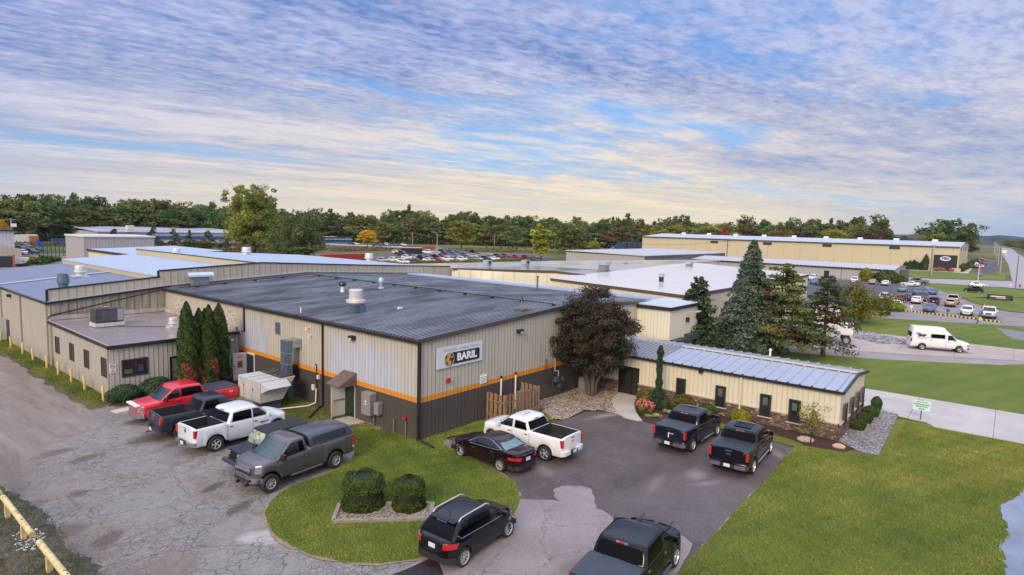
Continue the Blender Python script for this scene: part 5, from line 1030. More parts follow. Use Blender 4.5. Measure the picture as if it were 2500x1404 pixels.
def make_vehicle(S,name,label,cat,pmat,group=None,detail=True):
    root=thing(name,label,cat,(0,0,0),0,group)
    L0,L1=S['len']; W=S['w']; zb=S['zb']; ax=S['axles']; ra=S['arch']; rt=S['tyre']; top=S['top']; bed=S.get('bed'); plan=S['plan']; two=S.get('twotone')
    step=.07 if detail else .16
    xs=set(np.round(np.arange(L0,L1+.001,step),3).tolist())
    for a in ax:
        for d in np.linspace(-ra,ra,13 if detail else 7): xs.add(round(a+d,3))
        xs.add(round(a-ra-.004,3)); xs.add(round(a+ra+.004,3))
    for x,_ in top: xs.add(round(x,3))
    xs={min(max(x,L0),L1) for x in xs}; xs.add(L1)
    seq=[(x,0) for x in sorted(xs)]
    if bed:
        xa,xb,zf=bed; seq=[q for q in seq if abs(q[0]-xa)>.03 and abs(q[0]-xb)>.03]; seq+=[(xa,0),(xa+.001,1),(xb-.001,1),(xb,0)]; seq.sort()
        seq=[(x,1 if xa<x<xb else 0) for x,_ in seq]
    b=MB(); rows=[]
    for x,inb in seq:
        w=W*pl(plan,x)*min(1,((L1-x)/S.get('nose',.42)+.10)**.28)*min(1,((x-L0)/S.get('tailr',.10)+.22)**.12); zt=pl(top,x); zlo=zb+S.get('sweep',.0)*max(0,1-(x-L0)/.5)+.10*max(0,1-(L1-x)/.35)
        fl=0
        for a in ax:
            d=abs(x-a)
            if d<ra: zlo=max(zlo,rt*.98+math.sqrt(max(0,ra*ra-d*d))*1.0)
            fl=max(fl,max(0,1-max(0,(d-ra)/.12)) if d>=ra else 1)
        zlo=min(zlo,zt-.12); f=S.get('flare',.02)*fl; sh=S.get('shoulder',.07)
        h=zt-zlo; P=[(w-.05+f,zlo),(w-.005+f,zlo+min(.10,h*.2)),(w+.01+f*.7,zlo+h*.45),(w+f*.2,zt-sh-.04),(w-.03,zt-.02)]
        if inb: P+=[(w-.05,zt),(w-.105,zt-.002),(w-.115,bed[2]+.03),(w-.15,bed[2]),(0,bed[2])]
        else:
            cr=S.get('crown',.05)*(1 if x>S['cab'][0]-.3 or x<S['cab'][3]+.3 else .5)
            P+=[(w-.07,zt),(w*.86,zt+cr*.45),(w*.60,zt+cr*.8),(w*.3,zt+cr*.97),(0,zt+cr)]
        rows.append([(x,y,z) for y,z in P]+[(x,-y,z) for y,z in P[-2::-1]])
    n=len(rows[0]); vs=[v for r in rows for v in r]; fs=[]
    mi=[]
    for i in range(len(rows)-1):
        for j in range(n-1):
            fs.append((i*n+j,(i+1)*n+j,(i+1)*n+j+1,i*n+j+1))
            inb=bed and seq[i][1]+seq[i+1][1]>=1 and 6<=j<=11
            lowr=two and (j in (0,1,n-2,n-3)); mi.append(1 if inb else (2 if lowr else 0))
    fs+=[tuple(range(n)),tuple(range((len(rows)-1)*n,len(rows)*n))]; mi+=[0,0]
    b.v=vs; b.f=fs; b.m=mi
    body=b.build('body',[pmat,liner,two or pmat],root,smooth=38,world=False)
    # underbody and wheel wells
    u=MB(); u.box(((L0+L1)/2,0,zb+.10),((L1-L0)*.93,W*1.75,.16))
    for a in ax:
        for s in (-1,1):
            pts=[(a+(ra-.012)*math.cos(PI*i/10),rt*.98+(ra-.012)*math.sin(PI*i/10)) for i in range(11)]; y0,y1=s*(W-.08),s*(W-.42)
            vv=[(x,y0,z) for x,z in pts]+[(x,y1,z) for x,z in pts]; u.add(vv,[(i,i+1,12+i,11+i) for i in range(10)]+[tuple(range(11,22))])
    u.build('underbody',under,root,world=False)
    # cabin
    C=Cab(S); cb=MB(); rings=[C.ring(t) for t in (0,.25,.5,.75,.9,1.0)]+[C.ring(1,.035,.028),C.ring(1,.11,.045),C.ring(1,.3,.062),C.ring(1,min(.55,C.wr*.8),.07)]
    m=len(rings[0]); cb.v=[v for r in rings for v in r]; cb.f=[(i*m+j,i*m+(j+1)%m,(i+1)*m+(j+1)%m,(i+1)*m+j) for i in range(len(rings)-1) for j in range(m)]+[tuple(range((len(rings)-1)*m,len(rings)*m))]; cb.m=[0]*len(cb.f)
    cb.build('cabin',S.get('roofmat') or pmat,root,smooth=38,world=False)
    def patch(nm,fn,na,nb,mat,thick=.0):
        g=MB(); vv=[fn(i/(na-1),j/(nb-1)) for i in range(na) for j in range(nb)]; g.add(vv,[(i*nb+j,i*nb+j+1,(i+1)*nb+j+1,(i+1)*nb+j) for i in range(na-1) for j in range(nb-1)])
        return g.build(nm,mat,root,smooth=60,world=False)
    bul=S.get('bulge',.10); rb=S.get('rbulge',.04)
    def ws(u_,v):
        t=lerp(.05,.93,v); w=(C.hw(t)-.10)*lerp(1,-1,u_); f=C.front(t)-bul*(w/C.hw(t))**2; return (f+.014,w,C.z(f,t)+.006)
    patch('windshield',ws,7,6,S.get('wsmat') or carglass)
    if S.get('rearglass',1):
        t0,t1=S.get('rg',(.12,.88))
        def rg(u_,v):
            t=lerp(t0,t1,v); w=(C.hw(t)-.12)*lerp(1,-1,u_); r=C.rear(t)+rb*(w/C.hw(t))**2; return (r-.014,w,C.z(r,t)+.004)
        patch('rear_window',rg,7,5,S.get('rgmat') or tint)
    for s in (-1,1):
        for k,(xa,xb,ta,tb,mt) in enumerate(S['win']):   # xa/xb: (bottom,top) x of rear edge, of front edge
            def sw(u_,v):
                t=lerp(ta,tb,v); x=lerp(lerp(*xa,v),lerp(*xb,v),u_); return (x,s*(C.hw(t)+.010),C.z(x,t))
            patch('side_window',sw,4,5,mt or tint)
    # wheels
    tm,rm=wheel_meshes(rt,S.get('tw',.26),S['rim'],S.get('spokes',(6,.10)))
    for a in ax:
        for s in (-1,1):
            wv=link('wheel',tm,root); wv.location=(a,s*(W-.13+S.get('flare',.02)),rt); wv.rotation_euler=(0,0,0 if s>0 else PI)
            link('rim',rm,wv)
    # lights etc
    ztr=pl(top,L0+.05); ztf=pl(top,L1-.15); wf=W*pl(plan,L1-.05); wr=W*pl(plan,L0+.05)
    T=S.get('tail',(.14,.34,.10)); H=S.get('head',(.30,.16,.10))
    nose,tlr=S.get('nose',.42),S.get('tailr',.10)
    wof=lambda x: W*pl(plan,x)*min(1,(max(0,L1-x)/nose+.10)**.28)*min(1,(max(0,x-L0)/tlr+.22)**.12)
    def curve(y,end):
        q=min(abs(y),W*.962)
        for i in range(80):
            x=(L1-i*.012) if end>0 else (L0+i*.012)
            if wof(x)>=q: return x
        return x
    def patch2(nm,y0,y1,z0,z1,mat,end=1,off=.012,dep=.08,nn=7,slope=0.0):
        g=MB(); vv=[]; e=end
        for i in range(nn):
            y=lerp(y0,y1,i/(nn-1)); x=curve(y,e)
            for xx,z in ((x+e*(off-slope),z1),(x+e*off,z0),(x-e*dep,z0),(x-e*(dep+slope),z1)): vv.append((xx,y,z))
        fs_=[(i*4+j,i*4+(j+1)%4,(i+1)*4+(j+1)%4,(i+1)*4+j) for i in range(nn-1) for j in range(4)]+[(0,1,2,3),tuple(range(4*nn-4,4*nn))]
        g.add(vv,fs_); return g.build(nm,mat,root,smooth=35,world=False)
    for s in (-1,1):
        z1=ztr-T[2]
        if S.get('truck') or not detail: MB().box((L0+.07,s*(wr-T[0]/2+.012),z1-T[1]/2),(.2,T[0],T[1])).build('taillight',lensr,root,world=False,bevel=.02 if detail else 0)
        else: patch2('taillight',s*(W*.99),s*(W-T[0]-.05),z1-T[1],z1,lensr,-1,.035,.10)
        z1=ztf-H[2]
        if H[0]>.05: patch2('headlight',s*W*.955,s*(W*.955-H[0]),z1-H[1],z1+.02,lensw,1,.03+S.get('flare',.02)*.6,.12,slope=.01)
    bm_=S.get('bumper'); fb=bm_ or pmat
    zc=zb+.16
    patch2('front_bumper',-W*.985,W*.985,zb+.02,zb+.27,fb,1,.05,.12,13)
    if S.get('truck'):
        x=L0-.09
        for s in (-1,1): patch2('rear_bumper',s*W*.97,s*W*.34,zb+.07,zb+.27,fb,-1,.15,.0)
        MB().box((x+.02,0,zb+.14),(.18,wr*.72,.14)).build('bumper_step',liner,root,world=False)
    else: patch2('rear_bumper',-W*.98,W*.98,zb+.02,zb+.24,S.get('bump_low') or liner,-1,.04,.1,13)
    gww=wf*S.get('gw',1.1)/2; patch2('grille',-gww,gww,zb+.32,ztf-.06,S.get('grille') or liner,1,.014,.06,9,slope=.03)
    if S.get('plate',1): MB().box((L0-(.20 if S.get('truck') else .02),0,S.get('pz',zb+.18 if S.get('truck') else ztr-.42)),(.02,.31,.16)).build('licence_plate',platem,root,world=False)
    for s in (-1,1):
        x=C.x0b-.42; z=pl(top,x)+.10; mw=S.get('mir',(.14,.24,.18)); MB().box((x,s*(C.wb+.02+mw[1]/2),z),(mw[0],mw[1],mw[2])).build('mirror',S.get('mirmat') or pmat,root,world=False,bevel=.03 if detail else 0)
    if detail:
        for s in (-1,1):
            for x,zz in S.get('gaps',()):
                zt=pl(top,x)-.03; MB().box((x,s*(W*pl(plan,x)+.006),(zt+zz)/2),(.014,.012,zt-zz)).build('door_gap',gapm,root,world=False)
            for x in S.get('handles',()): MB().box((x,s*(W*pl(plan,x)+.03),pl(top,x)-.15),(.2,.035,.045)).build('door_handle',S.get('hmat') or chrome,root,world=False)
            if S.get('step'):
                xa,xb,m_=S['step']; o=MB().cyl((xa,s*(W+.03),zb-.02),(xb,s*(W+.03),zb-.02),.05,n=8).build('side_step',m_,root,world=False)
        if S.get('third',1):
            r=C.rear(.97); MB().box((r-.0,0,C.z(r,.97)-.01),(.05,.16,.05)).build('brake_light',lensr,root,world=False)
            if S.get('truck'):
                for s in (-1,1): MB().box((r,s*.15,C.z(r,.97)-.01),(.05,.12,.05)).build('cargo_light',lensw,root,world=False)
    return root,C
def place(root,x,y,deg,z=.02,sc=1): root.location=(x,y,z); root.rotation_euler=(0,0,R(deg)); root.scale=(sc,)*3; return root
PL_T=((-9,.90),(-2.9,.955),(-2.6,1.0),(2.2,1.0),(2.55,.97),(2.8,.86),(2.9,.78))
def truck(wb=3.68,fo=.82,ro=1.06,w=1.0,hood=1.22,rail=1.38,belt=1.33,roof=1.95,cabl=2.75,cabf=None,bedl=None,**k):
    f,r=wb/2,-wb/2; L1,L0=f+fo,r-ro; xw=f-.30 if cabf is None else cabf; xc=xw-cabl   # cab base front / rear
    bl=(xc-.05)-L0
    S=dict(len=(L0,L1),w=w,zb=.42,axles=(f,r),arch=.50,tyre=.40,rim=.255,tw=.27,truck=True,flare=.025,shoulder=.06,crown=.05,
      top=[(L0,rail-.01),(L0+.05,rail),(xc-.12,rail),(xc,belt),(xw-.1,belt-.05),(xw+.25,hood+.02),(L1-.45,hood-.02),(L1-.15,hood-.10),(L1-.03,hood-.22),(L1,hood-.36)],
      plan=[(L0,.955),(L0+.25,.985),(xc,1.0),(f-.2,1.0),(L1-.35,.97),(L1-.12,.90),(L1,.80)],
      cab=(xw+.12,xw-.72,xc+.32,xc+.02,roof,w-.045,w-.165),bed=(L0+.10,xc-.10,rail-.54),tail=(.13,.40,.06),head=(.25,.19,.08),pz=.62,bumper=chrome,
      win=[((xc+.28,xc+.42),(xw-1.22,xw-1.22),.1,.86,None),((xw-1.14,xw-1.14),(xw-.18,xw-.78),.1,.86,carglass)],gaps=((xw-1.18,.52),(xw-.05,.52),(xc+.03,.6)),handles=(xw-1.02,xc+.22),mir=(.16,.26,.22),bulge=.16,camber=.035)
    S['top']=sorted(S['top'])
    S.update(k); return S
HEROES=[]
def hero(S,name,label,pmat,x,y,deg,cat='pickup truck',group=None):
    r,C=make_vehicle(S,name,label,cat,pmat,group); r['hero']=1; place(r,x,y,deg); HEROES.append(r); return r,C
def cover(root,S,mat,name='tonneau_cover',dz=.035,th=.05):
    xa,xb,_=S['bed']; w=S['w']-.03; z=pl(S['top'],xa+.3)+dz
    m=MB(); m.add([(xa-.06,-w*.97,z),(xa-.06,w*.97,z),(xb+.02,w,z),(xb+.02,-w,z),(xa-.06,0,z+.03),(xb,0,z+.03)],[(0,4,5,3),(4,1,2,5)]); m.add([(xa-.07,-w*.975,z-th),(xa-.07,w*.975,z-th),(xb+.02,w,z-th),(xb+.02,-w,z-th),(xa-.06,-w*.97,z),(xa-.06,w*.97,z),(xb+.02,w,z),(xb+.02,-w,z)],[(0,1,5,4),(1,2,6,5),(2,3,7,6),(3,0,4,7)])
    return m.build(name,mat,root,smooth=30,world=False)
def tailpanel(root,S,badge=None,bc=None,gate=None):
    L0=S['len'][0]; z=pl(S['top'],L0+.05); w=S['w']
    MB().box((L0-.012,0,z-.07),(.03,.34,.05)).build('tailgate_handle',chrome if badge!='dark' else blackp,root,world=False)
    if badge in('oval','dark_oval'):
        o=MB().lathe([(0,0),(1,0)],(0,0,0),20,'x').build('emblem',chrome,root,world=False); o.location=(L0-.015,0,z-.24); o.scale=(1,.12,.05)
        o=MB().lathe([(0,0),(1,0)],(0,0,0),20,'x').build('emblem_face',pm('emblem_blue',(.02,.05,.2),.3),root,world=False); o.location=(L0-.019,0,z-.24); o.scale=(1,.10,.038)
    elif badge=='gold': MB().box((L0-.015,0,z-.25),(.02,.2,.06)).build('emblem',pm('emblem_gold',(.55,.36,.05),.3,.5),root,world=False)
    elif badge=='shield': MB().prism([(-.07,.09),(.07,.09),(.06,-.03),(0,-.1),(-.06,-.03)],'x',-.012,.0).build('emblem',bc or chrome,root,world=False).location=(L0-.01,0,z-.24)
# --- brown-grey truck with cap
P1=paint('paint_bronze',(0.14,0.12,0.135),.22,.5)
S=truck(wb=3.60,fo=.70,ro=1.18,w=1.01,hood=1.42,rail=1.50,belt=1.42,roof=2.03,cabl=1.75,zb=.50,arch=.56,tyre=.43,rim=.24,tw=.29,spokes=(8,.07),flare=.05,
   win=[((0,0),(0,0),0,0,None)],step=(-1.0,.75,pm('step_grey',(.10,.10,.12),.4,.3)),grille=chrome,gw=1.25,head=(.22,.26,.08),mir=(.16,.26,.28),mirmat=blackp,step2=0,nose=.42)
xw=3.6/2-.30; xc=xw-1.75
S['win']=[((xc+.2,xc+.32),(xw-1.2,xw-1.2),.1,.86,tint),((xw-1.17,xw-1.17),(xw-.16,xw-.78),.08,.86,carglass)]; S['gaps']=((xw-.05,.6),(xw-1.5,.6),(xc+.03,.7)); S['handles']=(xw-1.35,)
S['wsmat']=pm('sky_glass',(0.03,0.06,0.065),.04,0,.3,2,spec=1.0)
S['cab']=(S['cab'][0],S['cab'][1],xc+.10,xc+.0,2.04,.965,.86)
r,C=hero(S,'pickup_truck','brown-grey pickup with a dark bed cap, nose towards the left, nearest of the left row',P1,15.35,26.05,184.4)
xa,xb,_=S['bed']; w=1.03; capm=paint('paint_cap',(0.062,0.062,0.078),.30,.4)
cp=MB(); z0=1.51; rows=[]
for x,zt,ins in ((xa-.04,1.56,.0),(xa+.14,1.98,.06),(xa+.5,2.06,.10),((xa+xb)/2,2.09,.11),(xb-.3,2.08,.11),(xb+.02,2.03,.10)):
    ww=w-.04; rows.append([(x,-ww,z0),(x,-ww+.02+ins*.3,z0+(zt-z0)*.45),(x,-ww+.07+ins,z0+(zt-z0)*.86),(x,-ww+.22+ins,zt-.01),(x,-.3,zt+.02),(x,.3,zt+.02),(x,ww-.22-ins,zt-.01),(x,ww-.07-ins,z0+(zt-z0)*.86),(x,ww-.02-ins*.3,z0+(zt-z0)*.45),(x,ww,z0)])
n=10; cp.add([v for q in rows for v in q],[(i*n+j,(i+1)*n+j,(i+1)*n+j+1,i*n+j+1) for i in range(5) for j in range(9)]+[tuple(range(n)),tuple(range(5*n,6*n))]); cap=cp.build('bed_cap',capm,r,smooth=40,world=False)
for s in (-1,1): cp=MB(); a,b_=xa+.35,xb-.2; cp.add([(a,s*(w-.035),z0+.10),(b_,s*(w-.035),z0+.10),(b_+.02,s*(w-.095),z0+.43),(a+.12,s*(w-.10),z0+.43)],[(0,1,2,3)]); cp.build('cap_window',pm('cap_glass',(.03,.035,.055),.12,spec=.7),cap,world=False)
for i in range(5): MB().box((C.x0r-.14,(-.56,-.2,0,.2,.56)[i],C.zr+.025),(.07,.04,.03)).build('marker_light',amber if i else liner,r,world=False)
MB().box((S['len'][1]+.035,0,1.08),(.05,1.15,.10)).build('grille_bar',chrome,r,world=False,bevel=.02); MB().box((S['len'][1]+.035,0,.94),(.05,1.15,.06)).build('grille_bar',liner,r,world=False)
MB().box((S['len'][1]+.07,0,.62),(.06,1.1,.09)).build('air_dam',liner,r,world=False)
for s in (-.35,.35): MB().box((S['len'][1]+.05,s,.44),(.16,.07,.12)).build('tow_hook',blackp,r,world=False)
# --- red truck
PR=paint('paint_red',(0.62,0.018,0.035),.25,0,.8,.1)
S=truck(wb=3.95,fo=.93,ro=1.10,w=.99,hood=1.22,rail=1.36,roof=1.93,cabl=2.80,cabf=1.70,grille=chrome,gw=1.2,head=(.3,.3,.06),mirmat=blackp)
r,C=hero(S,'pickup_truck','red pickup with black bed cover, nose to the left, by the office shrubs',PR,15.85,39.45,180); cover(r,S,tonn)
MB().box((S['len'][1]-.1,0,1.17),(.26,1.5,.10)).build('hood_guard',whitep,r,world=False,bevel=.03)
text('4X4',.13,whitep,r,'decal',TF(Vector((-2.55,S['w']+.03,1.12)),(-1,0,0)),.004); 
# --- dark slate truck with open bed
PD=paint('paint_slate',(0.028,0.032,0.046),.3,.3)
S=truck(wb=3.57,fo=.86,ro=1.08,w=1.0,hood=1.20,rail=1.42,roof=1.92,cabl=2.35,zb=.5,arch=.53,tyre=.42,rimmat=rimd,bumper=pm('bumper_dark',(.05,.055,.07),.35,.3))
r,C=hero(S,'pickup_truck','dark slate open-bed pickup parked tail-out beside the red one',PD,15.72,35.75,-2.5); tailpanel(r,S,'shield')
MB().cyl((S['len'][0]-.15,0,.5),(S['len'][0]-.42,0,.48),.035,n=8).build('tow_hitch',blackp,r,world=False); MB().box((S['len'][0]+1.1,.25,.93),(.35,.14,.1)).build('red_tool',redp,r,world=False)
# --- white truck, four doors, open bed
PW=paint('paint_white',(0.66,0.69,0.76),.25,0,.7,.15)
S=truck(wb=3.57,fo=.86,ro=1.08,w=1.01,hood=1.20,rail=1.42,roof=1.93,cabl=2.65,zb=.46,arch=.53,tyre=.42,rim=.26,spokes=(5,.13),flare=.04,step=(-1.1,1.25,chrome))
r,C=hero(S,'pickup_truck','white four-door pickup with open bed, parked tail-out in the left row',PW,15.98,32.65,3.2); tailpanel(r,S,'shield',blackp)
MB().cyl((S['len'][0]-.15,0,.5),(S['len'][0]-.38,0,.5),.035,n=8).build('tow_hitch',chrome,r,world=False)
text('HEAVY DUTY',.11,blackp,r,'decal',TF(Vector((1.05,-1.035,.98)),(1,0,0)),.004)
# --- white truck by the sign wall
PW2=paint('paint_white_b',(0.72,0.74,0.78),.22,0,.8,.1)
S=truck(wb=3.65,fo=.88,ro=1.08,w=1.01,hood=1.20,rail=1.38,roof=1.87,cabl=2.35,arch=.50,rim=.265,spokes=(5,.13),bumper=PW2)
xw=3.65/2-.30; xc=xw-2.35; S['win']=[((xc+.2,xc+.34),(xw-1.30,xw-1.30),.1,.82,tint),((xw-1.16,xw-1.16),(xw-.18,xw-.8),.1,.86,carglass)]
r,C=hero(S,'pickup_truck','white extended-cab pickup parked nose to the wooden fence',PW2,26.15,20.0,91.5); tailpanel(r,S,'gold')
# --- two dark trucks facing the stone office
PB=paint('paint_navy',(0.006,0.009,0.024),.15,.0,.6,.08)
S=truck(wb=3.58,fo=.86,ro=1.06,w=.99,hood=1.20,rail=1.38,roof=1.88,cabl=2.7,rim=.24,spokes=(6,.10),step=(-.9,1.1,chrome),win=None)
xw=3.58/2-.3; xc=xw-2.7; S['win']=[((xc+.28,xc+.42),(xw-1.22,xw-1.22),.1,.86,None),((xw-1.14,xw-1.14),(xw-.18,xw-.78),.1,.86,carglass)]
r,C=hero(S,'pickup_truck','navy pickup with vinyl bed cover and crossed sticker on the tailgate, left of the pair',PB,33.8,13.85,0); cover(r,S,tonn); tailpanel(r,S,'dark')
MB().box((S['len'][0]-.02,.02,1.02),(.02,.05,.30)).build('sticker',whitep,r,world=False); MB().box((S['len'][0]-.02,-.14,1.12),(.02,.26,.05)).build('sticker',pm('sticker_pink',(.6,.3,.28),.5),r,world=False)
PK=paint('paint_black',(0.003,0.0035,0.007),.10,.0,.5,.05)
S=truck(wb=3.68,fo=.86,ro=1.08,w=1.01,hood=1.20,rail=1.38,roof=1.88,cabl=2.75,rim=.275,spokes=(6,.09),step=(-1.0,1.2,greym))
r,C=hero(S,'pickup_truck','glossy black pickup with ribbed hard bed cover, right of the pair by the lawn',PK,32.95,10.43,4); cv=cover(r,S,pm('hard_cover',(.035,.045,.065),.25,0,.2,3)); tailpanel(r,S,'oval')
xa,xb,_=S['bed']
for i in range(5): MB().box((lerp(xa,xb,(i+.5)/5),0,1.40+.062),(.04,1.8,.012)).build('cover_rib',pm('cover_rib',(.02,.025,.04),.4),cv,world=False)
MB().box((C.x1r+.7,0,C.zr+.072),(.9,.9,.006)).build('sunroof',tint,r,world=False)
# --- foreground black truck
S=truck(wb=3.68,fo=.86,ro=1.08,w=1.0,hood=1.20,rail=1.38,roof=1.87,cabl=2.75,rim=.275,spokes=(6,.09),step=(-1.0,1.2,pm('step_grey',(0,0,0))))
r,C=hero(S,'pickup_truck','glossy black pickup cut by the bottom edge of the picture',PK,18.38,9.36,6); cover(r,S,tonn)
for s in (-.35,.35): MB().box((2.1,s*1.6,1.275),(1.15,.03,.02)).build('hood_crease',PK,r,world=False)
# --- black crossover
def suv(wb=2.69,fo=.80,ro=.76,w=.90,hood=1.06,belt=1.10,roof=1.66,**k):
    f,r=wb/2,-wb/2; L1,L0=f+fo,r-ro
    S=dict(len=(L0,L1),w=w,nose=.85,tailr=.45,zb=.30,axles=(f,r),arch=.40,tyre=.355,rim=.24,tw=.235,flare=.02,shoulder=.10,crown=.05,sweep=.08,
     top=[(L0,.98),(L0+.06,1.06),(L0+.3,belt+.05),(-.3,belt),(f-.35,belt-.03),(f-.1,hood),(L1-.5,hood-.07),(L1-.2,hood-.20),(L1-.05,hood-.34),(L1,hood-.45)],
     plan=[(L0,.84),(L0+.12,.92),(L0+.4,.98),(0,1.0),(f,.99),(L1-.4,.93),(L1-.12,.80),(L1,.66)],cab=(f+.02,f-.95,L0+.62,L0+.10,roof,w-.05,w-.22),
     win=[((L0+.46,L0+.78),(L0+.98,L0+1.0),.12,.74,tint),((L0+1.05,L0+1.05),(f-1.18,f-1.18),.06,.86,tint),((f-1.10,f-1.10),(f-.28,f-.92),.06,.86,carglass)],
     gaps=((f-1.14,.45),(f-.16,.5),(L0+1.0,.6)),handles=(f-1.0,L0+1.15),tail=(.26,.22,.14),head=(.34,.15,.06),mir=(.13,.22,.16),bulge=.2,rbulge=.10,camber=.085,rg=(.05,.86),pz=.86,hmat=None)
    S.update(k); return S
S=suv(spokes=(10,.055),rim=.25,tail=(.32,.19,.00)); S['hmat']=PK
r,C=hero(S,'crossover_car','glossy black crossover with silver roof rails at the edge of the island lawn',PK,16.44,15.25,3.7,'car')
for s in (-1,1):
    MB().tube([(C.x1r+.08,s*(C.wr-.06),C.zr-.04),(C.x1r+.25,s*(C.wr-.05),C.zr+.07),(C.x0r-.25,s*(C.wr-.05),C.zr+.09),(C.x0r-.05,s*(C.wr-.06),C.zr+.01)],.028,8).build('roof_rail',pm('rail_silver',(.6,.6,.62),.3,.5),r,smooth=50,world=False)
    MB().tube([(S['len'][0]+.40,s*(.885),1.30),(S['len'][0]+.58,s*(.895),1.15),(1.0,s*.90,1.10)],.014,6).build('window_chrome',chrome,r,world=False)
MB().box((S['len'][0]+.0,0,.42),(.06,1.2,.08)).build('skid_plate',pm('rail_silver',(0,0,0)),r,world=False,bevel=.02)
for s in (-1,1): MB().box((S['len'][0]+.07,s*.60,.44),(.05,.2,.06)).build('reflector',lensr,r,world=False)
MB().tube([(C.x1r+.35,0,C.zr+.05),(C.x1r+.2,0,C.zr+.2)],.012,5).build('antenna',blackp,r,world=False); MB().box((C.x1r-.02,0,C.zr-.06),(.22,1.15,.03)).build('rear_spoiler',PK,r,world=False,bevel=.01)
MB().box((C.x1r-.12,0,C.zr-.10),(.02,.5,.03)).build('spoiler_trim',chrome,r,world=False)
# --- maroon sedan
def sedan(wb=2.82,fo=.98,ro=1.10,w=.915,hood=.93,belt=.98,roof=1.45,deck=1.10,**k):
    f,r=wb/2,-wb/2; L1,L0=f+fo,r-ro
    S=dict(len=(L0,L1),w=w,nose=.68,tailr=.42,zb=.24,axles=(f,r),arch=.37,tyre=.335,rim=.235,tw=.225,flare=.012,shoulder=.10,crown=.05,sweep=.06,
     top=[(L0,deck-.22),(L0+.08,deck-.06),(L0+.22,deck-.01),(L0+.7,deck),(-.6,belt+.06),(.3,belt),(f-.30,belt-.02),(f-.05,hood),(L1-.5,hood-.08),(L1-.2,hood-.2),(L1,hood-.42)],
     plan=[(L0,.78),(L0+.15,.90),(L0+.5,.97),(0,1.0),(f,.985),(L1-.4,.91),(L1-.12,.76),(L1,.60)],cab=(f-.02,f-1.10,r+.25,L0+.62,roof,w-.06,w-.25),
     win=[((r-.02,r+.16),(r+.42,r+.42),.30,.74,carglass),((r+.46,r+.46),(f-1.22,f-1.22),.08,.86,carglass),((f-1.14,f-1.14),(f-.34,f-1.0),.08,.86,carglass)],
     gaps=((f-1.18,.42),(f-.2,.45),(r+.42,.55)),handles=(f-1.0,r+.55),tail=(.34,.13,.08),head=(.36,.13,.05),mir=(.12,.2,.14),bulge=.22,rbulge=.16,camber=.07,rg=(.06,.90),pz=.76,bump_low=None)
    S.update(k); return S
PM_=paint('paint_maroon',(0.016,0.003,0.009),.2,.3,1.0,.1)
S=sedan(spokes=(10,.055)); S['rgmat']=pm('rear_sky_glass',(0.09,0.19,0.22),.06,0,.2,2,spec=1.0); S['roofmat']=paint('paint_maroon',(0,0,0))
r,C=hero(S,'sedan_car','dark maroon sedan parked on the lawn edge beside the white extended-cab pickup',PM_,23.42,20.32,88.6,'car')
for s in (-1,1):
    pts=[]
    for t,x in ((.10,1.0),(.45,.68),(.9,.22),(.95,-.2),(.9,-.75),(.6,-1.15),(.28,-1.48),(.06,-1.2),(.04,0),(.05,.98)): pts.append((x,s*(C.hw(t)+.012),C.z(x,t)))
    MB().tube(pts,.014,6).build('window_chrome',chrome,r,world=False)
MB().box((S['len'][0]+.03,0,.98),(.03,.9,.03)).build('trunk_chrome',chrome,r,world=False)
# --- black off-roader with soft top
PJ=paint('paint_matt_black',(0.007,0.008,0.012),.35,.1,.4)
S=suv(wb=2.42,fo=.72,ro=.75,w=.80,hood=1.14,belt=1.16,roof=1.80,zb=.52,arch=.46,tyre=.41,rim=.22,flare=.14,crown=.03,shoulder=.04,spokes=(5,.13))
f=1.21; L1=f+.72; L0=-1.21-.75
S.update(nose=.05,tailr=.02,top=[(L0,1.14),(f-.45,1.16),(f-.35,1.16),(L1-.1,1.10),(L1,1.06)],plan=[(L0,1),(f-.3,.97),(L1,.80)],cab=(f-.32,f-.62,L0+.22,L0+.02,1.80,.78,.68),sweep=0,bulge=.02,rbulge=.02,camber=.015,
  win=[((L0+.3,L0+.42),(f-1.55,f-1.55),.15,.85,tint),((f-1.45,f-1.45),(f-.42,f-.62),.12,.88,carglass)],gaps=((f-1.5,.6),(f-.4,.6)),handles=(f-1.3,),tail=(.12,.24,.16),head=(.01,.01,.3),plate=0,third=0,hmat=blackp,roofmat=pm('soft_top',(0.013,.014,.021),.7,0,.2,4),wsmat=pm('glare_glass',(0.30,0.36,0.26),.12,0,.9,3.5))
r,C=hero(S,'off_road_car','black boxy off-roader with soft top, nose to the left, between white and brown-grey pickups',PJ,15.5,28.2,181.5,'car')
for s in (-1,1): MB().cyl((L1+.0,s*.42,.95),(L1+.04,s*.42,.95),.095,n=16).build('round_headlight',lensw,r,world=False)
mb=MB()
for i in range(7): mb.box((L1+.01,(i-3)*.085,.90),(.03,.04,.30))
mb.build('slot_grille',blackp,r,world=False); MB().box((L1+.14,0,.60),(.22,1.5,.17)).build('steel_bumper',pm('bumper_slate',(.045,.05,.07),.45,.2),r,world=False,bevel=.04)
for s in (-1,1): MB().box((f,s*.87,.97),(1.05,.26,.06)).build('fender',pm('bumper_slate',(0,0,0)),r,world=False,bevel=.03)
o=MB().lathe([(.12,-.12),(.36,-.12),(.41,-.06),(.41,.06),(.36,.12),(.12,.12),(.12,-.12)],(0,0,0),22,'x').build('spare_wheel',tyrem,r,smooth=40,world=False); o.location=(L0-.18,0,1.08)
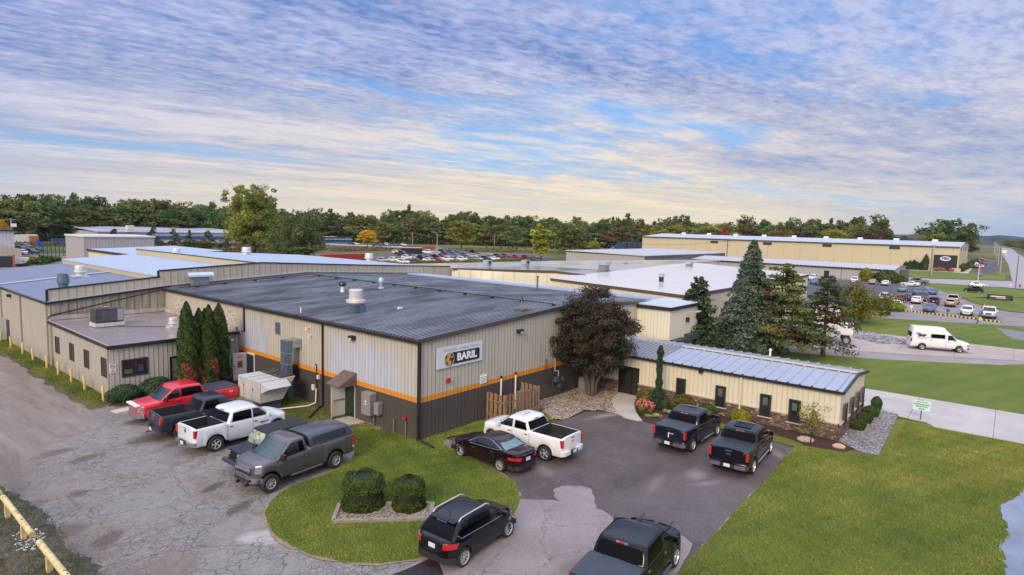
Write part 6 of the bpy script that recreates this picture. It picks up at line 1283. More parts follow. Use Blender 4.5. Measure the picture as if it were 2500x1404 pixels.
# --- white high-roof van on the street
PV=paint('paint_van',(0.74,0.76,0.79),.3,0,.5,.1)
S=dict(nose=.5,tailr=.05,len=(-2.95,3.15),w=1.01,zb=.42,axles=(1.95,-1.76),arch=.45,tyre=.375,rim=.24,tw=.24,flare=.02,shoulder=.05,crown=.06,truck=False,
  top=[(-2.95,1.35),(1.4,1.35),(1.75,1.33),(2.0,1.30),(2.6,1.18),(2.95,1.06),(3.10,.9),(3.15,.75)],plan=[(-2.95,.97),(1.5,1.0),(2.5,.95),(2.95,.85),(3.15,.72)],
  cab=(1.95,.55,-2.80,-2.93,2.66,1.0,.88),win=[((-.95,-.95),(.45,.45),.12,.48,tint),((.72,.72),(1.55,1.12),.03,.45,carglass)],gaps=((.58,.5),(-.98,.5),(1.6,.6)),handles=(-.85,.8),
  tail=(.10,.42,-.0),head=(.3,.22,.08),mir=(.16,.28,.26),bulge=.25,rbulge=.03,camber=.0,rg=(.1,.5),pz=.7,bumper=None,grille=chrome,bump_low=PV)
r,C=make_vehicle(S,'white_van','white high-roof van with oval logo driving on the concrete street','van',PV); place(r,81.3,5.6,-73.5+2,.06,.93); HEROES.append(r)
a=R(0); y_=-1.025
text('IMP',.42,blackp,r,'logo_lettering',TF(Vector((-1.85,-1.06,1.72)),(1,0,0)),.02,sx=1.25); mb=MB(); n=30
ov=[(.85*math.cos(2*PI*i/n),.27*math.sin(2*PI*i/n)) for i in range(n)]
for i in range(19,32): a0,a1=ov[i%n],ov[(i+1)%n]; mb.beam((-1.8+a0[0],-1.05,1.70+a0[1]),(-1.8+a1[0],-1.05,1.70+a1[1]),.01,.035)
mb.build('logo_swoosh',greym,r,world=False); MB().prism([(-2.6,2.0),(-2.3,1.82),(-1.9,1.9),(-2.1,2.02)],'y',-1.055,-1.045).build('logo_wing',pm('logo_blue2',(.12,.15,.5),.4),r,world=False)
# --- semi truck with flatbed behind the pines
r=thing('semi_truck','white sleeper semi truck with dark flatbed trailer half hidden behind the pine trees','truck',(77.6,15.5,.05),R(-76))
MB().box((-.6,0,2.45),(2.6,2.3,2.7)).build('sleeper_cab',PV,r,bevel=.15,world=False); MB().box((1.35,0,1.75),(1.6,2.1,1.5)).build('hood',PV,r,bevel=.2,world=False); MB().box((.72,0,2.75),(.06,2.0,.8)).build('windshield',carglass,r,world=False)
for s in (-1,1): MB().box((.2,s*1.16,2.6),(.7,.04,.7)).build('side_window',tint,r,world=False)
MB().box((-6.9,0,1.25),(11.5,2.5,.22)).build('flatbed_trailer',blackp,r,world=False)
tm,rm=wheel_meshes(.5,.28,.29,(8,.1))
for x in (1.5,-2.2,-3.4,-11,-12.2):
    for s in (-1,1): wv=link('wheel',tm,r); wv.location=(x,s*1.05,.5); wv.rotation_euler=(0,0,0 if s>0 else PI); link('rim',rm,wv)
# ---------------------------------------------------------------- parked cars further away: one of each body kind, then copies
cp_=paint('car_paint',(0.5,0.5,0.52),.25,.3,.7,.1)
FAR={}
FAR['sedan']=make_vehicle(sedan(),'sedan_car','x','car',cp_,detail=False)[0]
FAR['suv']=make_vehicle(suv(),'suv_car','x','car',cp_,detail=False)[0]
FAR['pickup']=make_vehicle(truck(),'pickup_truck','x','pickup truck',cp_,detail=False)[0]
for q in FAR.values():
    for ch in q.children:
        for i,sl_ in enumerate(ch.material_slots):
            if sl_.material==cp_: sl_.link='OBJECT'; sl_.material=cp_
CC=dict(white=(.70,.71,.74),silver=(.42,.43,.45),grey=(.14,.15,.17),black=(.012,.012,.016),navy=(.02,.035,.09),blue=(.06,.11,.24),red=(.30,.015,.025),maroon=(.10,.01,.025),tan=(.45,.36,.26),green=(.16,.22,.20),mauve=(.35,.30,.36),dark=(.045,.05,.06))
used=set()
def park(kind,col,loc,deg,label,group,sc=1):
    src=FAR[kind]; r=src if kind not in used else copy_tree(src); used.add(kind)
    m=paint('car_'+col,CC[col],.22,.25 if col not in('white',) else 0,.8,.1)
    for ch in r.children:
        for sl_ in ch.material_slots:
            if sl_.link=='OBJECT': sl_.material=m
    place(r,loc.x,loc.y,deg,.04,sc); tag(r,label,{'sedan':'car','suv':'car','pickup':'pickup truck'}[kind],group); return r
def ordn(i): return ['first','second','third','fourth','fifth','sixth','seventh','eighth','ninth','tenth','eleventh','twelfth','thirteenth','fourteenth','fifteenth'][i]
ROWS={'front':[(205,303,'suv','silver'),(365,298,'suv','white'),(505,328,'suv','white'),(710,312,'sedan','navy'),(880,302,'sedan','white'),(1020,298,'sedan','red'),(1150,293,'pickup','white'),(1360,284,'suv','white'),(1500,274,'sedan','green'),(1580,274,'sedan','silver'),(1700,268,'suv','navy'),(1830,272,'sedan','white')],
 'second':[(555,262,'suv','white'),(700,256,'sedan','silver'),(775,262,'suv','black'),(860,258,'sedan','blue'),(985,250,'suv','black'),(1060,244,'suv','maroon'),(1175,238,'sedan','grey'),(1270,232,'suv','green'),(1400,222,'suv','blue'),(1510,228,'sedan','silver'),(1625,226,'suv','mauve')],
 'third':[(480,208,'pickup','dark'),(960,205,'sedan','silver'),(1120,200,'sedan','maroon'),(1230,196,'sedan','dark'),(1880,238,'suv','dark'),(1740,206,'sedan','mauve'),(2150,255,'suv','red'),(2290,254,'suv','maroon'),(2400,250,'sedan','grey')],
 'back':[(405,182,'suv','white'),(865,184,'pickup','white'),(980,176,'sedan','silver'),(1080,166,'suv','navy'),(1200,168,'suv','blue'),(1300,174,'sedan','blue'),(1530,170,'suv','black'),(1985,232,'suv','red')]}
gname='cars in the crowded gravel lot beyond the wet roof'
for rn,row in ROWS.items():
    for i,(zx,zy,k_,c_) in enumerate(sorted(row)):
        p=G(900+zx/5.952,590+zy/5.952); kk={'sedan':'sedan','suv':'SUV','pickup':'pickup'}[k_]
        park(k_,c_,p,-78+random.uniform(-6,6),f'{c_} {kk}, {ordn(i)} from the left in the {rn} row of the crowded distant lot',gname)
RL_=[(195,345,'sedan','tan',0,'tan sedan parked tail-out by the grey metal building'),(390,365,'sedan','white',0,'white hatchback tail-out in front of the round hedge'),(750,372,'sedan','white',88,'white sedan side-on in front of a grey pickup'),(860,345,'pickup','grey',88,'grey pickup behind the side-on white sedan'),
 (655,462,'sedan','green',180,'silver-green sedan nose-on below the side-on white sedan'),(875,512,'suv','blue',180,'blue-grey SUV nose-on in the upper middle of the car lot'),(1105,505,'sedan','blue',180,'bright blue sedan nose-on standing alone on the dark asphalt'),(1725,470,'suv','black',86,'black wagon side-on by the lot exit'),(1790,395,'suv','white',-80,'white wagon side-on behind the black wagon'),
 (375,595,'suv','white',0,'white SUV tail-on at the left of the car lot'),(545,712,'sedan','white',180,'big white sedan nose-on at the lawn edge'),(612,625,'suv','maroon',0,'maroon SUV behind the big white sedan'),(715,600,'sedan','navy',0,'dark blue car beside the maroon SUV'),(862,645,'sedan','white',0,'white hatchback tail-on in the middle of the lot'),(940,605,'pickup','dark',180,'dark pickup nose-on beside the white hatchback'),
 (1125,668,'suv','black',0,'black boxy SUV tail-on in the lot'),(1060,775,'sedan','blue',180,'grey-blue sports car nose-on at the yellow wheel stops'),(1375,695,'suv','tan',0,'tan wagon tail-on right of the black boxy SUV'),(1415,650,'pickup','silver',0,'silver pickup just behind the tan wagon'),(1625,828,'suv','white',180,'white SUV nose-on left of the feather flag'),(1955,872,'pickup','white',180,'white pickup nose-on right of the feather flag')]
for zx,zy,k_,c_,dg_,lb in RL_:
    p=G(2100+zx/6.25,640+zy/6.25); d=p.normalized()*2.2; park(k_,c_,p+(d if dg_ in(0,180) else d*.4),dg_,lb,'cars in the lot by the grey metal building',.92)
for x,y,k_,c_,dg_,lb in ((1984,684,'suv','white',180,'white car half hidden behind the pine, left of the lot'),(1990,694,'sedan','blue',180,'small bright blue car behind the pine'),(2087,690,'suv','white',180,'white SUV nose-on between two round shrubs')): park(k_,c_,G(x,y),dg_,lb,'cars in the lot by the grey metal building',.95)
for i,(x,y,k_,c_) in enumerate(((2372,656,'sedan','black'),(2388,655,'suv','silver'),(2376,648,'suv','white'),(2394,647,'sedan','dark'),(2384,641,'suv','blue'),(2396,639,'suv','red'),(2390,635,'sedan','grey'))): park(k_,c_,G(x,y),92,f'{c_} car, {ordn(i)} counting back along the hedge side of the tan warehouse','cars beside the tan warehouse')
for i,(x,y,k_,c_,dg_) in enumerate(((52,612,'suv','black',-60),(66,616,'sedan','maroon',-60),(78,620,'suv','dark',-70),(62,608,'pickup','grey',-60),(88,614,'sedan','black',-50),(55,622,'suv','white',-80))): park(k_,c_,G(x,y),dg_,f'{c_} vehicle, {ordn(i)} in the fenced yard by the pale grey corner building','vehicles in the fenced yard on the left')
for i,(x,y,k_,c_) in enumerate(((921,602,'pickup','green'),(936,601,'sedan','navy'),(946,600,'suv','white'),(958,601,'sedan','blue'),(973,601,'sedan','red'),(986,601,'suv','white'),(1008,603,'sedan','grey'),(858,598,'suv','dark'),(868,598,'sedan','white'))): park(k_,c_,G(x,y),-35,f'{c_} vehicle, {ordn(i)} along the road in front of the woods','vehicles on the far road before the woods')
for i,(x,y,k_,c_) in enumerate(((1464,617,'suv','dark'),(1474,616,'sedan','navy'),(1484,616,'suv','blue'),(1496,613,'pickup','silver'),(1520,617,'sedan','black'),(1545,616,'suv','white'))): park(k_,c_,G(x,y),-40,f'{c_} car, {ordn(i)} from the left by the blue drum stacks','cars by the drum stacks')
park('sedan','white',G(2457,625),178,'white car coming along the distant street at far right','cars on the far street')
# enclosed trailer, red container trailer, stacks
p=G(1005,623); r=thing('enclosed_trailer','black enclosed cargo trailer with white roof edge among the parked cars','trailer',p,R(-28)); MB().box((0,0,1.75),(8.2,2.5,2.5)).build('trailer_box',pm('trailer_black',(.02,.022,.03),.35),r,world=False,bevel=.05); MB().box((0,0,3.05),(8.3,2.6,.14)).build('roof_edge',whitep,r,world=False)
for x in (-.4,.5): wv=link('wheel',tm,r); wv.location=(x,-1.2,.45); wv.rotation_euler=(0,0,PI); link('rim',rm,wv)
p=G(1032,612); r=thing('red_trailer','long red flat trailer behind the black cargo trailer','trailer',p+Vector((3,6,0)),R(-28)); MB().box((0,0,1.2),(16,2.4,1.1)).build('deck',pm('rust_red',(.35,.04,.025),.5),r,world=False)
p=G(845,648); r=thing('red_container','long red shipping container behind the blue roof','container',p,R(0)); mb=MB(); mb.box((0,0,1.9),(16,2.5,2.9)); [mb.box((-7.8+i*.5,-1.27,1.9),(.14,.05,2.7)) for i in range(32)]; mb.build('container_body',pm('rust_red',(0,0,0)),r,world=False)
for i,(x,y,n_,h_) in enumerate(((1502,612,3,3),(1512,612,3,4),(1524,611,4,5),(1537,611,4,5),(1550,611,4,5),(1563,611,4,5))):
    r=thing('drum_stack',('blue drum stack at the left end','blue drum stack, second from the left','dark wrapped stack with orange corner','dark wrapped stack in the middle of the stacks','dark wrapped stack, second from the warehouse','dark wrapped stack against the tan warehouse')[i],'drum stack',G(x,y),0,'stacks of drums and pallets left of the tan warehouse'); mb=MB()
    for a in range(n_):
        for b_ in range(2):
            for c in range(h_): mb.lathe([(0,.95),(.5,.95),(.55,.88),(.5,.5),(.55,.1),(.5,0)],(a*1.2-1.8,b_*1.2,c*1.05),8)
    mb.build('drums',pm('drum_blue',(.02,.07,.2),.4) if i<2 else pm('stack_dark',(.04,.045,.09),.4,0,.6,1),r,world=False)
bpy.context.view_layer.update()
# ================================================================ vegetation
def P2(p):
    v=RM.transposed()@(Vector(p)-Vector((0,0,CH))); return CX+FPX*v.x/-v.z, CY-FPX*v.y/-v.z
def cards(name,C,S,tint,rng,up=0.0,asp=.6,outn=None):
    n=len(C); N=rng.normal(size=(n,3)); 
    if outn is not None: N=N*.8+outn*1.0
    N[:,2]+=up; N/=np.linalg.norm(N,axis=1,keepdims=True)
    A=rng.normal(size=(n,3)); A-=N*(A*N).sum(1,keepdims=True); A/=np.linalg.norm(A,axis=1,keepdims=True); B=np.cross(N,A)
    S=S[:,None]; V=np.stack([C-A*S,C-B*S*asp+A*S*.1,C+A*S,C+B*S*asp+A*S*.1],1).reshape(-1,3)
    return V,np.arange(4*n).reshape(n,4),tint
def clumps(rng,n,rx,rz,zc,lob=.25,lowcut=-1,bias=0.45):
    D=rng.normal(size=(n*3,3)); D/=np.linalg.norm(D,axis=1,keepdims=True); D=D[D[:,2]>lowcut][:n]; n=len(D)
    r=rng.uniform(0,1,n)**bias; lobe=1+lob*(np.sin(D[:,0]*3.1+rng.uniform(0,6))*np.cos(D[:,1]*3.7+rng.uniform(0,6))+.6*np.sin(D[:,2]*5+rng.uniform(0,6)))
    return D*np.array([rx,rx,rz])*(r*lobe)[:,None]*.86+np.array([0,0,zc]),D
def crown_mesh(name,seed,rx,rz,zc,nc,nl,leaf,rc,lob=.25,lowcut=-1,bias=.45,up=.25,flat=.7):
    rng=np.random.RandomState(seed); K,D=clumps(rng,nc,rx,rz,zc,lob,lowcut,bias); nc=len(K)
    d=rng.normal(size=(nc*nl,3)); d/=np.linalg.norm(d,axis=1,keepdims=True); rr=rng.uniform(.45,1.1,nc*nl)[:,None]*rc*np.repeat(rng.uniform(.6,1.35,nc),nl)[:,None]
    C=np.repeat(K,nl,0)+d*rr*np.array([1,1,flat]); tint=np.clip(np.repeat(rng.normal(.5,.22,nc),nl)+rng.normal(0,.16,nc*nl),0,1)
    V,F,t=cards(name,C,leaf*rng.uniform(.6,1.3,len(C)),tint,rng,up,outn=d)
    return fast_mesh(name,V,F,t)
barkm=pm('bark',(0.10,0.075,0.06),.9,0,.4,5,.5,14,streak=(1,1,.25)); barkd=pm('dark_bark',(0.045,0.033,0.028),.9,0,.4,5,.5,14,streak=(1,1,.25))
def trunk_mesh(name,seed,h,r,nb,spread,z0,z1,mat,curve=.06):
    rd=random.Random(seed); b=MB(); pts=[Vector((0,0,-.1))]; rr=[r*1.35]
    for i in range(1,6): pts.append(Vector((rd.uniform(-1,1)*curve*h*.3,rd.uniform(-1,1)*curve*h*.3,h*i/5))); rr.append(r*(1-.14*i))
    b.tube([tuple(p) for p in pts],rr,8)
    for i in range(nb):
        t=rd.uniform(z0,z1); k=min(4,int(t/h*5)); base=pts[k].lerp(pts[k+1],t/h*5-k); a=rd.uniform(0,2*PI); L=spread*rd.uniform(.6,1.0)
        m=base+Vector((math.cos(a)*L*.5,math.sin(a)*L*.5,L*.35)); e=base+Vector((math.cos(a)*L,math.sin(a)*L,L*rd.uniform(.5,1.0)))
        b.tube([tuple(base),tuple(m),tuple(e)],[r*.42,r*.26,r*.08],5)
    return b.me(name,mat,smooth=60)
# leaf finishes
LM=dict(
 forest=leafmat('leaf_forest',(0.045,0.080,0.026),(0.105,0.152,0.042),(0.20,0.245,0.068),.03,.4),
 forest2=leafmat('leaf_forest_pale',(0.10,0.135,0.045),(0.185,0.225,0.07),(0.29,0.33,0.11),.03,.4),
 yellow=leafmat('leaf_yellowgreen',(0.15,0.17,0.022),(0.31,0.31,0.035),(0.48,0.46,0.06),.02,.45),
 gold=leafmat('leaf_gold',(0.34,0.17,0.01),(0.60,0.34,0.015),(0.78,0.50,0.04),.01,.3),
 olive=leafmat('leaf_olive',(0.085,0.095,0.022),(0.19,0.185,0.036),(0.33,0.29,0.065),.02,.4),
 autumn=leafmat('leaf_autumn',(0.06,0.045,0.018),(0.13,0.095,0.035),(0.22,0.16,0.055),.03,.25),
 red=leafmat('leaf_red',(0.20,0.02,0.02),(0.40,0.04,0.04),(0.5,0.10,0.06),.01,.2),
 purple=leafmat('leaf_purple',(0.014,0.016,0.011),(0.038,0.036,0.024),(0.080,0.060,0.038),.02,.15),
 spruce=leafmat('leaf_spruce',(0.032,0.060,0.040),(0.085,0.130,0.092),(0.20,0.255,0.20),.015,.1),
 pine=leafmat('leaf_pine',(0.035,0.062,0.018),(0.092,0.125,0.036),(0.19,0.19,0.06),.02,.12),
 pinedk=leafmat('leaf_pine_dark',(0.018,0.042,0.024),(0.044,0.082,0.040),(0.085,0.13,0.06),.02,.1),
 brown=leafmat('leaf_brown',(0.045,0.032,0.018),(0.10,0.064,0.034),(0.17,0.11,0.055),.02,.12),
 thuja=leafmat('leaf_thuja',(0.018,0.042,0.010),(0.048,0.090,0.018),(0.10,0.15,0.030),.015,.12),
 hedge=leafmat('leaf_hedge',(0.022,0.046,0.010),(0.060,0.098,0.020),(0.13,0.165,0.036),.01,.15),
 bright=leafmat('leaf_bright',(0.04,0.085,0.012),(0.08,0.15,0.02),(0.16,0.24,0.04),.02,.3),
 hosta=leafmat('leaf_hosta',(0.16,0.22,0.04),(0.38,0.42,0.12),(0.6,0.6,0.3),.01,.2),
 pink=leafmat('petal_pink',(0.38,0.06,0.07),(0.58,0.14,0.14),(0.70,0.30,0.28),.01,.2))
# --- distant woods: six crown shapes shared by every tree
CR=[crown_mesh('crown',50+i,[6.2,5.6,6.8,5.0,6.0,7.0][i],[8.2,8.8,7.4,9.4,8.6,7.8][i],[11.5,11,12,10.6,11.2,12][i],[64,60,70,54,64,72][i],44,.58,[1.9,1.8,2.0,1.6,1.8,2.1][i],lob=.35) for i in range(6)]
TRK=[trunk_mesh('trunk',90+i,15,.35,7,5,6,13,barkd) for i in range(2)]
def wood_tree(p,h,wd,kind,label,group=None,shape=None,tk=True,cat='tree',name='broadleaf_tree'):
    i=random.randrange(6) if shape is None else shape; s=h/20.0
    t=thing(name,label,cat,(p.x,p.y,0),random.uniform(0,6.28),group); sx=wd/12.4
    if tk: o=link('trunk',TRK[i%2],t,); o.scale=(s,s,s)
    c=bpy.data.objects.new('crown',CR[i]); COL.objects.link(c); c.parent=t; c.scale=(sx,sx,s)
    if not CR[i].materials: CR[i].materials.append(LM['forest'])
    c.material_slots[0].link='OBJECT'; c.material_slots[0].material=LM[kind]; return t
sky=[(-200,472),(0,476),(30,474),(60,470),(100,460),(140,474),(165,468),(200,474),(225,482),(260,478),(300,472),(335,486),(380,478),(410,484),(440,492),(480,500),(520,488),(545,492),(600,505),(700,508),(760,514),(800,505),(830,514),(870,516),(905,520),(940,506),(975,510),(1000,500),(1030,512),(1060,506),(1090,514),(1150,510),(1180,512),(1215,524),(1260,526),(1300,522),(1330,526),(1370,534),(1400,530),(1430,534),(1480,534),(1530,520),(1560,532),(1610,536),(1670,523),(1700,540),(1740,538),(1770,540),(1820,524),(1850,522),(1880,544),(1920,538),(1950,532),(2000,526),(2040,536),(2100,532),(2140,526),(2165,545),(2185,570)]
line=[(-110,352),(150,352),(240,335),(285,290),(320,245),(365,212),(410,190),(445,158),(470,118),(488,80),(496,54)]
kinds=['dark green','mid green','pale green','olive','autumn-tinted']; kk=['forest','forest','forest2','olive','autumn']
def along(pts,step):
    out=[];acc=0
    for a,b_ in zip(pts,pts[1:]):
        a,b_=Vector(a),Vector(b_); L=(b_-a).length
        while acc<L: out.append(a.lerp(b_,acc/L)); acc+=step
        acc-=L
    return out
for row,(back,drop,step) in enumerate(((26,0,7.5),(12,9,7.5),(0,24,7.5))):
    for q in along(line,step):
        n=Vector((q.x,q.y,0)).normalized(); p=Vector((q.x,q.y,0))+n*back+Vector((random.uniform(-3,3),random.uniform(-3,3),0))
        px=P2((p.x,p.y,10))[0]
        if px<-60 or px>2200: continue
        y=pl(sky,px)+drop+random.uniform(-3,9)+(random.uniform(0,10) if row else 0); h=max(9,HT(p,px,y))*1.06; 
        r=random.random()
        if row==2: w_=[.15,.40,.27,.10,.08] if px<1450 else [.1,.3,.14,.22,.24]
        else: w_=[.5,.38,.07,.05,.0] if px<1450 else [.3,.36,.08,.12,.14]
        k_=random.choices(range(5),w_)[0]; side='left' if px<560 else 'middle' if px<1450 else 'right'
        lab=f'{kinds[k_]} leafy tree in the {("back","middle","front")[row]} of the {side} stretch of woods'
        wood_tree(p,h,random.uniform(13,19)*(.9 if row==0 else 1.0),kk[k_],lab,lab.replace('tree in','trees in'))
# undergrowth closing the foot of the woods
def strip_foliage(name,pts,n,h,depth,leaf,mat,seed,lab,kind='stuff'):
    rng=np.random.RandomState(seed); P=np.array([tuple(q) for q in along(pts,1.0)]); i=rng.randint(0,len(P),n); C=np.zeros((n,3)); C[:,:2]=P[i]+rng.uniform(-depth,depth,(n,2)); C[:,2]=rng.uniform(0,1,n)**1.2*h*(.7+.3*np.sin(i*.35)+.2*np.sin(i*.11))
    V,F,t=cards(name,C,leaf*rng.uniform(.6,1.4,n),np.clip(rng.normal(.45,.25,n),0,1),rng,.3); o=link(name,fast_mesh(name,V,F,t),None,mat); tag(o,lab,kind=kind); return o
strip_foliage('undergrowth',line,30000,7,4,.8,LM['forest'],61,'dark undergrowth along the foot of the woods')
strip_foliage('meadow_brush',[(60,300),(150,296),(150,250),(105,225)],9000,1.2,16,.4,LM['autumn'],62,'brown and olive brush in the field left of the cottonwood')
strip_foliage('meadow_brush',[tuple(G(900,648)[:2]),tuple(G(1100,642)[:2]),tuple(G(1300,636)[:2])],3000,.9,1.5,.35,LM['olive'],63,'weeds along the near edge of the crowded distant lot')
strip_foliage('dry_grass',[tuple(G(830,612)[:2]),tuple(G(930,609)[:2])],5000,1.0,9,.4,leafmat('leaf_straw',(0.12,.075,.03),(.22,.15,.07),(.32,.24,.12)),64,'tall tan grass before the far road')
strip_foliage('slope_grass',[tuple(G(1120,612)[:2]),tuple(G(1300,616)[:2]),tuple(G(1480,622)[:2])],9000,1.1,12,.4,LM['olive'],65,'rough green and tan grass on the slope right of the crowded lot')
# far hills, blue haze painted into their base colour
def hills():
    vs=[];fs=[]; n=160
    for i in range(n):
        a=R(-35+100*i/(n-1)); d=2300; px=P2((math.cos(a)*d,math.sin(a)*d,20))[0]
        h=27+4*math.sin(i*.33)+3*math.sin(i*.9+1)+random.uniform(-1.5,1.5)
        for dd,hh in ((d-150,0),(d-60,h*.75),(d,h),(d+400,h)): vs.append((math.cos(a)*dd,math.sin(a)*dd,hh))
    for i in range(n-1):
        for j in range(3): fs.append((i*4+j,(i+1)*4+j,(i+1)*4+j+1,i*4+j+1))
    me=bpy.data.meshes.new('hills'); me.from_pydata(vs,[],fs); o=link('hills',me,None,pm('far_wood',(0.030,0.048,0.058),.95,0,.5,.02,0)); tag(o,kind='structure')
hills()
def far_side(pts,step,h,seed,lab,grp):
    rd=random.Random(seed)
    for q in along(pts,step):
        p=Vector((q.x+rd.uniform(-6,6),q.y+rd.uniform(-5,5),0)); k_=rd.choices(range(5),[.25,.3,.1,.15,.2])[0]; wood_tree(p,h*rd.uniform(.75,1.2),rd.uniform(11,17),kk[k_],kinds[k_]+' '+lab,kinds[k_]+' '+grp,tk=False)
far_side([(455,38),(520,36),(650,34),(900,60),(1200,60)],13,15,5,'tree in the low wood left of the distant street','trees in the low wood left of the distant street')
far_side([(640,-26),(900,-24),(1300,-10),(1500,10)],15,14,6,'tree in the low wood right of the distant street','trees in the low wood right of the distant street')
far_side([(560,190),(640,120),(700,80),(760,60)],13,17,8,'tree in the far wood behind the lone oak','trees in the far wood behind the lone oak')
def single(x,yb,yt,wpx,kind,label,dist=None,shape=None,name='broadleaf_tree',cat='tree'):
    p=G(x,yb) if dist is None else AZ(x,dist); wpx*=1.2; d=abs((RM.transposed()@(p-Vector((0,0,CH)))).z); return wood_tree(p,HT(p,x,yt),wpx*d/FPX,kind,label,None,shape,name=name,cat=cat)
single(897,603,560,44,'gold','bright golden-yellow tree beside the far road')
single(1127,607,531,66,'yellow','yellow-green tree standing in front of the woods right of the street lamp',shape=1); single(1320,636,541,62,'yellow','tall yellow-green tree behind the right end of the crowded lot',shape=3); single(1390,634,538,74,'forest2','grey-green loose tree right of the tall yellow-green one',shape=0); single(1440,636,583,44,'yellow','small yellow-green tree at the left of the drum stacks',shape=2); single(1252,606,545,46,'forest2','pale green tree on the slope before the woods',shape=1)
for x,yt,w_,k_,l in ((1585,552,64,'yellow','yellow-green tree rising over the left end of the tan warehouse'),(1645,545,62,'yellow','second yellow-green tree rising over the tan warehouse roof'),(1480,548,60,'autumn','orange-tinted tree left of the tan warehouse'),(1768,549,22,'red','small red tree over the tan warehouse roof'),(1722,545,56,'olive','olive tree left of the small red tree'),(1800,562,26,'yellow','small yellow-green tree right of the red one'),(1900,556,46,'olive','olive tree behind the middle of the warehouse roof'),(2035,553,40,'yellow','yellow-tinted tree behind the right half of the warehouse roof')): single(x,0,yt,w_,k_,l,dist=445)
single(2300,0,528,84,'forest','big dark oak behind the gable end of the tan warehouse',dist=500,shape=5); single(2352,0,536,52,'forest','smaller dark tree at the right shoulder of the big oak',dist=505,shape=2)
single(6,0,531,34,'gold','golden tree at the left edge behind the corner building',dist=262)
for x,yb,yt,w_,l in ((322,612,583,58,'round olive bush beyond the box building'),(405,613,597,30,'low green bush in the brush field'),(467,616,583,44,'green bush in front of the far factory'),(498,618,586,40,'olive-green bush left of the cottonwood')): single(x,yb,yt,w_,'olive' if 'olive' in l else 'bright',l,shape=0,name='bush',cat='bush')
single(730,640,598,62,'bright','bright green bush at the foot of the dark willow',shape=2,name='bush',cat='bush'); single(690,634,595,60,'forest2','grey-green bush between cottonwood and willow',shape=4,name='bush',cat='bush')
# cottonwood and willow (own meshes, larger in the picture)
def big_tree(p,h,rx,label,kind,seed,nc,nl,leaf,rc,zc,rz,lob=.35,bias=.5,trunk_h=.8,r=.5,bark=None,name='broadleaf_tree',lowcut=-1,nb=12,up=.25,extra=None,flat=.7):
    t=thing(name,label,'tree',(p.x,p.y,0)); link('trunk',trunk_mesh('trunk',seed,h*trunk_h,r,nb,rx*.8,h*.25,h*.7,bark or barkd),t)
    link('crown',crown_mesh('crown',seed,rx,rz,zc,nc,nl,leaf,rc,lob,lowcut,bias,up,flat),t,LM[kind]); return t
LM['cotton']=leafmat('leaf_cottonwood',(0.10,0.13,0.030),(0.24,0.265,0.052),(0.42,0.42,0.10),.01,.45)
p=G(622,622); h=HT(p,622,433); print('cottonwood',p,h)
t=big_tree(p,h,10.2,'tall olive-yellow cottonwood with airy top, tallest tree left of centre','cotton',71,210,90,.40,1.9,h*.41,h*.43,lob=.15,lowcut=-1)
link('upper_crown',crown_mesh('upper_crown',72,11.0,h*.24,h*.72,95,46,.40,1.35,.32,-1,.55),t,LM['cotton'])
p=G(730,636); h=HT(p,730,514); big_tree(p,h,10.2,'broad dark green willow beside the cottonwood','forest',73,110,90,.33,2.3,h*.50,h*.52,lob=.22)
# purple tree in the stone bed
p=Vector((37.9,23.2,0)); h=HT(p,1460,702); print('purple',h)
t=thing('purple_leaf_tree','dense purple-leaved tree in the stone bed by the entrance','tree',(p.x,p.y,0)); b=MB(); rd=random.Random(4)
for i in range(7):
    a=2*PI*i/7+.3; r0=.22; pts=[(r0*math.cos(a),r0*math.sin(a),-.05),(r0*1.6*math.cos(a),r0*1.6*math.sin(a),1.0),(1.0*math.cos(a),1.0*math.sin(a),2.6),(1.9*math.cos(a),1.9*math.sin(a),4.4)]; b.tube(pts,[.17,.13,.09,.03],7)
b.tube([(0,0,0),(0,.05,3),(0,0,h*.8)],[.22,.16,.04],8); link('trunk',b.me('trunk',barkm,smooth=60),t)
me=crown_mesh('crown',74,3.45,h*.45,h*.57,330,190,.07,.60,.11,-.9,.36,.35,.6); link('crown',me,t,LM['purple'])
me=crown_mesh('crown_twigs',75,3.4,h*.46,h*.56,70,45,.07,.5,.2,-.6,.2,.35,.5); link('crown_tips',me,t,leafmat('leaf_purple_tips',(.05,.032,.022),(.10,.055,.035),(.16,.085,.05),.02,.15))
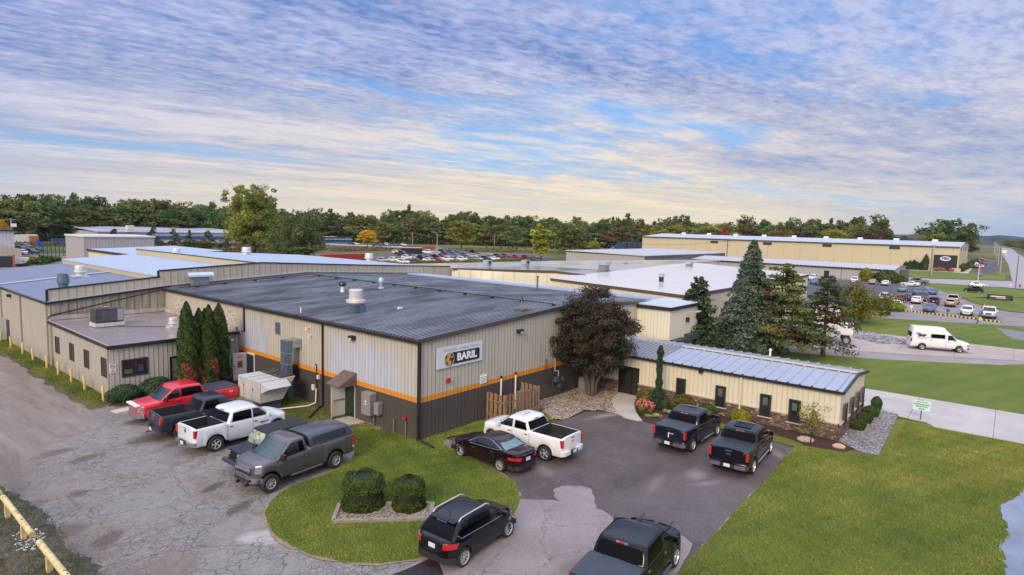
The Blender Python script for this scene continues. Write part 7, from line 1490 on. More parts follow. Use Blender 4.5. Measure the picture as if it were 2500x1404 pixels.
# conifers
def conifer(p,h,rad,label,kind,seed,mix=None,z0=.08,levels=26,nb=9,leaf=.20,droop=.25,name='spruce_tree',irr=.25,taper=1.0,dens=1.0,sparse=0,bark=None,clump=1.0):
    rng=np.random.RandomState(seed); t=thing(name,label,'tree',(p.x,p.y,0)); tb=MB(); tb.tube([(0,0,-.1),(.05*h*.1,0,h*.4),(0,0,h*.97)],[h*.022+.06,h*.014+.03,.02],8)
    C=[];O=[];T=[]
    for L in range(levels):
        z=h*(z0+(1-z0)*(L/levels)**.92); f=1-(z/h); n=max(4,int(nb*(.55+.6*f)))
        for j in range(n):
            if rng.rand()<sparse*f*1.2: continue
            a=rng.uniform(0,2*PI); Rm=rad*(f**taper)*(1+rng.uniform(-irr,irr))+.12
            ct=rng.normal(.5,.2)
            tb.tube([(0,0,z),(math.cos(a)*Rm*.85,math.sin(a)*Rm*.85,z-Rm*droop*.6)],[.035+.01*f*h*.1,.01],4)
            m=int((8+34*Rm)*dens); s=rng.uniform(.18,1,m)**.7; w_=(.10+.34*(1-s)*.6+.16)*Rm*.40*clump
            x=s*Rm; lat=rng.normal(0,1,m)*w_; zz=z-droop*x*x/max(Rm,.3)+rng.normal(0,.07+.05*Rm*.3,m)
            C.append(np.stack([math.cos(a)*x-math.sin(a)*lat,math.sin(a)*x+math.cos(a)*lat,zz],1)); O.append(np.tile([math.cos(a)*.4,math.sin(a)*.4,.9],(m,1))); T.append(np.clip(ct+.3*(s-.5)+rng.normal(0,.13,m),0,1))
    C=np.concatenate(C);O=np.concatenate(O);T=np.concatenate(T); link('trunk',tb.me('trunk',bark or barkd,smooth=60),t)
    if mix:
        mk=(np.sin(C[:,0]*1.1+C[:,2]*1.6+seed)+np.sin(C[:,1]*1.4-C[:,2]*.9)+rng.normal(0,.5,len(C)))>mix[1]
        mk&=(C[:,2]<h*mix[2])
        for m_,kd,nm in ((mk,mix[0],'brown_foliage'),(~mk,kind,'foliage')):
            V,F,tt=cards(nm,C[m_],leaf*rng.uniform(.6,1.35,m_.sum()),T[m_],rng,.2,.38,O[m_]); link(nm,fast_mesh(nm,V,F,tt),t,LM[kd])
    else: V,F,tt=cards('foliage',C,leaf*rng.uniform(.6,1.35,len(C)),T,rng,.2,.38,O); link('foliage',fast_mesh('foliage',V,F,tt),t,LM[kind])
    return t
p=G(1824,856); print('spruce',p,HT(p,1832,583)); conifer(p,HT(p,1832,583),3.9,'tall blue-green spruce, highest of the evergreens behind the stone office','spruce',81,levels=40,nb=12,leaf=.19,droop=.30,z0=.10,taper=.85,irr=.16,dens=1.25)
p=G(1899,862); conifer(p,HT(p,1915,640),4.2,'ragged pine with browning needles right of the blue spruce','pine',82,('brown',.95,.8),levels=22,nb=8,leaf=.19,droop=.05,z0=.16,taper=.50,irr=.45,sparse=.45,name='pine_tree',clump=1.2)
p=G(2008,872); conifer(p,HT(p,2022,668),3.2,'thin pine with bare brown lower boughs at the right end of the evergreens','pinedk',83,('brown',.1,.68),levels=20,nb=7,leaf=.17,droop=.06,z0=.14,taper=.50,irr=.4,sparse=.45,name='pine_tree',clump=1.1)
p=RY(1697,838,22.4); p.z=0; conifer(p,HT(p,1697,672),2.6,'dark green pine directly behind the dock annex','pinedk',84,None,levels=24,nb=9,leaf=.2,droop=.0,z0=.06,taper=.62,irr=.3,name='pine_tree',clump=1.3)
for i,(x,yb,yt,w_) in enumerate(((375,603,551,52),(425,603,556,38),(463,602,560,26),(509,604,561,44),(550,605,566,36),(280,600,557,46))):
    p=G(x,yb); d=abs((RM.transposed()@(p-Vector((0,0,CH)))).z); t=conifer(p,HT(p,x,yt),w_*d/FPX*.52,['tall dark pine, leftmost before the pale factory wall','dark pine, second of the row before the pale factory','slim pine in the middle of the row before the factory','broad pine, fourth of the row before the factory','dark pine nearest the cottonwood','dark pine behind the box building'][i],'pinedk',120+i,None,levels=11,nb=5,leaf=.5,droop=.1,z0=.1,taper=.8,irr=.4,name='pine_tree',dens=.30,clump=1.0)
cfar=None
for i,(x,yb,yt) in enumerate(((1188,607,600),(1206,606,598),(1223,607,598),(1241,608,601),(1261,610,600),(1282,609,602),(1238,600,595),(1367,615,608))):
    p=G(x,yb)
    if cfar is None: cfar=conifer(p,4.2,1.1,'x','pinedk',140,None,levels=8,nb=5,leaf=.4,droop=.1,z0=.03,name='young_conifer',dens=.4); t=cfar
    else: t=copy_tree(cfar); t.location=(p.x,p.y,0)
    s=HT(p,x,yt)/4.2; t.scale=(s,s,s); tag(t,'small dark young conifer in the planted row on the grassy slope','tree','young conifers on the grassy slope')
# shrub mass right of the pines
p=G(2085,786); t=big_tree(p,HT(p,2085,697),4.7,'spreading olive-brown thicket tree between the pines and the car lot','olive',91,100,90,.15,.95,HT(p,2085,697)*.48,HT(p,2085,697)*.5,lob=.25,bias=.55,trunk_h=.7,r=.16,name='thicket_tree')
link('bare_twigs',crown_mesh('bare_twigs',92,4.9,2.9,3.6,60,60,.14,.8,.3,-.5,.5),t,LM['olive'])
def bush(p,rx,rz,zc,label,kind,seed,n=2600,leaf=.06,cat='bush',name='bush',box=0,group=None,mat=None,core=True,parent=None):
    rng=np.random.RandomState(seed); D=rng.normal(size=(n,3)); D/=np.linalg.norm(D,axis=1,keepdims=True)
    if box: hx_=np.hypot(D[:,0],D[:,1])+1e-6; D=np.stack([D[:,0]/hx_*hx_**box,D[:,1]/hx_*hx_**box,np.sign(D[:,2])*np.abs(D[:,2])**box],1)
    k=1+.05*np.sin(D[:,0]*6+seed)*np.cos(D[:,1]*5)+.05*np.sin(D[:,2]*7)
    rx_,ry_=(rx if isinstance(rx,tuple) else (rx,rx)); C=D*np.array([rx_,ry_,rz])*(k*rng.uniform(.90,1.04,n))[:,None]+np.array([0,0,zc]); C[:,2]=np.maximum(C[:,2],.02)
    T=np.clip(rng.normal(.5,.2,n)+.22*np.sin(C[:,0]*7)*np.sin(C[:,1]*6+C[:,2]*7),0,1); Dn=D/np.linalg.norm(D,axis=1,keepdims=True)
    V,F,t_=cards('foliage',C,leaf*rng.uniform(.6,1.4,n),T,rng,.2,.6,Dn)
    t=thing(name,label,cat,(p.x,p.y,p.z),0,group); link('foliage',fast_mesh('foliage',V,F,t_),t,mat or LM[kind])
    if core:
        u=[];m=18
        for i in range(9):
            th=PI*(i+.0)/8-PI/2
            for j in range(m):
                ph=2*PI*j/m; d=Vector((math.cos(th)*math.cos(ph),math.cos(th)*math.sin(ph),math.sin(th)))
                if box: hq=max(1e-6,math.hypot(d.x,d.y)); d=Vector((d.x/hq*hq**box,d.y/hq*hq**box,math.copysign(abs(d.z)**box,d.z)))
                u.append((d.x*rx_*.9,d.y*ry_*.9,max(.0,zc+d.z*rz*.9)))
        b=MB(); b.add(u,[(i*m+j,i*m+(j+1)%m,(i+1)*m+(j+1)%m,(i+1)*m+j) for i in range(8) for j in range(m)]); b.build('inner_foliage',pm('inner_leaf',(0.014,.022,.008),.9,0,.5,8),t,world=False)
    return t
# two clipped shrubs with timber-edged bed
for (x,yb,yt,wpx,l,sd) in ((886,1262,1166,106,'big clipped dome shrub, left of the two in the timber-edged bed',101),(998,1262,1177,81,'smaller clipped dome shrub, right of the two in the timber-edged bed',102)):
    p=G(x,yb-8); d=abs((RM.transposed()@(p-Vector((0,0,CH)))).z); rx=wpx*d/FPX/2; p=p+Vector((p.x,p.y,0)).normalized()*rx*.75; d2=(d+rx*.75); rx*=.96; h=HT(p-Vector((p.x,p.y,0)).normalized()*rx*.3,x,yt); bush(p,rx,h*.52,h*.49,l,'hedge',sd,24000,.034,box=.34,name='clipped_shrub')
q=[G(813,1279),G(829,1236),G(1057,1235),G(1051,1272)]
sheet('shrub_bed',q,0.075,'bedgrey',(0.5,0.02,36)); stones('pea_gravel',q,2600,.018,.04,.076,st_tan,37,lab='pale pea gravel inside the timber-edged shrub bed')
tim=pm('weathered_timber',(0.27,0.235,0.205),.85,0,.3,4,.4,20,streak=(1,1,1)); TF_=thing('timber_edging','weathered grey timber edging around the two clipped shrubs','edging',q[0])
for a,b_ in zip(q,q[1:]+q[:1]): MB().beam(a+Vector((0,0,.10)),b_+Vector((0,0,.10)),.16,.15).build('timber',tim,TF_)
# arborvitae
for i,(x,yt,w_,Y,l) in enumerate(((459,736,.62,44.7,'tallest arborvitae at the left end of the group by the office door'),(475,772,.55,44.5,'shorter arborvitae, second from the left of the group'),(489,752,.55,44.9,'arborvitae with pointed top, third from the left'),(503,753,.42,45.0,'slim arborvitae in the middle of the group'),(513,744,.55,44.9,'arborvitae, second from the right in the back'),(511,776,.58,44.1,'lower arborvitae standing in front on the right'),(537,741,.66,44.7,'broad arborvitae at the right end beside the exhaust drum'),(462,786,.5,44.1,'lower arborvitae in front of the tallest one'))):
    p=RY(x,930,Y); p.z=0; h=HT(p,x,yt); rng=np.random.RandomState(150+i); n=11000; z=rng.uniform(0,1,n)**.85; rad=w_*(.30+.70*np.sin(np.minimum(1,(1-z)*1.9)*PI/2))*np.where(z>.9,np.sqrt(np.clip((1-z)/.1,0,1)),1)*np.where(z<.06,.8,1); a=rng.uniform(0,2*PI,n); rr=rad*(rng.uniform(.80,1.05,n)+.07*np.sin(a*5+z*22+i))
    C=np.stack([np.cos(a)*rr,np.sin(a)*rr,z*h],1); O=np.stack([np.cos(a),np.sin(a),np.full(n,.3)],1); T=np.clip(rng.normal(.45,.2,n)+.2*np.sin(z*40+a*3),0,1)
    br=(z<(.44 if i in (1,2,5,7) else .2 if i==0 else .0))&(np.sin(a*2.0+i*1.3+z*9)+rng.normal(0,.3,n)>-.1)&(np.sin(a)<.3)
    t=thing('arborvitae',l,'tree',p)
    for m_,kd,nm in ((~br,'thuja','foliage'),(br,'dead','dead_foliage')):
        if m_.sum()<5: continue
        if kd=='dead' and 'dead' not in LM: LM['dead']=leafmat('leaf_dead',(0.12,.035,.02),(.30,.10,.05),(.45,.19,.10),.01,.15)
        V,F,tt=cards(nm,C[m_],.075*rng.uniform(.6,1.3,m_.sum()),T[m_],rng,.6,.5,O[m_]); link(nm,fast_mesh(nm,V,F,tt),t,LM[kd])
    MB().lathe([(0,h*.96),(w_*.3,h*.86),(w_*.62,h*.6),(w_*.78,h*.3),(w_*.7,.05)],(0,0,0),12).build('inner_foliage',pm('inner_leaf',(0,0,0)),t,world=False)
def at(x,y): return G(x,y)
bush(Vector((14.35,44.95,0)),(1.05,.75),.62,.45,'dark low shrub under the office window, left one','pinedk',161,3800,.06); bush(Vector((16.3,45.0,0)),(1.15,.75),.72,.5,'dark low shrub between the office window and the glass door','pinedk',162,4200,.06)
# planting by the stone office
t=thing('weeping_spruce','narrow weeping spruce in the mulch bed at the entrance','tree',(38.35,18.1,0)); rng=np.random.RandomState(7); H_=4.45; n=16000; z=rng.uniform(0,1,n)**1.25; wv_=.15+.55*np.clip(.42-z,0,1)*2.1+.10*np.abs(np.sin(z*19))+.05*np.sin(z*31); off=.12*np.sin(z*11)*(z>.35); a=rng.uniform(0,2*PI,n); rr=wv_*rng.uniform(.3,1.08,n)
C=np.stack([np.cos(a)*rr*.85+off,np.sin(a)*rr*.85+off*.6,z*H_],1); O=np.stack([np.cos(a),np.sin(a),np.full(n,-.3)],1); V,F,tt=cards('foliage',C,.065*rng.uniform(.6,1.3,n),np.clip(rng.normal(.5,.22,n),0,1),rng,0,.5,O); link('foliage',fast_mesh('foliage',V,F,tt),t,leafmat('leaf_weeping',(.014,.038,.02),(.035,.075,.042),(.07,.12,.07),.01,.1)); MB().tube([(0,0,0),(.1,0,H_*.5),(0,0,H_*.98)],[.06,.04,.01],6).build('trunk',barkd,t,world=False)
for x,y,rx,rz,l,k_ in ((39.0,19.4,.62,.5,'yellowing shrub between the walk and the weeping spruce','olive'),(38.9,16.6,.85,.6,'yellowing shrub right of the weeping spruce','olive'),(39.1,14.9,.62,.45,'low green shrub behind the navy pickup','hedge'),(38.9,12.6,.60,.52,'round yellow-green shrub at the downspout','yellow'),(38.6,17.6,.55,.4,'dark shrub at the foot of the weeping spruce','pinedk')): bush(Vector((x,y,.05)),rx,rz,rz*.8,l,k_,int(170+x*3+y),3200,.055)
for (x,y,s,l) in ((2093,1050,.46,'round green shrub nearest in the grey stone bed'),(2111,1034,.45,'round green shrub in the middle of the grey stone bed'),(2127,1018,.47,'round green shrub third in the grey stone bed')): p=at(x,y); bush(Vector((p.x,p.y,.05)),s,s*.85,s*.7,l,'thuja',int(x),2600,.05)
p=at(2139,1001); t=bush(Vector((p.x,p.y,.05)),.34,.5,.42,'little cone-shaped conifer at the end of the grey stone bed','pinedk',188,2500,.05,name='dwarf_conifer',cat='bush')
p=Vector((37.9,8.2,.05)); t=big_tree(p,3.0,.95,'slender young tree with thin yellow-green leaves by the office corner','x' if 0 else 'yellow',93,34,34,.05,.30,1.75,1.35,lob=.3,bias=.6,trunk_h=.9,r=.035,nb=9,name='young_tree')
# pink shrub, hostas, boulders
p=at(1573,1010); t=bush(Vector((p.x,p.y+.0,.05)),.58,.45,.36,'pink-flowering shrub beside the entrance walk','hedge',190,2200,.055,name='flowering_shrub')
rng=np.random.RandomState(3); n=900; D=rng.normal(size=(n,3)); D/=np.linalg.norm(D,axis=1,keepdims=True); D[:,2]=np.abs(D[:,2]); K=D[rng.randint(0,60,n)]; C=K*np.array([.6,.6,.5])+rng.normal(0,.05,(n,3))+np.array([0,0,.38]); V,F,tt=cards('flowers',C,.05*rng.uniform(.6,1.3,n),rng.rand(n),rng,.3,.7); link('flowers',fast_mesh('flowers',V,F,tt),t,LM['pink'])
for i,(x,y,s) in enumerate(((1582,1020,.36),(1603,1020,.44),(1632,1010,.46))):
    p=at(x,y); rng=np.random.RandomState(200+i); n=70; a=rng.uniform(0,2*PI,n); V=[];
    for j in range(n):
        L=s*rng.uniform(.6,1.1); c,s_=math.cos(a[j]),math.sin(a[j]); w_=.035; e=rng.uniform(.25,.9)
        V+=[(0,0,0),(c*L*.5-s_*w_,s_*L*.5+c*w_,L*.55*e),(c*L,s_*L,L*.35*e),(c*L*.5+s_*w_,s_*L*.5-c*w_,L*.55*e)]
    t=thing('hosta_plant',['small pale hosta nearest the walk','pale hosta with drooping leaves in front of the weeping spruce','pale hosta beside the navy pickup'][i],'plant',(p.x,p.y,.06)); link('leaves',fast_mesh('leaves',np.array(V),np.arange(4*n).reshape(n,4),rng.rand(n)),t,LM['hosta'])
def boulder(x,y,sx,sy,sz,label,m,seed):
    rng=np.random.RandomState(seed); b=MB(); u=[];mm=16
    for i in range(9):
        th=PI*i/8-PI/2
        for j in range(mm): ph=2*PI*j/mm; k=1+.07*math.sin(3*ph+seed)+.05*math.sin(5*th+ph*2); u.append((math.cos(th)*math.cos(ph)*sx*k,math.cos(th)*math.sin(ph)*sy*k,math.sin(th)*sz*k+sz*.6))
    b.add(u,[(i*mm+j,i*mm+(j+1)%mm,(i+1)*mm+(j+1)%mm,(i+1)*mm+j) for i in range(8) for j in range(mm)]); o=b.build('boulder',m,None,smooth=80,merge=True); p=at(x,y); o.location=(p.x,p.y,.05); o.rotation_euler=(0,0,-1.2); tag(o,label,'boulder')
rk=pm('rock',(0.42,0.33,0.28),.85,0,.25,4,.6,12); boulder(1566,993,.42,.3,.26,'tan boulder behind the pink-flowering shrub',rk,1); boulder(1965,1080,.48,.26,.2,'long tan boulder in the mulch left of the young tree',rk,2); boulder(2047,1096,.36,.22,.17,'pinkish boulder at the corner of the stone office',pm('rock_pink',(.5,.34,.28),.85,0,.2,4),3)
# ================================================================ small things
def span(a,b_,n): return [Vector(a).lerp(Vector(b_),i/n) for i in range(n+1)]
fw=pm('cedar',(0.27,0.165,0.105),.8,0,.35,6,.4,20,streak=(2,2,.4))
FN=thing('wooden_fence','brown shadow-box wooden fence enclosing pipes at the sign wall','fence',(30.2,23.8,0))
cC=G(1313,1009); A_,B_,C_,D_=(28.25,24.95),(28.25,cC.y+.05),(cC.x,cC.y),(cC.x,24.95)
for a,b_ in ((A_,B_),(B_,C_),(C_,D_)):
    L=(Vector(b_)-Vector(a)).length; n=max(3,int(L/.165)); d=(Vector(b_)-Vector(a)).normalized(); an=math.atan2(d.y,d.x)
    for i in range(n):
        q=Vector(a).lerp(Vector(b_),(i+.5)/n); s=.045 if i%2 else -.045; hh=1.80+.02*math.sin(i*2.3); MB().box((q.x-d.y*s,q.y+d.x*s,hh/2+.04),(.145,.022,hh),an).build('picket',fw,FN)
    for z in (.45,1.35): MB().beam((a[0],a[1],z),(b_[0],b_[1],z),.045,.09).build('rail',fw,FN)
for q in (B_,C_,((B_[0]+C_[0])/2,B_[1])): MB().box((q[0],q[1],.93),(.11,.11,1.86)).build('post',fw,FN)
WP=thing('vent_pipes','white vertical pipes on the charcoal wall behind the wooden fence','pipe',(29.8,25,0))
for x in (1221,1256): q=RY(x,925,25.05); MB().tube([(q.x,24.95,.1),(q.x,24.95,2.45)],.055,8).build('pipe',pvc,WP); MB().tube([(q.x,24.95,2.45),(q.x,24.95,2.62)],.07,8).build('cap',blackp,WP)
MB().box((31.6,24.6,.75),(.9,.5,1.2)).build('small_condenser',greym,WP,bevel=.03)
p=G(1422,951); TC=thing('trash_can','round grey concrete litter bin beside the purple tree','litter bin',p+Vector((0,0,.04))); MB().lathe([(0,.0),(.30,.0),(.34,.1),(.34,.85),(.30,.95),(.24,.95),(.24,.75),(0,.75)],(0,0,0),24).build('drum',pm('bin_concrete',(.25,.25,.25),.8,0,.3,12),TC,smooth=40,world=False); MB().lathe([(0,.8),(.23,.8)],(0,0,0),20).build('liner',blackp,TC,world=False)
# yellow pipe rails at lower left
yp=pm('rail_yellow',(0.62,0.50,0.24),.6,0,.35,3,.4,14)
rust=pm('rust_spot',(.16,.07,.035),.8)
for i,(y0,y1,l) in enumerate(((40.0,31.75,'yellow pipe rail at the left edge, short visible end'),(31.15,26.75,'yellow pipe rail, middle one with two posts'),(25.85,17.5,'yellow pipe rail running out of the bottom of the picture'))):
    t=thing('pipe_rail',l,'guard rail',(5.42,(y0+y1)/2,0)); b=MB(); b.cyl((5.42,y0,.62),(5.42,y1,.58),.105,n=16); b.build('rail',yp,t,smooth=40)
    for y in ([32.3,37] if i==0 else [30.4,27.9] if i==1 else [24.6,21,18.4]): MB().box((5.40,y,.27),(.16,.2,.54)).build('post',yp,t)
    for k_ in range(5): yy=lerp(y0,y1,random.uniform(.05,.95)); a=R(random.uniform(30,110)); MB().box((5.42+math.cos(a)*.104,yy,.6+math.sin(a)*.104),(.05,random.uniform(.05,.14),.03),random.uniform(0,3)).build('rust_patch',rust,t)
tag(MB().box((4.35,30.2,.12),(.35,1.5,.24),.1).build('concrete_block',concm,None,bevel=.03),'pale concrete block lying beyond the yellow pipe rail','concrete block')
# directional sign on the lawn
p=G(2247,1027); DS=thing('direction_sign','white and green sign reading Shipping and Receiving with left arrow, by the concrete drive','sign',p)
f=(Vector((p.x,p.y,0))).normalized(); ax=Vector((f.y,-f.x,0)); az=math.atan2(ax.y,ax.x); z0=HT(p,2247,1002); z1=HT(p,2247,978)
sw_=abs((RM.transposed()@(p-Vector((0,0,CH)))).z)*38/FPX*.93
gr=pm('sign_green2',(.02,.20,.13),.5); MB().box((p.x,p.y,(z0+z1)/2),(sw_,.03,z1-z0),az).build('plate',pm('sign_pale',(.62,.80,.78),.4),DS)
MB().box((p.x+f.x*.03,p.y+f.y*.03,z1/2),(.07,.05,z1+.05),az).build('post',pm('post_slate',(.08,.10,.12),.5),DS)
c=Vector((p.x,p.y,0))-f*.025; hh=z1-z0
for s,zz,sz in (('BARIL COATINGS',.86,.085),('SHIPPING AND',.63,.15),('RECEIVING',.42,.15)): text(s,sz*hh/.75,gr,DS,'lettering',TF(c+Vector((0,0,z0+hh*zz)),ax),.002).location=-p
b=MB(); w0=sw_*.17; za=z0+hh*.18; b.beam(c-ax*w0*.6+Vector((0,0,za)),c+ax*w0+Vector((0,0,za)),.01,.045*hh/.75); b.add([c-ax*w0*1.2+Vector((0,0,za)),c-ax*w0*.5+Vector((0,0,za+.06*hh)),c-ax*w0*.5+Vector((0,0,za-.06*hh))],[(0,1,2)]); b.build('arrow',gr,DS)
# poles
polem=pm('pole_wood',(0.22,0.165,0.135),.85,0,.25,3,streak=(1,1,.2)); poleg=pm('pole_grey',(0.38,.36,.35),.6,0,.2,2)
def pole(x,yb,yt,label,r=.15,cross=None,m=None,dist=None,group=None,name='utility_pole',cat='utility pole',extra=None):
    p=G(x,yb) if dist is None else AZ(x,dist); h=HT(p,x,yt); t=thing(name,label,cat,p,0,group); MB().cyl((0,0,0),(0,0,h),r,r*.75,8).build('pole',m or polem,t,world=False)
    f=p.normalized(); a=Vector((f.y,-f.x,0))
    if cross:
        for k_ in range(cross): z=h-.4-k_*1.6; MB().beam(tuple(a*-1.2+Vector((0,0,z))),tuple(a*1.2+Vector((0,0,z))),.12,.12).build('crossarm',m or polem,t,world=False)
    if extra=='transformer': MB().box((a.x*.6,a.y*.6,h*.8),(1.4,1.0,1.1),math.atan2(a.y,a.x)).build('transformer',whitep,t,world=False)
    if extra=='lamp': MB().tube([(0,0,h),tuple(a*-1.6+Vector((0,0,h+1.1))),tuple(a*-2.8+Vector((0,0,h+1.3)))],.12,6).build('lamp_arm',poleg,t,world=False)
    return p,h
pA=pole(30,600,533,'utility pole with white transformer box above the corner building',.2,1,poleg,dist=250,extra='transformer')
pB=pole(1007,604,566,'wooden utility pole before the woods left of the street lamp',.22,0); pC=pole(1207,612,571,'wooden utility pole on the slope carrying the wire',.22,0)
pole(1067,606,572,'street lamp with curved arm beside the far road',.2,0,poleg,name='street_lamp',cat='street lamp',extra='lamp'); pole(938,601,557,'dark lamp pole left of the far road cars',.16,0,pm('pole_dark',(.05,.06,.07),.5),name='street_lamp',cat='street lamp')
pD=pole(1453,618,580,'pale utility pole behind the small yellow-green tree',.22,1,poleg); pE=pole(1776,632,587,'dark utility pole in front of the tan warehouse, left of the spruce',.2,2,pm('pole_brown',(.12,.075,.055),.8),dist=262)
pole(2270,678,608,'leaning brown utility pole, left of the two before the black banner',.17,0,polem); pole(2274,672,596,'tall utility pole with crossarms, right of the two before the black banner',.17,2,poleg)
pole(2479,703,624,'plain wooden pole at the street corner on the right edge',.14,0,polem); pole(2441,669,600,'utility pole with white transformer beside the distant street',.17,1,poleg,extra='transformer')
for i,(x,yb,yt) in enumerate(((2436,648,601),(2433,634,596),(2430,626,593),(2426,622,592),(2428,618,590))): pole(x,yb,yt,f'grey utility pole, {ordn(i)} of the distant row receding along the street',.2,1,poleg,group='utility poles along the distant street')
pF=pole(560,606,556,'thin pole at the right end of the long wire before the far factory',.15,0,poleg,dist=295)
def wire(a,b_,sag,r=.035,label='overhead wire'):
    pts=[tuple(Vector(a).lerp(Vector(b_),i/16)-Vector((0,0,sag*4*(i/16)*(1-i/16)))) for i in range(17)]; t=MB().tube(pts,r,4).build('overhead_wire',pm('wire',(.09,.09,.10),.6),None); tag(t,label,'wire')
wire((pA[0].x-60,pA[0].y,pA[1]+.5),(pA[0].x,pA[0].y,pA[1]-.3),1,.04,'overhead wire coming in from the left to the transformer pole'); wire((pA[0].x,pA[0].y,pA[1]-.3),(pF[0].x,pF[0].y,pF[1]-.2),2.2,.05,'long overhead wire crossing in front of the left woods'); wire((pA[0].x,pA[0].y,pA[1]-4),(pF[0].x,pF[0].y,pF[1]-4),2.0,.04,'lower overhead wire crossing before the far factory')
wire((pC[0].x,pC[0].y,pC[1]-.2),(pD[0].x,pD[0].y,pD[1]-.2),2.5,.07,'overhead wire from the slope pole towards the drum stacks'); wire((pB[0].x,pB[0].y,pB[1]-.2),(pC[0].x,pC[0].y,pC[1]-.2),3,.06,'overhead wire between the two wooden poles'); wire((pD[0].x,pD[0].y,pD[1]-.2),(pE[0].x,pE[0].y,pE[1]-.2),2.5,.06,'overhead wire passing in front of the tan warehouse')
# flags
p=G(2387,792); FL=thing('feather_flag','blue and yellow feather flag at the edge of the car lot lawn','flag',p); f=p.normalized(); a=Vector((f.y,-f.x,0)); k_=abs((RM.transposed()@(p-Vector((0,0,CH)))).z)/FPX; H_=HT(p,2387,740); 
def Q(u,v): return tuple(a*(u*k_*.85)+Vector((0,0,H_*v)))
MB().tube([Q(-3,0),Q(0,.45),Q(6,.85),Q(10,1.0)],.03,6).build('pole',blackp,FL,world=False)
b=MB()
def fl(us,nm,mt):
    b=MB(); F=[]; V=[Q(u,v) for u,v in us]; o=f*.03; n=len(V); V+= [tuple(Vector(v)+o) for v in V]; b.add(V,[tuple(range(n)),tuple(range(n,2*n))[::-1]]+[(i,(i+1)%n,n+(i+1)%n,n+i) for i in range(n)]); return b.build(nm,mt,FL,world=False)
fl([(-3,.03),(1,.12),(7,.22),(7.5,.5),(9.5,.72),(7,.73),(1.5,.45)],'blue_cloth',pm('flag_blue',(.01,.09,.36),.6)); fl([(7,.735),(9.6,.725),(11,1.0),(9.2,1.0),(7.8,.88)],'yellow_cloth',pm('flag_yellow',(.75,.60,.03),.6)); b=MB(); b.prism([(0,0),(0.01,0),(0,0.01)],'x',0,.001); o=MB().box((a.x*3.6*k_-f.x*.03,a.y*3.6*k_-f.y*.03,H_*.27),(.35,.03,.5),math.atan2(a.y,a.x)).build('emblem',pm('flag_yellow',(0,0,0)),FL,world=False)
p=G(2387,690); FP=thing('flagpole','white flagpole with a red, white and blue flag hanging limp','flagpole',p); h=HT(p,2390,646); MB().cyl((0,0,0),(0,0,h),.08,.06,8).build('pole',whitep,FP,world=False); f=p.normalized(); a=Vector((f.y,-f.x,0))
for c_,z0,z1,w_,nm in (((.05,.1,.4),.32,.52,.7,'flag_lower'),((.5,.04,.06),.52,.75,.5,'flag_upper'),((.8,.8,.8),.48,.55,.6,'flag_band')): q=a*.45; MB().box((q.x,q.y,h*(z0+z1)/2),(w_,.12,h*(z1-z0)),math.atan2(a.y,a.x)).build(nm,pm('cloth_'+nm,c_,.7),FP,world=False)
p=G(90,622); FP=thing('yard_flag','small blue and white flag above the cars of the fenced yard','flag',p); MB().cyl((0,0,0),(0,0,5),.08,.06,6).build('pole',greym,FP,world=False); MB().prism([(0,5),(2.2,3.0),(2.4,2.6),(0,2.6)],'y',-.03,.03).build('cloth',pm('flag_blue2',(.03,.08,.45),.6),FP,world=False)
# wheel stops, small posts, kerb things in the right lot
ws=None
for i,(x,y) in enumerate(((2207,760.5),(2230,762.5),(2264,767),(2282,768.5),(2302,771),(2322,773),(2352,777),(2372,779.5),(2402,783),(2424,786))):
    p=G(x,y); 
    if ws is None:
        ws=thing('wheel_stop','x','wheel stop',p); MB().box((0,0,.12),(.25,2.0,.24)).build('stop',pm('stop_black',(.03,.03,.03),.7),ws,world=False,bevel=.03)
        for k_ in range(4): MB().box((0,-.75+k_*.5,.125),(.26,.24,.245)).build('yellow_stripe',pm('stop_yellow',(.65,.45,.03),.6),ws,world=False)
        t=ws
    else: t=copy_tree(ws); t.location=p
    tag(t,'black and yellow wheel stop in the row along the lot lawn','wheel stop','wheel stops along the lot lawn')
for x,yb,yt,l in ((2224,761,746,'small white sign post at the wheel stops, left'),(2313,771,755,'small dark green sign post at the wheel stops'),(2467,703,694,'short white marker post near the street corner')):
    p=G(x,yb); h=HT(p,x,yt); t=thing('marker_post',l,'post',p); MB().cyl((0,0,0),(0,0,h),.07,.07,8).build('post',whitep if 'white' in l else pm('post_green',(.03,.12,.06),.5),t,world=False); MB().box((0,0,h*.85),(.08,.45,.4)).build('plate',whitep if 'white' in l else pm('post_green',(0,0,0)),t,world=False)
p=G(2490,702); t=thing('fire_hydrant','red fire hydrant at the street corner','hydrant',p); MB().lathe([(0,1.0),(.12,.95),(.2,.8),(.16,.7),(.16,.15),(.24,.1),(.24,0)],(0,0,0),12).build('body',redp,t,world=False,smooth=50)
for s in (-1,1): MB().cyl((0,s*.14,.6),(0,s*.28,.6),.08,n=8).build('outlet',redp,t,world=False)
p=G(2440,735); t=thing('ground_sign','low dark sign board with white lettering by the lot exit','sign',p); MB().box((0,0,.75),(.3,4.2,1.1)).build('board',pm('board_dark',(.04,.04,.05),.5),t,world=False); MB().box((-.17,.3,.9),(.03,2.4,.22)).build('lettering_band',whitep,t,world=False); MB().box((-.17,-.2,.6),(.03,1.6,.1)).build('lettering_band',whitep,t,world=False)
for s in (-1.9,1.9): MB().box((0,s,.3),(.3,.2,.7)).build('leg',greym,t,world=False)
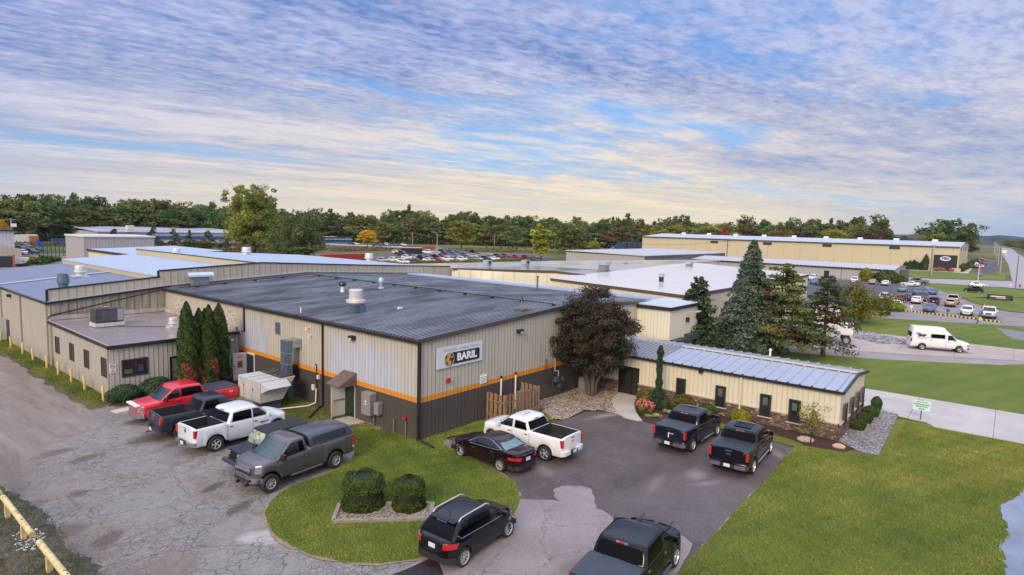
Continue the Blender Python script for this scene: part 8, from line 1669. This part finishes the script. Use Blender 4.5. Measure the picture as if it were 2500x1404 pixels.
# shrubs of the right side
bush(G(2067,681),1.5,1.8,1.6,'yellow-green round shrub at the grey metal building, left one','yellow',301,900,.28); bush(G(2113,687),1.6,1.9,1.7,'yellow-green round shrub at the grey metal building, right one','yellow',302,900,.28); bush(G(2165,690),(2.6,4.2),2.3,.9,'big dark green clipped mound hedge at the end of the grey metal building','hedge',303,2200,.28,name='mound_hedge')
bush(G(2192,692),(1.8,2.4),1.6,.6,'low dark hedge beside the mound hedge','hedge',304,900,.26)
c0=None
for i,x in enumerate((2211,2221,2231,2240,2250,2259)):
    p=RX(x,655,TX0-1.6); p.z=0
    if c0 is None: c0=bush(p,.95,1.9,1.7,'x','pinedk',310,800,.28,name='cone_shrub'); t=c0
    else: t=copy_tree(c0); t.location=p
    s=.85+.1*(i%3); t.scale=(s,s,s*(1.6 if i==5 else 1)); tag(t,'dark cone-shaped shrub in the row along the tan warehouse wall' if i<5 else 'tall dark shrub ending the row beside the poles','bush','cone shrubs along the tan warehouse' if i<5 else None)
HD=strip_foliage('box_hedge',[(292,14.9),(360,14.9),(420,14.9)],6000,2.4,.7,.4,LM['hedge'],320,None,None); tag(HD,'long dark green hedge along the gable wall of the tan warehouse','hedge')
p=G(2165,758); bush(p,(2.2,2.6),1.0,.7,'low yellow-green juniper at the tip of the planting bed','yellow',305,2600,.14); bush(G(2130,766),(2.6,2.6),1.5,1.0,'dark green spreading shrub under the thicket tree','thuja',306,3000,.16)
for i,(x,z_,w_) in enumerate(((2283,.9,1.2),(2296,1.2,2.6),(2324,1.2,2.0))): q=RX(x,660,TX0-1.5); bush(Vector((q.x,q.y,0)),w_*.6,z_*.8,.6,['pale planter at the left foot of the black banner','magenta flowers below the black banner, left','magenta flowers below the black banner, right'][i],'pink' if i else 'hosta',330+i,500,.2,name='flower_planter',cat='plant')
q=RX(2334,668,TX0-1.6); tag(MB().box((q.x,q.y,.7),(1.4,2.6,1.4)).build('stone_planter',sill,None,bevel=.05),'pale stone planter at the right foot of the black banner','planter')
# fenced yard at left: gate, containers, bins
cf=pm('fence_post',(.05,.09,.07),.5)
a=G(96,627); b_=G(165,625); t=thing('chain_fence','dark green chain-link gate across the fenced yard','fence',a); n=7
for i in range(n+1): q=Vector(a).lerp(b_,i/n); MB().cyl((q.x,q.y,0),(q.x,q.y,3.2),.12,n=6).build('post',cf,t)
for z in (.2,3.1): MB().beam((a.x,a.y,z),(b_.x,b_.y,z),.08,.08).build('rail',cf,t)
for i in range(n):
    q0=Vector(a).lerp(b_,i/n); q1=Vector(a).lerp(b_,(i+1)/n); MB().beam((q0.x,q0.y,.2),(q1.x,q1.y,3.1),.05,.05).build('brace',cf,t)
for x,y,sz,l,m in ((60,592,(9,3,3.2),'white storage container beyond the fenced yard',whitep),(72,591,(4,3,3.2),'short white container right of the long one',whitep),(83,593,(3,2.5,2.8),'orange crates beside the white containers',pm('crate_orange',(.42,.12,.04),.6)),(148,594,(6,3,1.8),'blue dumpster near the box building',pm('dumpster_blue',(.01,.07,.30),.5))):
    p=G(x,y); t=thing('container' if 'crate' not in l else 'crate_stack',l,'container' if 'crate' not in l else 'crates',p); MB().box((0,0,sz[2]/2+.15),sz).build('shell',m,t,world=False,bevel=.06); MB().box((0,0,.1),(sz[0]*.9,sz[1]*.9,.2)).build('skid',blackp,t,world=False); MB().box((0,0,sz[2]+.12),(sz[0]*1.02,sz[1]*1.02,.12)).build('lid',m,t,world=False)
p=G(29,629); t=thing('white_tank','small white tank by the lean-to of the corner building','tank',p); MB().lathe([(0,2.6),(.7,2.5),(1.1,2.1),(1.1,.1),(0,.1)],(0,0,0),16).build('tank',whitep,t,world=False,smooth=40)
p=G(-2,652); t=thing('dumpster','dark dumpster with orange frame at the left edge','dumpster',p+Vector((0,0,0))); MB().box((0,0,1.3),(4.5,3,2.4)).build('bin',pm('dump_dark',(.03,.035,.045),.5),t,world=False); MB().box((2.4,0,1.4),(.4,3.1,2.8)).build('orange_frame',pm('crate_orange',(0,0,0)),t,world=False)
p=G(45,650); t=thing('tipping_hopper','white tilted hopper trailer in the gravel yard','trailer',p); b=MB(); b.add([(-2.2,-1.2,2.2),(2.0,-1.2,2.0),(1.2,-1.0,.8),(-.8,-1.0,.5),(-2.2,1.2,2.2),(2.0,1.2,2.0),(1.2,1.0,.8),(-.8,1.0,.5)],[(0,1,2,3),(4,5,6,7),(0,3,7,4),(1,2,6,5),(3,2,6,7)]); b.build('hopper',whitep,t,world=False); MB().box((.6,0,.35),(2.4,1.4,.5)).build('frame',blackp,t,world=False)
HB=[(50,650,95,640),(98,646,140,636)]
for i,(x0,y0,x1,y1) in enumerate(HB):
    a=G(x0,y0); c=G(x1,y1); o=strip_foliage('yard_hedge',[tuple(a[:2]),tuple(c[:2])],1400,1.7,.9,.35,LM['hedge' if i else 'olive'],340+i,None,None); tag(o,['olive clipped hedge in the gravel yard, left one','dark green hedge in the gravel yard beside the blue roof corner'][i],'hedge')

# ================================================================ air
HAZE=0.00005
mh=bpy.data.materials.new('haze'); mh.use_nodes=True; kh=NT(mh.node_tree); kh.n.clear()
pv=kh.new('ShaderNodeVolumePrincipled'); pv.inputs['Color'].default_value=(.72,.80,.92,1); pv.inputs['Density'].default_value=HAZE; pv.inputs['Anisotropy'].default_value=.2
kh.l.new(pv.outputs[0],kh.new('ShaderNodeOutputMaterial').inputs['Volume'])
hz=MB().box((600,500,23.5),(5600,5600,49)).build('haze',mh,None); tag(hz,kind='stuff')
